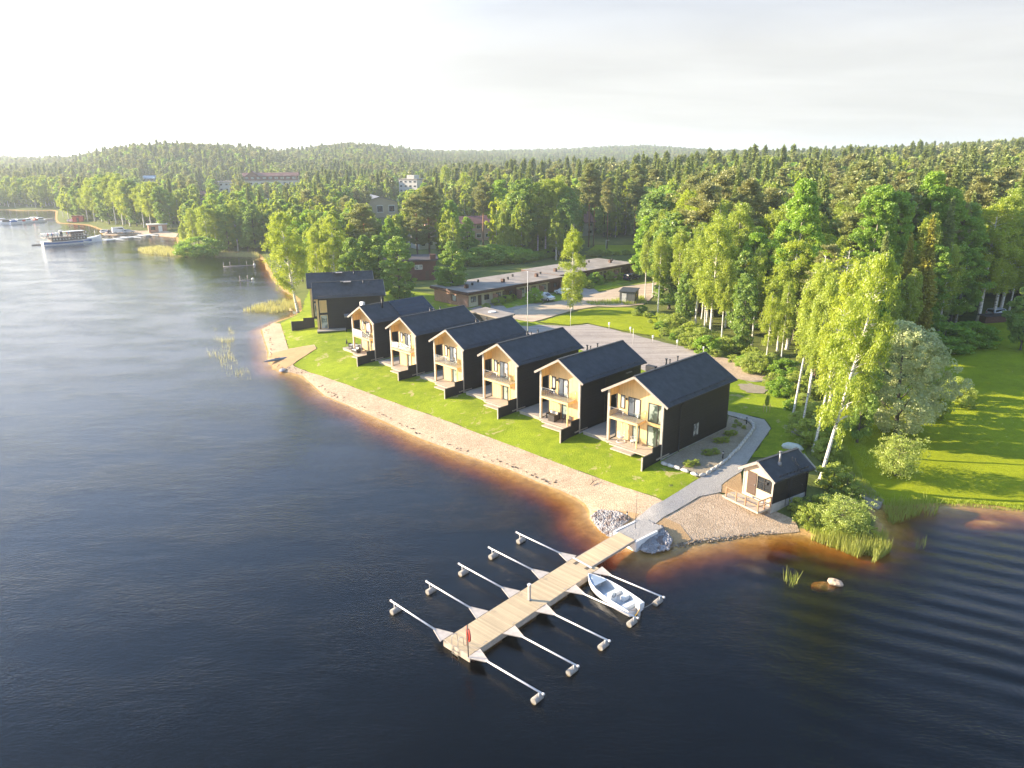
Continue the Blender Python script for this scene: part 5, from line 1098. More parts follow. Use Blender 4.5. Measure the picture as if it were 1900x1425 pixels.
# ---------------------------------------------------------------- posts, poles, lamps
def bollard(px, py, label):
    x, y, z = Gt(px, py); o = empty('bollard_light', (x, y, z + .05), 0, label, 'light', 'black bollard lights along the path'); MB().tube([(0, 0, 0), (0, 0, .62)], .065, 10).build('post', M['black_metal'], o); MB().tube([(0, 0, .62), (0, 0, .74)], .05, 10).build('lens', M['white'], o); MB().tube([(0, 0, .74), (0, 0, .86)], .07, 10).build('head', M['black_metal'], o)
bollard(1163, 968, 'black bollard light beside the stone bank at the gangway'); bollard(1340.6, 853, 'black bollard light in the gravel bed nearest the sauna'); bollard(1384.6, 789, 'black bollard light at the far corner of the gravel bed')
x, y, z = Gt(979, 625); hfl = height_to(x, y, z, 505); o = empty('flagpole', (x, y, z), 0, 'tall white flagpole behind the third lake house', 'flagpole'); MB().tube([(0, 0, 0), (0, 0, hfl * .5), (0, 0, hfl)], [.06, .045, .03], 8).build('pole', M['white'], o); MB().sphere((0, 0, hfl + .05), .09, 0, 8, 5).build('finial', M['white'], o)
x, y, z = Gt(1178, 994); hp = height_to(x, y, .8, 908); o = empty('marker_pole', (x, y, .7), 0, 'very thin dark pole standing on the landing block', 'pole'); MB().tube([(0, 0, 0), (0, 0, hp)], [.022, .012], 6).build('pole', M['black_metal'], o); MB().tube([(0, 0, .17), (0, 0, .2)], .07, 8).build('base', M['steel'], o)
x, y, z = Gt(1058, 622); hp = height_to(x, y, z, 574); o = empty('lamp_post', (x, y, z), 0, 'thin grey lamp post at the edge of the parking lot', 'lamp post'); MB().tube([(0, 0, 0), (0, 0, hp)], [.035, .025], 7).build('pole', M['galv'], o); MB().box(-.08, -.3, hp, .08, .15, hp + .07).build('lamp_head', M['galv'], o)
x, y, z = Gt(1174, 643); o = empty('lamp_post', (x, y, z), 0, 'thin bare pole behind the nearest lake house', 'lamp post'); hp = height_to(x, y, z, 612); MB().tube([(0, 0, 0), (0, 0, hp)], [.04, .03], 7).build('pole', M['galv'], o); MB().tube([(0, 0, hp), (0, 0, hp + .15)], .07, 7).build('lamp_head', M['galv'], o)
for i, (bx, by) in enumerate([(1169.5, 621), (1211, 637), (1256, 646), (1304.6, 659), (1130, 612)]):
    x, y, z = Gt(bx, by); o = empty('charging_post', (x, y, z), R(44), ['white-headed post at the parking lot above the second lake house', 'white-headed parking post second along the gravel edge', 'white-headed parking post third along the gravel edge', 'white-headed parking post just above the nearest ridge', 'white-headed parking post nearest the lamp post'][i], 'post', 'white-headed posts along the parking lot')
    MB().tube([(0, 0, 0), (0, 0, .9)], .04, 6).build('post', M['galv'], o); MB().box(-.14, -.1, .9, .14, .1, 1.3).build('head', M['white'], o, .01)
for px_2, py_2, t_ in ((835, 455, 420), (1124, 466, 446), (499, 392, 368)):
    x, y, z = Gt(px_2, py_2); hp = height_to(x, y, z, t_); o = empty('street_lamp', (x, y, z), 0, {835: 'pale street lamp mast in front of the broadleaf trees', 1124: 'street lamp beside the pine meadow', 499: 'white mast in front of the far white building'}[px_2], 'lamp post'); MB().tube([(0, 0, 0), (0, 0, hp)], [.12, .07], 7).build('pole', M['galv'], o); MB().box(-.1, -.1, hp, 1.0, .1, hp + .12).build('lamp_head', M['galv'], o)
# ---------------------------------------------------------------- stones, bed, small things on the shore
def stone(name, x, y, z, r, label=None, cat='stone', group=None, mt='stone', sx=1, sy=1, sz=.7, rz=None):
    m = MB(); m.sphere((0, 0, 0), r, 0, 9, 6, sx, sy, sz, .16, rnd); o = m.build(name, M[mt]); o.location = (x, y, z); o.rotation_euler = (0, 0, rnd.uniform(0, 6) if rz is None else rz); return tag(o, label, cat, group)
def rubble(name, poly, n, r0, r1, label, mt, zoff=.0, world=False):
    P = np.array([p if world else G(*p) for p in poly]); a, b = P.min(0), P.max(0); V = []; F = []; k = 0
    base = MB().sphere((0, 0, 0), 1, 0, 6, 4); bv = np.array(base.v); bf = [f for f in base.f]
    while k < n:
        x, y = rnd.uniform(a[0], b[0]), rnd.uniform(a[1], b[1])
        if not in_poly(np.array([x]), np.array([y]), P)[0]: continue
        r = rnd.uniform(r0, r1); v = bv * np.array([1, rnd.uniform(.6, 1), rnd.uniform(.5, .8)]) * r * (1 + NR.uniform(-.22, .22, (len(bv), 1))); c_, s_ = math.cos(k * 2.4), math.sin(k * 2.4)
        v = np.c_[v[:, 0] * c_ - v[:, 1] * s_ + x, v[:, 0] * s_ + v[:, 1] * c_ + y, v[:, 2] + max(h1(x, y), -.15) + zoff + r * rnd.uniform(.1, .6)]; V.append(v); F.append(np.array(bf) + k * len(bv)); k += 1
    me = np_mesh(name, np.concatenate(V), np.concatenate(F), [mt]); return tag(link(name, me), label, 'stones', kind='stuff')
def stone_mat(name, a, b, c3):
    t = NT(name); v = t.n('TexVoronoi'); v.inputs['Scale'].default_value = 2.6; t.l(t.pos(), v.inputs['Vector']); sp = t.n('SeparateColor'); t.l(v.outputs['Color'], sp.inputs[0]); f = t.noise(t.pos(), 9, 4)
    c = t.mix(sp.outputs[0], a, b); c = t.mix(t.ramp(sp.outputs[1], .6, .8), c, c3); c = t.mix(t.ramp(f, .45, .7, 0, .5), c, tuple(x * .5 for x in a)); t.bsdf(c, .85, t.bump(f, .5, .03)); return t.m
SM = stone_mat('riprap_stone', (.28, .27, .27), (.46, .43, .42), (.22, .17, .15)); SM2 = stone_mat('shore_stone', (.20, .15, .10), (.34, .25, .16), (.10, .08, .06))
rubble('rubble', [(1096,962),(1112,954),(1148,962),(1168,974),(1150,988),(1138,1001),(1125,996),(1108,981)], 1500, .05, .13, 'bank of grey rubble stones left of the gangway', SM, .12)
rubble('rubble', [(1186,1003),(1205,986),(1228,992),(1246,1010),(1240,1022),(1213,1030),(1190,1027),(1182,1013)], 1800, .06, .17, 'bank of grey rubble stones right of the gangway', SM, .2)
rubble('pebbles', [(1240,1012),(1300,1003),(1365,995),(1440,986),(1440,991),(1365,1000),(1300,1010),(1240,1020)], 260, .03, .10, 'dark pebbles along the gravel edge below the sauna', SM2, .02)
sp_ = []
for (ax, ay), (bx, by) in zip(SHORE_PX[30:52], SHORE_PX[31:53]):
    for k in range(14):
        u = rnd.random(); sp_.append(Gt(ax + (bx - ax) * u + rnd.gauss(6, 2.2), ay + (by - ay) * u - rnd.gauss(6, 2.0))[:2])
V = []; F = []; bs = MB().sphere((0, 0, 0), 1, 0, 6, 4); bv = np.array(bs.v); bf = np.array([f for f in bs.f])
for k, (x, y) in enumerate(sp_):
    r = rnd.uniform(.03, .11); V.append(bv * np.array([1, rnd.uniform(.5, 1.6), .6]) * r * (1 + NR.uniform(-.2, .2, (len(bv), 1))) + np.array([x, y, h1(x, y) + .10])); F.append(bf + k * len(bv))
tag(link('debris', np_mesh('debris', np.concatenate(V), np.concatenate(F), [SM2])), 'dark stones and weed washed up along the narrow beach', 'debris', kind='stuff')
x, y = G(1550, 1079, .2); stone('boulder', x, y, .12, .52, 'pale pinkish boulder rising out of the cove water', 'boulder', None, 'boulder_tan', 1.0, .62, .55, R(-35)); x, y = G(1528, 1083, -.1); stone('boulder', x, y, -.42, .8, 'sunken orange boulder beside the pale one', 'boulder', None, 'boulder_tan', 1.3, .7, .4, 0)
x, y, z = Gt(524, 688); stone('boulder', x, y, z + .1, .55, 'flat grey rock at the foot of the sand ramp', 'boulder', None, 'stone', 1.6, .8, .35)
ed = [(1226,862),(1262,874),(1296,887),(1310,883),(1343,861),(1371,834),(1399,797),(1397,788),(1386,782),(1366,777)]; i = 0; acc = []
for (ax, ay), (bx, by) in zip(ed, ed[1:]):
    A = Vector(Gt(ax, ay)[:2]); B = Vector(Gt(bx, by)[:2]); n = max(1, round((B - A).length / .85))
    for k in range(n): acc.append((A.lerp(B, (k + .5) / n), math.atan2((B - A).y, (B - A).x)))
for i, (pp, an) in enumerate(acc):
    stone('edging_stone', pp.x, pp.y, h1(pp.x, pp.y) + .22, .44, 'pale rough boulder in the edging row of the gravel bed', 'edging stone', 'edging stones of the gravel bed', 'stone_pale', 1.0, .42, .38, an)
for i, (bx, by, w_) in enumerate([(1277,866,1.),(1290,864,.8),(1312,846,1.),(1327,844,.9),(1332,823,.9),(1345,822,.9),(1352,810,.9),(1361,809,.8),(1362,795,.7),(1372,792,.7),(1380,797,.6),(1366,786,.6)]):
    x, y, z = Gt(bx, by); tree('shrubB', x, y, .55 if i < 8 else .4, 'low dark creeping bush in the gravel bed', 'creeping bushes in the gravel bed', wide=1.9 * w_, z=z + .1)
x, y, z = Gt(1101, 899); o = empty('driftwood', (x, y, z + .1), R(40), 'small dark tangle of driftwood on the beach edge', 'driftwood'); m = MB(); m.tube([(-.4, 0, 0), (0, .05, .15), (.4, .0, .25)], [.05, .045, .015], 5); m.tube([(0, .05, .12), (.1, .3, .4)], [.03, .01], 5); m.tube([(-.1, .03, .1), (-.2, -.3, .25)], [.03, .01], 5); m.tube([(.1, .03, .18), (.35, -.25, .5)], [.03, .01], 5); m.build('branches', M['dirt'], o)
x, y, z = Gt(515, 670); o = empty('kayak', (x, y, z + .16), R(38), 'long grey kayak lying on the sand ramp', 'kayak'); m = MB(); xs = np.linspace(-2.1, 2.1, 11)
loft([[(X, .34 * max(0.02, 1 - (X / 2.15) ** 2) ** .7 * math.cos(a_), .1 + .2 * max(.05, 1 - (X / 2.15) ** 2) ** .5 * math.sin(a_)) for a_ in np.linspace(0, 6.2832, 11)] for X in xs], m); m.build('hull', M['kayak'] if 'kayak' in M else M.setdefault('kayak', mat('kayak', (.16, .20, .23), .5, .2)), o); MB().tube([(.42 * math.cos(k), .17 * math.sin(k), .31) for k in np.linspace(0, 6.283, 14)], .02, 5, cap=False).build('cockpit_rim', M['black_metal'], o)
ident = lambda X, Y, Z: (X, Y, Z)
for i, (px_2, py_2) in enumerate([(541, 580), (547, 586)]): x, y, z = Gt(px_2, py_2); chair(ident, x, y, z + .05, R(150 + 40 * i), ['pale wooden chair at the bay shore under the weeping birch', 'white chair beside the pale wooden chair at the bay'][i], None, ['blond', 'white'][i])
# sapling with stakes on the side lawn
x, y, z = Gt(1422, 766); tree('birchC', x, y, 2.3, 'young staked tree planted on the side lawn', wide=1.2); o = empty('tree_stakes', (x, y, z), 0, 'wooden stakes holding the young tree on the side lawn', 'stakes')
for s_ in (-.35, .35): MB().tube([(s_, 0, 0), (s_, 0, 1.1)], .035, 5).build('stake', M['blond'], o)
# tarp heap and long poles behind the sauna
x, y, z = Gt(1470, 834); o = empty('covered_heap', (x, y, z), R(-30), 'pale tarpaulin-covered heap behind the sauna roof', 'heap'); MB().sphere((0, 0, .25), 1.0, 0, 12, 6, 1.1, .45, .45, .08, rnd).build('tarpaulin', M['tarp'] if 'tarp' in M else M.setdefault('tarp', mat('tarp', (.50, .55, .50), .6, .1)), o); MB().box(-.9, -.4, 0, .9, .4, .12).build('pallet', M['dock_side'], o)
for i, (a_, b_) in enumerate([((1479, 838), (1515, 880)), ((1491, 848), (1520, 881)), ((1550, 915), (1562, 932))]):
    A = Gt(*a_); B = Gt(*b_); rope('wooden_pole', (A[0], A[1], A[2] + .35), (B[0], B[1], B[2] + .25), 0, ['longest pale pole lying on the slope behind the sauna', 'shorter pale pole beside the longest one behind the sauna', 'short grey pole in the bushes near the reedy point'][i], 'trim', .05); bpy.context.scene.objects[-1] if 0 else None
for ob in list(SC.objects):
    if ob.name.startswith('wooden_pole'): ob['category'] = 'pole'
sheet('dirt_patch', [(1455,790),(1470,794),(1500,806),(1502,812),(1478,810),(1458,800)], .14, M['bed_mat'], .5, fringe=.1); sheet('sandy_patch', [(1368,716),(1392,712),(1425,722),(1418,732),(1385,730)], .13, M['bed_mat'], .6, fringe=.25)

# ---------------------------------------------------------------- reeds and tall grass
def blades(name, polys, n, h0, h1_, wd, mt, label, clump=0, z0=None, world=False, gap=0.):
    V = []; K = 0; Ps = [np.array([G(*p) for p in P]) for P in polys]; ar = [abs(np.sum(P[:, 0] * np.roll(P[:, 1], 1) - P[:, 1] * np.roll(P[:, 0], 1))) for P in Ps]; X = []; Y = []
    for P, a_ in zip(Ps, ar):
        k = int(n * a_ / sum(ar)); c = 0; lo, hi = P.min(0), P.max(0)
        while c < k:
            x = NR.uniform(lo[0], hi[0], k * 2); y = NR.uniform(lo[1], hi[1], k * 2); ok_ = in_poly(x, y, P) & (vnoise(x, y, 1.6 if gap else 50, 8) > gap); x, y = x[ok_][:k - c], y[ok_][:k - c]; X.append(x); Y.append(y); c += len(x)
    X = np.concatenate(X); Y = np.concatenate(Y); n = len(X); Z = np.maximum(hgt(X, Y), -.05) if z0 is None else np.full(n, z0); H = NR.uniform(h0, h1_, n); A = NR.uniform(0, 6.28, n); lx, ly = NR.normal(size=n) * .14 * H, NR.normal(size=n) * .14 * H
    dx, dy = np.cos(A) * wd / 2, np.sin(A) * wd / 2; V = np.stack([np.c_[X - dx, Y - dy, Z - .05], np.c_[X + dx, Y + dy, Z - .05], np.c_[X + dx * .3 + lx, Y + dy * .3 + ly, Z + H], np.c_[X - dx * .3 + lx, Y - dy * .3 + ly, Z + H]], 1).reshape(-1, 3)
    me = np_mesh(name, V, np.arange(n * 4).reshape(-1, 4), [mt], attr=NR.uniform(0, 1, n)); return tag(link(name, me), label, 'reeds' if 'reed' in name else 'grass', kind='stuff')
blades('reeds', [[(378,622),(400,612),(428,610),(440,622),(430,640),(400,632)], [(372,655),(400,648),(428,640),(432,660),(405,668)], [(408,665),(432,660),(445,682),(482,700),(470,706),(425,700),(410,685)]], 420, .4, .9, .03, LM['dryreed'], 'sparse dry reeds standing in open water off the beach', gap=.45)
blades('reeds', [[(450,578),(500,562),(548,560),(553,574),(505,582)]], 1800, .5, 1.2, .06, LM['dryreed'], 'golden reeds in the bay under the weeping birch', gap=.4)
blades('reeds', [[(255,464),(300,459),(352,470),(345,477),(270,471)], [(400,470),(480,472),(480,478),(400,476)]], 4500, .5, 1.3, .12, LM['dryreed'], 'golden reed belt around the wooded point')
blades('reeds', [[(1500,1000),(1540,1002),(1600,1008),(1632,998),(1655,1008),(1652,1024),(1622,1044),(1590,1034),(1545,1016)]], 1700, .5, 1.2, .05, LM['reed'], 'green reeds fringing the tip of the point', gap=.3)
blades('reeds', [[(1636,940),(1668,934),(1715,934),(1708,955),(1682,966),(1650,974)]], 700, .4, .95, .04, LM['reed'], 'green reeds between the point and the meadow')
blades('reeds', [[(1700,1012),(1722,1008),(1716,1018),(1700,1022)], [(1450,1068),(1480,1078),(1478,1092),(1462,1088)], [(1712,936),(1745,938),(1735,958),(1715,960)]], 110, .6, 1.2, .04, LM['reed'], 'a few lone reed stems in the cove')
blades('tall_grass', [[(1466,966),(1500,955),(1560,925),(1605,940),(1615,975),(1600,1005),(1545,1004),(1498,990)], [(1500,870),(1560,850),(1600,905),(1640,938),(1600,930),(1560,880),(1520,880)]], 9000, .2, .6, .05, LM['shrub'], 'tall green grass on the slope and point beside the sauna')
blades('tall_grass', [[(1224,628),(1215,598),(1240,606),(1330,640),(1420,680),(1462,735),(1490,790),(1520,850),(1492,850),(1455,740),(1434,709),(1400,686),(1345,664),(1262,641)]], 12000, .25, .85, .08, LM['birch'], 'tall bright grass along the forest edge above the parking lot')
blades('tall_grass', [[(1570,830),(1640,800),(1700,785),(1700,800),(1640,815),(1600,850),(1615,880),(1600,890)], [(1640,936),(1716,930),(1800,932),(1900,942),(1900,950),(1795,940),(1716,938)]], 3500, .12, .32, .04, LM['shrub'], 'longer grass along the meadow edges')
blades('tall_grass', [[(1085,577),(1140,573),(1165,571),(1150,580),(1100,582)], [(1140,572),(1192,566),(1200,578),(1160,582)]], 1500, .3, .8, .1, LM['shrub'], 'weeds in front of the transformer shed')
# ---------------------------------------------------------------- vehicles
M['car_white'] = mat('car_white', (.75, .75, .75), .25, .02); M['car_dark'] = mat('car_dark', (.03, .035, .06), .25, .05); M['car_silver'] = mat('car_silver', (.5, .53, .57), .3, .03); M['tyre'] = mat('tyre', (.02, .02, .02), .9, .1); M['lens_red'] = mat('lens_red', (.5, .02, .02), .3, .05)
def car(x, y, z, rz, label, col='car_white', kind='hatch', group=None):
    o = empty('parked_car' if kind != 'van' else 'parked_van', (x, y, z), rz, label, 'car' if kind != 'van' else 'van', group)
    if kind == 'van': prof = [(-2.6, .35), (-2.6, 2.35), (1.3, 2.4), (1.9, 1.45), (2.5, 1.15), (2.6, .35)]; cab = [(-2.4, 1.45), (-2.3, 2.05), (1.1, 2.05), (1.6, 1.45)]
    elif kind == 'wagon': prof = [(-2.25, .32), (-2.28, .85), (-2.1, 1.42), (.35, 1.47), (1.15, .95), (2.15, .78), (2.25, .35)]; cab = [(-2.0, .95), (-1.85, 1.36), (.25, 1.4), (.85, .97)]
    else: prof = [(-1.9, .32), (-1.95, .85), (-1.6, 1.42), (.2, 1.47), (.95, .98), (1.85, .78), (1.95, .35)]; cab = [(-1.6, .95), (-1.35, 1.35), (.1, 1.38), (.65, .98)]
    hw = .95 if kind == 'van' else .84; m = MB(); n = len(prof)
    for s_ in (-1, 1):
        pts = [(X, s_ * (hw if Z < 1.0 else hw - .12), Z) for X, Z in prof]; m.poly(pts if s_ < 0 else pts[::-1])
    for i in range(n):
        (a, b), (c, d) = prof[i], prof[(i + 1) % n]; wa, wb = (hw if b < 1.0 else hw - .12), (hw if d < 1.0 else hw - .12); m.poly([(a, -wa, b), (a, wa, b), (c, wb, d), (c, -wb, d)])
    m.build('body', M[col], o, .04); m = MB()
    for s_ in (-1, 1):
        pts = [(X, s_ * (hw - .02 if Z < 1.0 else hw - .10), Z) for X, Z in cab]; m.poly(pts if s_ < 0 else pts[::-1])
    a, b = prof[-3], prof[-4] if kind != 'van' else prof[2]; b = prof[3] if kind != 'van' else prof[2]; a = prof[4] if kind != 'van' else prof[3]
    m.poly([(a[0] + .02, -hw + .2, a[1] + .05), (a[0] + .02, hw - .2, a[1] + .05), (b[0] + .06, hw - .25, b[1] - .04), (b[0] + .06, -hw + .25, b[1] - .04)]); c = prof[1]; d = prof[2]
    if kind != 'van': m.poly([(c[0] - .0 + .03, -hw + .2, c[1] + .12), (d[0] - .08, -hw + .25, d[1] - .06), (d[0] - .08, hw - .25, d[1] - .06), (c[0] + .03, hw - .2, c[1] + .12)])
    m.build('windows', M['glass'], o)
    for X in (-1.25 if kind != 'van' else -1.6, 1.25 if kind != 'van' else 1.7):
        for s_ in (-1, 1):
            w = MB().tube([(X, s_ * (hw - .17), .33), (X, s_ * (hw + .02), .33)], .33, 14).build('wheel', M['tyre'], o); MB().tube([(X, s_ * (hw - .1), .33), (X, s_ * (hw + .03), .33)], .19, 10).build('rim', M['galv'], w)
    for s_ in (-.62, .62): MB().box(prof[-1][0] - .12, s_ - .14, .62, prof[-1][0] - .0, s_ + .14, .76).build('headlight', M['glass_pale'], o); MB().box(prof[0][0] - .06, s_ - .12, .75, prof[0][0] + .05, s_ + .12, .92).build('tail_light', M['lens_red'], o)
    return o
def carpx(px, py, rz, label, **k): x, y, z = Gt(px, py); return car(x, y, z + .12, R(rz), label, **k)
carpx(1012, 558, -42, 'white hatchback parked nose-in at the terrace houses'); carpx(1046, 548, 125, 'white car half hidden behind the lone weeping birch', kind='wagon'); carpx(1172, 520, 40, 'dark blue car at the far end of the terrace houses', col='car_dark', kind='wagon')
for px_2, py_2, lb, c_, k_ in ((198, 433, 'white car at the left of the harbour parking row', 'car_white', 'wagon'), (209, 433, 'dark low car between the white car and the van', 'car_dark', 'hatch'), (222, 433, 'white van parked by the harbour shore', 'car_white', 'van'), (239, 433, 'pale car right of the harbour van', 'car_silver', 'wagon')):
    carpx(px_2, py_2, 40, lb, col=c_, kind=k_)
carpx(1852, 588, 20, 'pale car in deep shade under the dark alder', col='car_silver', kind='wagon')
x, y, z = Gt(1842, 598); o = empty('woodpile', (x, y, z), R(10), 'dark covered woodpile beside the shaded car', 'woodpile'); MB().box(-2.2, -.7, 0, 2.2, .7, 1.2).build('logs', M['fascia'], o); MB().slab([(-2.4, -.9, 1.25), (2.4, -.9, 1.25), (2.4, .9, 1.4), (-2.4, .9, 1.4)], .05).build('cover', M['roof_brown'], o)
# ---------------------------------------------------------------- terrace houses
TA = Vector((-8.5, 141.1)); TT_ = R(43.6); tcx, tsx = math.cos(TT_), math.sin(TT_)
def terrace(x0, L, yo, label, units, group='low terrace houses'):
    H = empty('terrace_house', (TA.x + x0 * tcx - yo * tsx, TA.y + x0 * tsx + yo * tcx, 1.55), TT_, label, 'terrace house', group); D = 10.5; hz = 2.75
    [MB().box(q, 0, -.2, q + .25, D, hz + .1).build('end_wall', M['brick'], H) for q in (0, L - .25)]; m = MB(); m.box(.25, D - .25, -.2, L - .25, D, hz); m.build('back_wall', M['brick'], H)
    m = MB(); m.box(.25, .05, -.2, L - .25, .3, hz); m.build('front_wall', M['panel'], H)
    m = MB(); m.box(-.6, -.85, hz + .1, L + .6, D + .6, hz + .42); r = m.build('roof', M['flat_roof'], H); m = MB(); m.box(-.64, -.9, hz - .15, L + .64, -.851, hz + .40); m.box(-.64, -.85, hz - .15, -.601, D + .64, hz + .40); m.box(L + .601, -.85, hz - .15, L + .64, D + .6, hz + .40); m.build('fascia', M['fascia'], r)
    w = MB(); w.box(-.02, 3.4, .8, -.001, 5.2, 2.1); ww = w.build('window', M['fascia'], H); MB().box(-.04, 3.6, .9, -.021, 4.6, 2.0).build('pane', M['glass_pale'], ww)
    u = L / units
    for k in range(units):
        a = k * u + .25
        m = MB().box(a + 2.9, -.0, -.1, a + u - .3, .049, hz); m.build('wood_panel', M['fascia'], H) if k % 2 else None
        window(H, 'window', a + .6, a + 1.9, .95, 2.05, .05, 1, 'glass_pale', 'fascia', .09, .06); m = MB().box(a + 2.4, -.03, 0, a + 3.3, -.0005, 2.15); m.build('door', M['wood_brown'], H); window(H, 'window', a + 4.1, a + 5.3, 1.0, 2.0, .0, 0, 'glass', 'fascia', .09, .05)
        MB().box(a + u - .28, -1.4, -.1, a + u - .12, .0, 2.0).build('screen_wall', M['brick'], H)
    for k in range(units * 2):
        X = 2.2 + k * L / units / 2; Y = 3.0 + (k % 3) * 2.0; s_ = .25 if k % 3 else .5; p = MB().box(X, Y, hz + .42, X + s_ * 1.3, Y + s_ * 1.2, hz + .75 + s_ * .8); p.build('chimney' if s_ == .5 else 'roof_vent', M['fascia'] if s_ == .5 else M['black_metal'], r)
    return H
terrace(0, 26.5, 0, 'long low terrace house with sunlit brick end wall', 4); terrace(28.2, 26.0, 2.2, 'further low terrace house beyond the lone weeping birch', 4)
for i, (px_2, py_2, t_, k, w_) in enumerate([(992, 562, 534, 'shrubD', .8), (938, 562, 547, 'shrubB', 1.6), (922, 566, 552, 'shrubA', 1.4), (952, 557, 545, 'shrubB', 1.2), (1105, 528, 505, 'shrubD', 1.0), (1132, 522, 503, 'shrubB', 1.1), (1152, 520, 506, 'shrubB', 1.2), (1092, 535, 520, 'shrubA', 1.2), (902, 572, 562, 'shrubA', 1.3)]):
    T(k, (px_2, py_2), t_, ['round clipped tree-like bush left of the white hatchback', 'dark garden bush against the terrace front', 'small garden bush near the terrace corner', 'garden bush between two terrace doors', 'tall garden bush right of the lone birch', 'dark bush before the further terrace house', 'bush at the far end of the terrace lawns', 'low bush at the terrace driveway', 'low plants beside the terrace end window'][i], wide=w_)
for P in ([(925,560),(975,549),(1000,561),(940,573)], [(1018,548),(1040,541),(1052,556),(1030,560)], [(1095,533),(1135,524),(1158,531),(1112,541)], [(1112,522),(1175,513),(1182,522),(1140,527)]): sheet('front_lawn', P, .10, M['lawn_mat'], 1.0, fringe=.15)
# flat-roofed carport between the houses
P = [G(871, 576.5, 4.1), G(901, 569.5, 4.1), G(956, 582, 4.1)]; Q = (P[0][0] + P[2][0] - P[1][0], P[0][1] + P[2][1] - P[1][1]); cc = (P[1][0] * .5 + Q[0] * .5, P[1][1] * .5 + Q[1] * .5)
o = empty('carport', (cc[0], cc[1], 1.5), 0, 'flat pale-roofed carport behind the fourth lake house', 'carport'); loc_ = [(p[0] - cc[0], p[1] - cc[1]) for p in (P[0], Q, P[2], P[1])]
if sum(loc_[i][0] * loc_[(i + 1) % 4][1] - loc_[(i + 1) % 4][0] * loc_[i][1] for i in range(4)) < 0: loc_.reverse()
rf = MB().prism(loc_, 2.35, 2.6).build('roof', M['flat_roof'], o); MB().prism([(a * .9, b * .9) for a, b in loc_], -.1, 2.349).build('walls', M['black_board'], o); MB().tube([(0, 0, 2.6), (0, 0, 2.75)], .7, 14).build('roof_dome', M['white'], rf)
# transformer shed
A = Gt(1149, 562); B = Gt(1177, 564); an = math.atan2(B[1] - A[1], B[0] - A[0]); L_ = math.hypot(B[1] - A[1], B[0] - A[0]); o = empty('utility_shed', (A[0], A[1], A[2]), an, 'small grey utility shed beside the gravel road', 'shed')
MB().box(0, 0, -.1, L_, 3.4, 2.3).build('walls', M['shed_grey'] if 'shed_grey' in M else M.setdefault('shed_grey', board_mat('shed_grey', (.12, .125, .13), .2, 0, .15)), o); MB().slab([(-.2, -.25, 2.38), (L_ + .2, -.25, 2.38), (L_ + .2, 3.65, 2.62), (-.2, 3.65, 2.62)], .1).build('roof', M['roof'], o); d = MB().box(.5, -.04, 0, 1.4, -.001, 2.0).build('door', M['galv'], o); MB().box(1.25, -.08, .95, 1.3, -.041, 1.1).build('handle', M['black_metal'], d); MB().box(L_ + .001, 1.2, 1.2, L_ + .04, 1.8, 1.7).build('sign_plate', M['yellow'], o)
# brown brick house
A = Gt(764, 524); B = Gt(806, 522); an = R(38); o = empty('brick_house', (A[0] - 6, A[1] + 1.5, 1.8), R(8), 'dark brown brick house with a tall chimney, half hidden by trees', 'house'); MB().box(0, 0, -.2, 11.5, 9, 4.4).build('walls', M['brick_dark'], o)
rf = MB().box(-.7, -.7, 4.401, 12.2, 9.7, 4.75).build('roof', M['roof_brown'], o); MB().box(10.3, -.25, -.2, 11.6, .85, 5.9).build('chimney', M['brick_dark'], rf); window(o, 'window', 6.6, 8.4, 2.4, 3.5, .0, 1, 'glass_pale', 'white_frame', .1, .05); window(o, 'window', 2.0, 3.8, 2.4, 3.5, .0, 1, 'glass_pale', 'white_frame', .1, .05); MB().box(9.1, -.05, 0, 9.9, -.001, 2.0).build('door', M['wood_brown'], o)
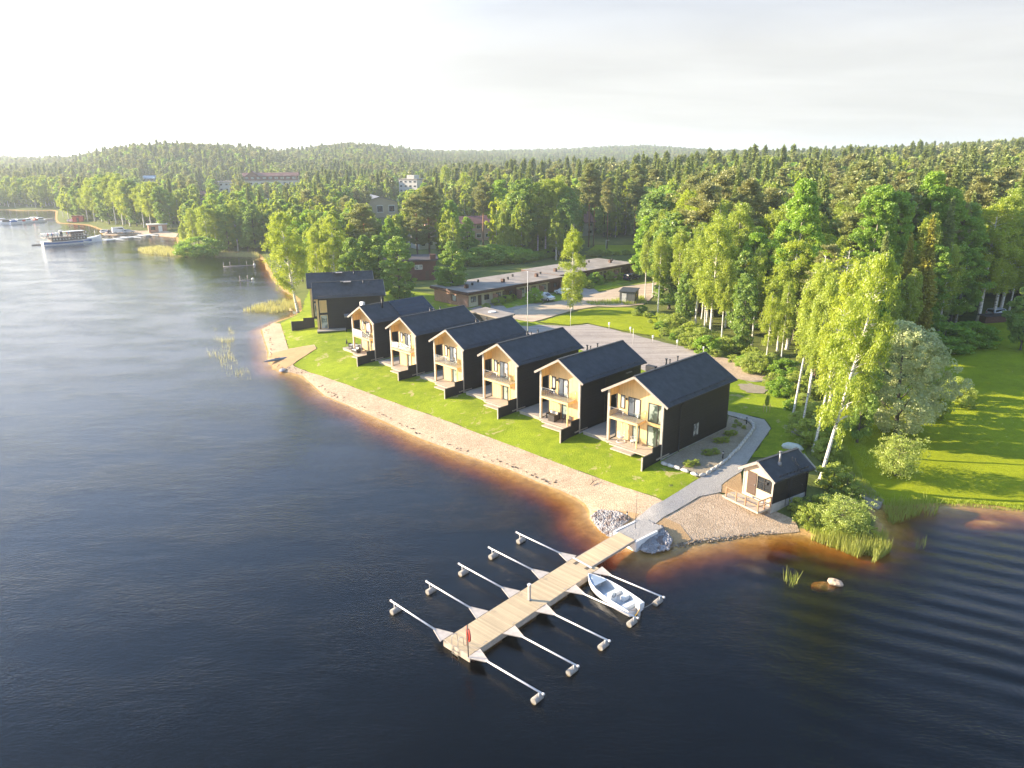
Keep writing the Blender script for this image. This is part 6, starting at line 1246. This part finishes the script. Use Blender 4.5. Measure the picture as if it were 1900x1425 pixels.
# ---------------------------------------------------------------- buildings in the town behind
def block(name, px, py, rz, W_, D_, H_, floors, cols, label, wall, roof='flat', roofmat='flat_roof', rise=3., glass_='glass', cat='building', dz=0):
    x, y, z = Gt(px, py); o = empty(name, (x, y, z + dz), R(rz), label, cat); MB().box(-W_ / 2, 0, -1.5, W_ / 2, D_, H_).build('walls', M[wall], o)
    if roof == 'gable': m = MB(); [m.slab([(-W_ / 2 - .6, s_ * (D_ / 2 + .7) + D_ / 2, H_ - .2), (W_ / 2 + .6, s_ * (D_ / 2 + .7) + D_ / 2, H_ - .2), (W_ / 2 + .6, D_ / 2, H_ + rise), (-W_ / 2 - .6, D_ / 2, H_ + rise)], .2) for s_ in (-1, 1)]; rf = m.build('roof', M[roofmat], o); m = MB(); m.poly([(-W_ / 2, 0, H_), (-W_ / 2, D_, H_), (-W_ / 2, D_ / 2, H_ + rise - .2)]); m.poly([(W_ / 2, 0, H_), (W_ / 2, D_, H_), (W_ / 2, D_ / 2, H_ + rise - .2)]); m.build('gable', M[wall], o)
    elif roof == 'front': m = MB(); [m.slab([(s_ * (W_ / 2 + .8), -.8, H_ - .2), (0, -.8, H_ + rise), (0, D_ + .8, H_ + rise), (s_ * (W_ / 2 + .8), D_ + .8, H_ - .2)], .25) for s_ in (-1, 1)]; rf = m.build('roof', M[roofmat], o); m = MB(); m.poly([(-W_ / 2, 0, H_), (W_ / 2, 0, H_), (0, 0, H_ + rise - .2)]); m.build('gable', M[wall], o)
    else: rf = MB().box(-W_ / 2 - .4, -.4, H_ + .001, W_ / 2 + .4, D_ + .4, H_ + .6).build('roof', M[roofmat], o)
    fh = H_ / floors; cw = W_ / cols
    for f_ in range(floors):
        for c_ in range(cols): X = -W_ / 2 + cw * (c_ + .5); w = MB().box(X - cw * .27, -.08, f_ * fh + fh * .32, X + cw * .27, -.001, f_ * fh + fh * .78).build('window', M['white_frame'], o); MB().box(X - cw * .23, -.12, f_ * fh + fh * .37, X + cw * .23, -.081, f_ * fh + fh * .73).build('pane', M[glass_], w)
    BUILD_W.append((x, y + D_ / 2, max(W_, D_) * .62 + 2)); return o, rf
M['render_white'] = mat('render_white', (.56, .54, .50), .8, .05, .3); M['render_pink'] = mat('render_pink', (.50, .33, .27), .8, .1, .3); M['render_beige'] = mat('render_beige', (.48, .40, .28), .8, .08, .3); M['roof_red'] = mat('roof_red', (.17, .065, .05), .7, .15, .5); M['roof_grey'] = mat('roof_grey', (.15, .16, .18), .7, .15, .5); M['roof_blue'] = mat('roof_blue', (.25, .38, .50), .6, .1)
o, rf = block('apartment_block', 428, 366, 12, 30, 12, 10.5, 3, 8, 'long white apartment block left of its red-topped neighbour in the far town', 'render_white'); MB().box(-12, 3, 11.6, -9.5, 6, 14.5).build('roof_tower', M['render_white'], rf)
o, rf = block('apartment_block', 505, 366, 12, 39, 12, 11.5, 3, 10, 'white apartment block with dark red top floor and roof in the far town', 'render_white'); MB().box(-19.2, .3, 12.101, 19.2, 11.5, 15.0).build('top_floor', M['roof_red'], o); m = MB(); [m.slab([(-20, -.6 if q < 0 else 12.4, 15.0), (20, -.6 if q < 0 else 12.4, 15.0), (20, 6, 17.2), (-20, 6, 17.2)], .2) for q in (-1, 1)]; m.build('red_roof', M['roof_red'], rf)
for c_ in range(9): MB().box(-17.5 + c_ * 4.1, .1, 12.8, -15.2 + c_ * 4.1, .299, 14.3).build('window', M['glass_pale'], o)
m = MB(); [m.slab([(-12 + s_ * 5, -1.2, 15.0), (-12, -1.2, 18.5), (-12, 7, 18.5), (-12 + s_ * 5, 7, 15.0)], .2) for s_ in (-1, 1)]; m.poly([(-16.6, -.6, 15.1), (-7.4, -.6, 15.1), (-12, -.6, 18.3)]); m.build('front_gable', M['roof_red'], rf)
o, rf = block('apartment_tower', 758, 366, -25, 15, 12, 12, 4, 4, 'stepped white apartment building above the trees in the far town', 'render_white'); MB().box(-2, 2, 12.6, 4, 9, 15).build('roof_tower', M['render_white'], rf)
block('hall', 706, 404, 20, 17, 24, 7.5, 1, 3, 'beige hall with low grey gable roof between the pines', 'render_beige', 'front', 'roof_grey', 2.4)
block('town_house', 277, 345, 5, 9, 8, 6, 2, 3, 'pale blue-roofed house on the wooded hillside above the harbour', 'render_white', 'gable', 'roof_blue', 2, cat='house')
block('low_building', 872, 447, 22, 30, 11, 6, 2, 9, 'long pink building hidden behind pines and birches', 'render_pink', 'gable', 'roof_red', 2.0)
block('low_building', 800, 449, 22, 12, 10, 4.5, 1, 3, 'small pale building left of the long pink one', 'render_pink', 'flat')
block('family_house', 1078, 438, 25, 11, 9, 5, 2, 3, 'white house with brown-red roof beside the tall meadow pines', 'render_white', 'gable', 'roof_red', 3.4, cat='house')
block('town_house', 372, 372, 0, 12, 8, 4, 1, 4, 'low brown-roofed building behind the harbour birches', 'brick_dark', 'gable', 'roof_red', 2.2, cat='house')
block('town_house', 497, 388, 8, 9, 8, 4, 1, 3, 'small white building below the red-topped apartment block', 'render_white', 'gable', 'roof_grey', 1.8, cat='house')
block('town_house', 800, 462, 30, 8, 7, 3.2, 1, 3, 'little white garage roof beside the rounded green trees', 'render_white', 'flat', cat='garage')
block('family_house', 1852, 535, -20, 12, 9, 3.6, 1, 4, 'pale roofed house glimpsed in the shade under the right-hand trees', 'render_white', 'gable', 'roof_grey', 2.5, cat='house')
# ---------------------------------------------------------------- harbour
x, y, z = Gt(294, 431); o = empty('kiosk', (x, y, z), R(30), 'small reddish kiosk hut at the harbour shore', 'kiosk'); MB().box(-3.4, 0, 0, 3.4, 4, 3.0).build('walls', M['brick'], o); MB().box(-3.8, -.4, 3.001, 3.8, 4.4, 3.3).build('roof', M['white'], o); MB().box(.2, -.06, .1, 1.6, -.001, 2.6).build('door', M['white'], o); MB().box(-2.6, -.06, 1, -1, -.001, 2.3).build('window', M['glass'], o)
x, y, z = Gt(145, 412); o = empty('boat_shed', (x, y, z), R(20), 'little red shed among the trees left of the harbour', 'shed'); MB().box(-2.2, 0, 0, 2.2, 3.5, 2.6).build('walls', M['red'], o); MB().box(-2.5, -.3, 2.601, 2.5, 3.8, 2.9).build('roof', M['roof_red'], o); MB().box(-.5, -.06, 0, .5, -.001, 2.1).build('door', M['fascia'], o)
x, y, z = Gt(133, 412); car(x, y, z, R(30), 'white car beside the little red shed', 'car_white', 'hatch')
# jetty
A = Vector((*G(192, 449), .6)); B = Vector((*G(290, 437), .9)); d = B - A; o = empty('jetty', (A.x, A.y, 0), math.atan2(d.y, d.x), 'white jetty with short side fingers running from the steamer to the shore', 'jetty'); JL = d.xy.length; MB().box(0, -1.1, .45, JL, 1.1, .7).build('deck', M['white'], o)
for k in range(4):
    for s_ in (-1, 1): MB().box(4 + k * 8, s_ * 1.11, .4, 4.5 + k * 8, s_ * 5.5, .6).build('finger', M['white'], o)
for k in range(5): MB().box(2 + k * 8.5, -.9, -.2, 4.5 + k * 8.5, .9, .449).build('float', M['concrete'], o)
# steamer
S0 = Vector((*G(79, 456), 0)); S1 = Vector((*G(189, 447), 0)); d = S1 - S0; SL = d.length; S = empty('steamship', tuple(S0), math.atan2(d.y, d.x), 'white and blue passenger steamer with black funnel moored at the jetty', 'ship'); S.scale = (1, 1, .8)
X = [0, .04, .15, .35, .6, .8, .92, 1.0]; hb = [1.6, 2.1, 2.5, 2.6, 2.5, 1.8, .9, .04]; sh = [1.9, 1.8, 1.6, 1.5, 1.6, 2.0, 2.5, 3.0]
def ring(q0, q1, off=0.): return [[(x_ * SL, s_ * (h_ + off) * (.82 + .18 * q), z_ * q) for s_, q in ((-1, q1), (-1, q0), (1, q0), (1, q1))] for x_, h_, z_ in zip(X, hb, sh)]
m = MB(); loft([[(a[0][0], a[0][1], a[0][2]), (a[1][0], a[1][1], a[1][2]), (a[2][0], a[2][1], a[2][2]), (a[3][0], a[3][1], a[3][2]), (a[0][0], a[0][1], a[0][2])] for a in ring(-.2, 1.0)], m, 0, False); m.poly([(0, -1.6, 1.9), (0, -1.3, -.3), (0, 1.3, -.3), (0, 1.6, 1.9)]); m.build('hull', M['white_hull'], S)
m = MB(); q_ = ring(.30, .80, .03)
for side in (0, 3):
    loft([[a[side], a[1 if side == 0 else 2]] for a in q_[:-2]], m, 0, False)
m.build('blue_band', M['ship_blue'] if 'ship_blue' in M else M.setdefault('ship_blue', mat('ship_blue', (.03, .13, .38), .4, .05)), S)
MB().box(.13 * SL, -2.0, 1.5, .72 * SL, 2.0, 3.3).build('saloon', M['wood_brown'], S); 
for k in range(11):
    for s_ in (-1, 1): MB().box(.16 * SL + k * SL * .05, s_ * 2.001, 2.1, .16 * SL + k * SL * .05 + .55, s_ * 2.04, 2.9).build('window', M['glass_pale'], S)
MB().box(.02 * SL, -2.4, 3.301, .76 * SL, 2.4, 3.45).build('upper_deck', M['trim'], S); MB().box(.46 * SL, -1.5, 3.451, .68 * SL, 1.5, 5.4).build('wheelhouse', M['wood_brown'], S); MB().box(.38 * SL, -1.8, 5.401, .70 * SL, 1.8, 5.55).build('wheelhouse_roof', M['white'], S)
f = MB().tube([(.33 * SL, 0, 3.45), (.33 * SL, 0, 5.5)], .5, 12).build('funnel', M['black_metal'], S); MB().tube([(.33 * SL, 0, 5.5), (.33 * SL, 0, 6.1)], .55, 12).build('funnel_band', M['white'], f)
m = MB()
for s_ in (-2.35, 2.35):
    m.tube([(.02 * SL, s_, 4.4), (.76 * SL, s_, 4.4)], .04, 5)
    for k in range(14): m.tube([(.03 * SL + k * .055 * SL, s_, 3.45), (.03 * SL + k * .055 * SL, s_, 4.4)], .03, 4)
m.build('railing', M['white'], S); MB().tube([(.9 * SL, 0, 2.4), (.9 * SL, 0, 5.2)], .06, 6).build('mast', M['white'], S); MB().box(.02 * SL, -1.6, 5.1, .28 * SL, 1.6, 5.2).build('awning', M['white'], S)
for s_ in (-1.5, 1.5):
    for X_ in (.03, .27): MB().tube([(X_ * SL, s_, 3.45), (X_ * SL, s_, 5.1)], .04, 4).build('awning_post', M['white'], S)
# passengers on the upper deck
M['skin'] = mat('skin', (.45, .28, .20), .6, .05)
def person(p, rz, label, shirt, legs, group):
    o = empty('person', p, rz, label, 'person', group); m = MB()
    m.tube([(0, -.09, 0), (0, -.1, .45), (0, -.1, .85)], [.06, .07, .1], 8, 1); m.tube([(0, .09, 0), (0, .1, .45), (0, .1, .85)], [.06, .07, .1], 8, 1); m.tube([(0, 0, .82), (0, 0, 1.1), (0, 0, 1.38), (0, 0, 1.5)], [.17, .16, .2, .07], 10, 0); m.tube([(0, -.2, 1.42), (0, -.27, 1.12), (.12, -.25, .9)], [.06, .05, .035], 7, 0); m.tube([(0, .2, 1.42), (0, .27, 1.12), (.12, .25, .9)], [.06, .05, .035], 7, 0)
    m.sphere((.01, 0, 1.64), .11, 2, 10, 7, 1, .85, 1.2); m.tube([(0, 0, 1.48), (0, 0, 1.56)], .055, 7, 2); b = m.build('body', [M[shirt], M[legs], M['skin']], o); MB().sphere((-.02, 0, 1.69), .118, 0, 10, 6, 1, .9, 1.0).build('hair', M['dirt'], o); return o
cs_, sn_ = math.cos(math.atan2(d.y, d.x)), math.sin(math.atan2(d.y, d.x))
for k, (u, v) in enumerate([(.06, -1.8), (.10, -1.2), (.15, -1.9), (.20, -1.5), (.24, -1.9), (.40, -2.0), (.43, -1.6), (.72, -1.7), (.12, .8), (.21, 1.0)]):
    person((S0.x + u * SL * cs_ - v * sn_, S0.y + u * SL * sn_ + v * cs_, 2.76), k * 1.3, 'tiny standing passenger on the upper deck of the steamer', ['white', 'red', 'ship_blue', 'cushion'][k % 4], ['car_dark', 'dirt'][k % 2], 'passengers on the steamer')
x, y = G(70, 455); o = empty('dinghy', (x, y, 0), R(20), 'low dark dinghy tied behind the steamer stern', 'boat'); m = MB(); loft([[(X_, -h_, .35), (X_, -h_ * .7, -.05), (X_, h_ * .7, -.05), (X_, h_, .35)] for X_, h_ in ((-1.8, .6), (-.6, .75), (.8, .65), (1.9, .05))], m, 0, False); m.build('hull', M['float_grey'], o); MB().box(-.2, -.6, .2, .1, .6, .26).build('seat', M['trim'], o)
# small motor cruisers in the far marina
def cruiser(x, y, rz, label, L=8., cab='white_hull', canopy='car_dark'):
    o = empty('motor_cruiser', (x, y, 0), rz, label, 'boat', 'cruisers in the far marina'); m = MB(); st = [[(u * L, -h, s_), (u * L, -h * .75, -.1), (u * L, h * .75, -.1), (u * L, h, s_), (u * L, -h, s_)] for u, h, s_ in ((-.5, 1.2, 1.0), (-.1, 1.4, 1.0), (.25, 1.1, 1.15), (.5, .05, 1.4))]; loft(st, m, 0, False); m.poly([(-.5 * L, -1.2, 1.0), (-.5 * L, -.9, -.1), (-.5 * L, .9, -.1), (-.5 * L, 1.2, 1.0)]); m.build('hull', M['white_hull'], o)
    MB().box(-.2 * L, -.95, 1.0, .2 * L, .95, 2.2).build('cabin', M[cab], o, .12); MB().box(-.17 * L, -.98, 1.5, .17 * L, .98, 1.95).build('windows', M['glass'], o); MB().box(-.46 * L, -1.0, 1.0, -.21 * L, 1.0, 1.9).build('canopy', M[canopy], o, .1); return o
for k, (bx, by, L_, c1, c2_) in enumerate([(3, 414, 8, 'white_hull', 'ship_blue'), (14, 416, 8.5, 'car_dark', 'car_dark'), (26, 415, 8, 'white_hull', 'white'), (40, 415, 10, 'white_hull', 'ship_blue'), (51, 414, 7, 'white_hull', 'red'), (65, 411, 8, 'white_hull', 'white'), (75, 412, 6.5, 'white_hull', 'red')]):
    x, y = G(bx, by); cruiser(x, y, R([70, 200, 60, 55, 80, 65, 60][k]), ['white cruiser cut by the left edge in the marina', 'dark-cabined cruiser in the marina', 'low white cruiser between the dark one and the largest', 'largest white cruiser in the marina', 'white cruiser with red canopy right of the largest', 'white cruiser standing apart at the right of the marina', 'smallest cruiser at the right end of the marina'][k], L_, c1, c2_)
A = G(-10, 411); B = G(98, 408); o = empty('marina_pontoon', (A[0], A[1], 0), math.atan2(B[1] - A[1], B[0] - A[0]), 'long pale pontoon the marina cruisers lie at', 'pontoon'); PL = math.hypot(B[0] - A[0], B[1] - A[1]); MB().box(0, -1.2, .2, PL, 1.2, .6).build('deck', M['trim'], o)
for k in range(6): MB().box(k * PL / 6 + 1, -.9, -.3, k * PL / 6 + 5, .9, .199).build('float', M['concrete'], o)
# swimming enclosure lines in the bay
for (a_, b_, posts, lb) in (((414, 495), (474, 492), (.02, .22, .73, .96), 'thin floating line with upright posts marking the swimming bay'), ((444, 521), (470, 519), (.05, .6), 'short floating bar with a white buoy in the bay')):
    A = G(*a_); B = G(*b_); o = empty('floating_line', (A[0], A[1], 0), math.atan2(B[1] - A[1], B[0] - A[0]), lb, 'floating line'); LL_ = math.hypot(B[0] - A[0], B[1] - A[1]); MB().tube([(0, 0, .05), (LL_, 0, .05)], .12, 6).build('boom', M['trim'], o)
    for q in posts: MB().tube([(q * LL_, 0, 0), (q * LL_, 0, 1.3)], .09, 6).build('post', M['trim'], o)
    MB().sphere((LL_ * .97, 0, .2), .35, 0, 8, 6).build('buoy', M['white'], o)
# trees that would hide these from the camera are left standing behind them instead: (first column, last column, lowest row a nearer tree may reach, distance)
VIEWS = [(452, 560, 336, 550), (400, 430, 350, 550), (1665, 1765, 640, 96), (738, 778, 347, 540), (684, 735, 396, 358), (262, 290, 340, 615), (362, 384, 366, 510), (845, 912, 398, 262), (1058, 1086, 425, 260), (190, 330, 436, 330), (760, 806, 500, 172), (1105, 1190, 462, 243), (790, 812, 440, 262), (1838, 1880, 560, 150)]
def candidates(r0, r1, sp, a0=-40, a1=44):
    out = []; r = r0
    while r < r1:
        s = sp(r); n = int(math.radians(a1 - a0) * r / s); a = np.radians(np.linspace(a0, a1, max(n, 2))) + NR.normal(size=max(n, 2)) * .32 * s / r
        rr = r + NR.normal(size=len(a)) * .32 * s; out.append(np.c_[rr * np.sin(a), rr * np.cos(a)]); r += s * .93
    return np.concatenate(out)
C = candidates(75, 2750, lambda r: 4.3 + max(0, r - 170) * .0058)
ok = in_poly(C[:, 0], C[:, 1], SA) & (dist_poly(C[:, 0], C[:, 1], SA) > 5)
for P in EXW: ok &= ~in_poly(C[:, 0], C[:, 1], P)
for bx, by, br_ in BUILD_W: ok &= np.hypot(C[:, 0] - bx, C[:, 1] - by) > br_
C = C[ok]; PA = np.array(PLACED); keep = np.ones(len(C), bool)
R_ = np.hypot(C[:, 0], C[:, 1]); near = np.where(R_ < 420)[0]
for i in near:
    if np.min((PA[:, 0] - C[i, 0]) ** 2 + (PA[:, 1] - C[i, 1]) ** 2) < 8.: keep[i] = False
# the clearing in front of buildings keeps sight lines open
C = C[keep]; R_ = np.hypot(C[:, 0], C[:, 1]); Z = hgt(C[:, 0], C[:, 1])
k1 = vnoise(C[:, 0], C[:, 1], 38, 5); k2 = vnoise(C[:, 0], C[:, 1], 60, 6); u = NR.uniform(0, 1, len(C)); col = 950 + C[:, 0] / C[:, 1] * FPX / CP
# conifers gain with distance; broadleaf near the shore and the town
coni = .24 + .22 * smooth(180, 900, R_) + (k1 - .5) * .75 - .25 * (dist_poly(C[:, 0], C[:, 1], SA) < 60)
KIND = np.where(u < coni, np.where(NR.uniform(0, 1, len(C)) + (k2 - .5) * .8 < .42 + .2 * smooth(350, 700, R_), 2, 3), np.where(NR.uniform(0, 1, len(C)) < .62, 0, 1))   # 0 birch 1 aspen/alder 2 pine 3 spruce
KN = ['birch', 'aspen', 'pine', 'spruce']; NV = [3, 2, 2, 2]
HT = np.array([15.5, 14.5, 17., 19.])[KIND] * NR.uniform(.78, 1.16, len(C)) * (1 + .12 * smooth(200, 500, R_)) * np.where(R_ > 135, np.interp(col, [350, 800, 950, 1150, 1300], [.82, .88, 1.08, 1.16, 1.24]) * (1 - smooth(420, 700, R_)) + smooth(420, 700, R_) * .92, 1.)
drop = np.zeros(len(C), bool)
PR = np.array([proj(C[i, 0], C[i, 1], Z[i] + HT[i])[:2] if R_[i] < 900 else (0, 0) for i in range(len(C))])
for a_, b_, row, dd in VIEWS: drop |= (PR[:, 0] > a_ - 3) & (PR[:, 0] < b_ + 3) & (PR[:, 1] < row) & (PR[:, 1] > 0) & (C[:, 1] < dd)
C, R_, Z, k1, k2, col, KIND, HT = [q[~drop] for q in (C, R_, Z, k1, k2, col, KIND, HT)]
order = np.argsort(R_); count = dict(birch=0, alder=0, aspen=0, pine=0, spruce=0)
LIM = dict(birch=215, aspen=250, pine=250, spruce=270)
rest = {k: [] for k in KN}
def where_label(x, y, r, c):
    if c < 350: return 'on the far harbour shore'
    if c < 800: return 'in the wood between the harbour and the terrace houses'
    if c < 1190: return 'in the wood behind the terrace houses'
    return 'in the dense forest right of the terrace houses'
ADJ = dict(birch=('light green leafy birch', 'birches'), aspen=('mid green broadleaf tree', 'broadleaf trees'), pine=('brown-green pine', 'pines'), spruce=('dark pointed spruce', 'spruces'))
for i in order:
    kn = KN[KIND[i]]; x, y = C[i]; r = R_[i]; c = col[i]
    if -60 < c < 1960 and r < 560 and count[kn] < LIM[kn]:
        v = rnd.randrange(NV[KIND[i]]); key = ('m' if r < 330 else 'f') + kn + str(v)
        if r < 175: key = {'birch': rnd.choice(['birchA', 'birchB', 'birchC', 'birchD']), 'aspen': rnd.choice(['aspenA', 'aspenB', 'alderA', 'alderB']), 'pine': rnd.choice(['pineB', 'pineC']), 'spruce': rnd.choice(['spruceA', 'spruceB'])}[kn]
        wl_ = where_label(x, y, r, c); nm_ = kind_of(key).split('_')[0]
        tree(key, x, y, HT[i], '%s %s' % (ADJ[kn][0], wl_), '%s %s' % (ADJ[kn][1], wl_), rnd.uniform(1.0, 1.3), z=Z[i] - .1); count[kn] += 1
    else: rest[kn].append(i)
print('individual', count, 'rest', {k: len(v) for k, v in rest.items()})
def wood(kn, idx):
    """the far wood of one kind: instances of the far tree forms on points"""
    idx = np.array(idx); me = bpy.data.meshes.new(kn + '_wood'); me.vertices.add(len(idx)); me.vertices.foreach_set('co', np.c_[C[idx], Z[idx] - .2].astype(np.float32).ravel())
    a = me.attributes.new('h', 'FLOAT', 'POINT'); a.data.foreach_set('value', (HT[idx] / PROTO['f%s0' % kn][2]).astype(np.float32))
    a = me.attributes.new('rot', 'FLOAT', 'POINT'); a.data.foreach_set('value', NR.uniform(0, 6.28, len(idx)).astype(np.float32))
    a = me.attributes.new('far', 'FLOAT', 'POINT'); a.data.foreach_set('value', (1.15 + .75 * smooth(400, 1800, R_[idx])).astype(np.float32))
    o = link({'birch': 'birch_forest', 'aspen': 'broadleaf_forest', 'pine': 'pine_forest', 'spruce': 'spruce_forest'}[kn], me)
    tag(o, {'birch': 'far light green birch wood covering the hills', 'aspen': 'far mid green broadleaf wood covering the hills', 'pine': 'far brown-green pine wood covering the hills', 'spruce': 'far dark spruce wood up to the skyline'}[kn], 'forest', kind='stuff')
    ng = bpy.data.node_groups.new(kn + '_wood', 'GeometryNodeTree'); ng.interface.new_socket('Geometry', in_out='INPUT', socket_type='NodeSocketGeometry'); ng.interface.new_socket('Geometry', in_out='OUTPUT', socket_type='NodeSocketGeometry')
    N = ng.nodes; L = ng.links; gi = N.new('NodeGroupInput'); go = N.new('NodeGroupOutput'); m2p = N.new('GeometryNodeMeshToPoints'); L.new(gi.outputs[0], m2p.inputs[0]); iop = N.new('GeometryNodeInstanceOnPoints'); L.new(m2p.outputs[0], iop.inputs[0])
    jn = N.new('GeometryNodeGeometryToInstance')
    for v in range({'birch': 3}.get(kn, 2)):
        src = next(ob for ob in SRC if ob.data == PROTO['f%s%d' % (kn, v)][0]); oi = N.new('GeometryNodeObjectInfo'); oi.inputs[0].default_value = src; oi.transform_space = 'ORIGINAL'; L.new(oi.outputs['Geometry'], jn.inputs[0])
    L.new(jn.outputs[0], iop.inputs['Instance']); iop.inputs['Pick Instance'].default_value = True
    def att(nm):
        n = N.new('GeometryNodeInputNamedAttribute'); n.data_type = 'FLOAT'; n.inputs[0].default_value = nm; return n.outputs[0]
    cx = N.new('ShaderNodeCombineXYZ'); L.new(att('rot'), cx.inputs[2]); L.new(cx.outputs[0], iop.inputs['Rotation'])
    mu = N.new('ShaderNodeMath'); mu.operation = 'MULTIPLY'; hh = att('h'); L.new(hh, mu.inputs[0]); L.new(att('far'), mu.inputs[1]); c2 = N.new('ShaderNodeCombineXYZ'); L.new(mu.outputs[0], c2.inputs[0]); L.new(mu.outputs[0], c2.inputs[1]); L.new(hh, c2.inputs[2]); L.new(c2.outputs[0], iop.inputs['Scale'])
    L.new(iop.outputs[0], go.inputs[0]); md = o.modifiers.new('trees', 'NODES'); md.node_group = ng
# every far form stands at least once as a tree of its own, which the woods are grown from
have = {ob.data.name for ob in SC.objects if ob.type == 'MESH'}
for kn in KN:
    for v in range(NV[KN.index(kn)]):
        if PROTO['f%s%d' % (kn, v)][0].name not in have:
            i = rest[kn].pop(0); x, y = C[i]; wl_ = where_label(x, y, R_[i], col[i])
            tree('f%s%d' % (kn, v), x, y, HT[i], '%s %s' % (ADJ[kn][0], wl_), '%s %s' % (ADJ[kn][1], wl_), 1.1, z=Z[i] - .1)
SRC = [ob for ob in SC.objects if ob.type == 'MESH' and ob.data.name[0] == 'f']
for kn in KN: wood(kn, rest[kn])
# ---------------------------------------------------------------- haze
def haze():
    t = NT('haze_air'); v = t.n('VolumePrincipled'); v.inputs['Color'].default_value = (.82, .91, 1., 1); v.inputs['Density'].default_value = HAZE; v.inputs['Anisotropy'].default_value = .35
    t.l(v.outputs[0], t.out.inputs['Volume'])
    m = MB().box(-5800, -280, -9, 8800, 8800, 90); o = m.build('haze', t.m); tag(o, kind='stuff'); o.display_type = 'WIRE'
HAZE = .00025
haze()
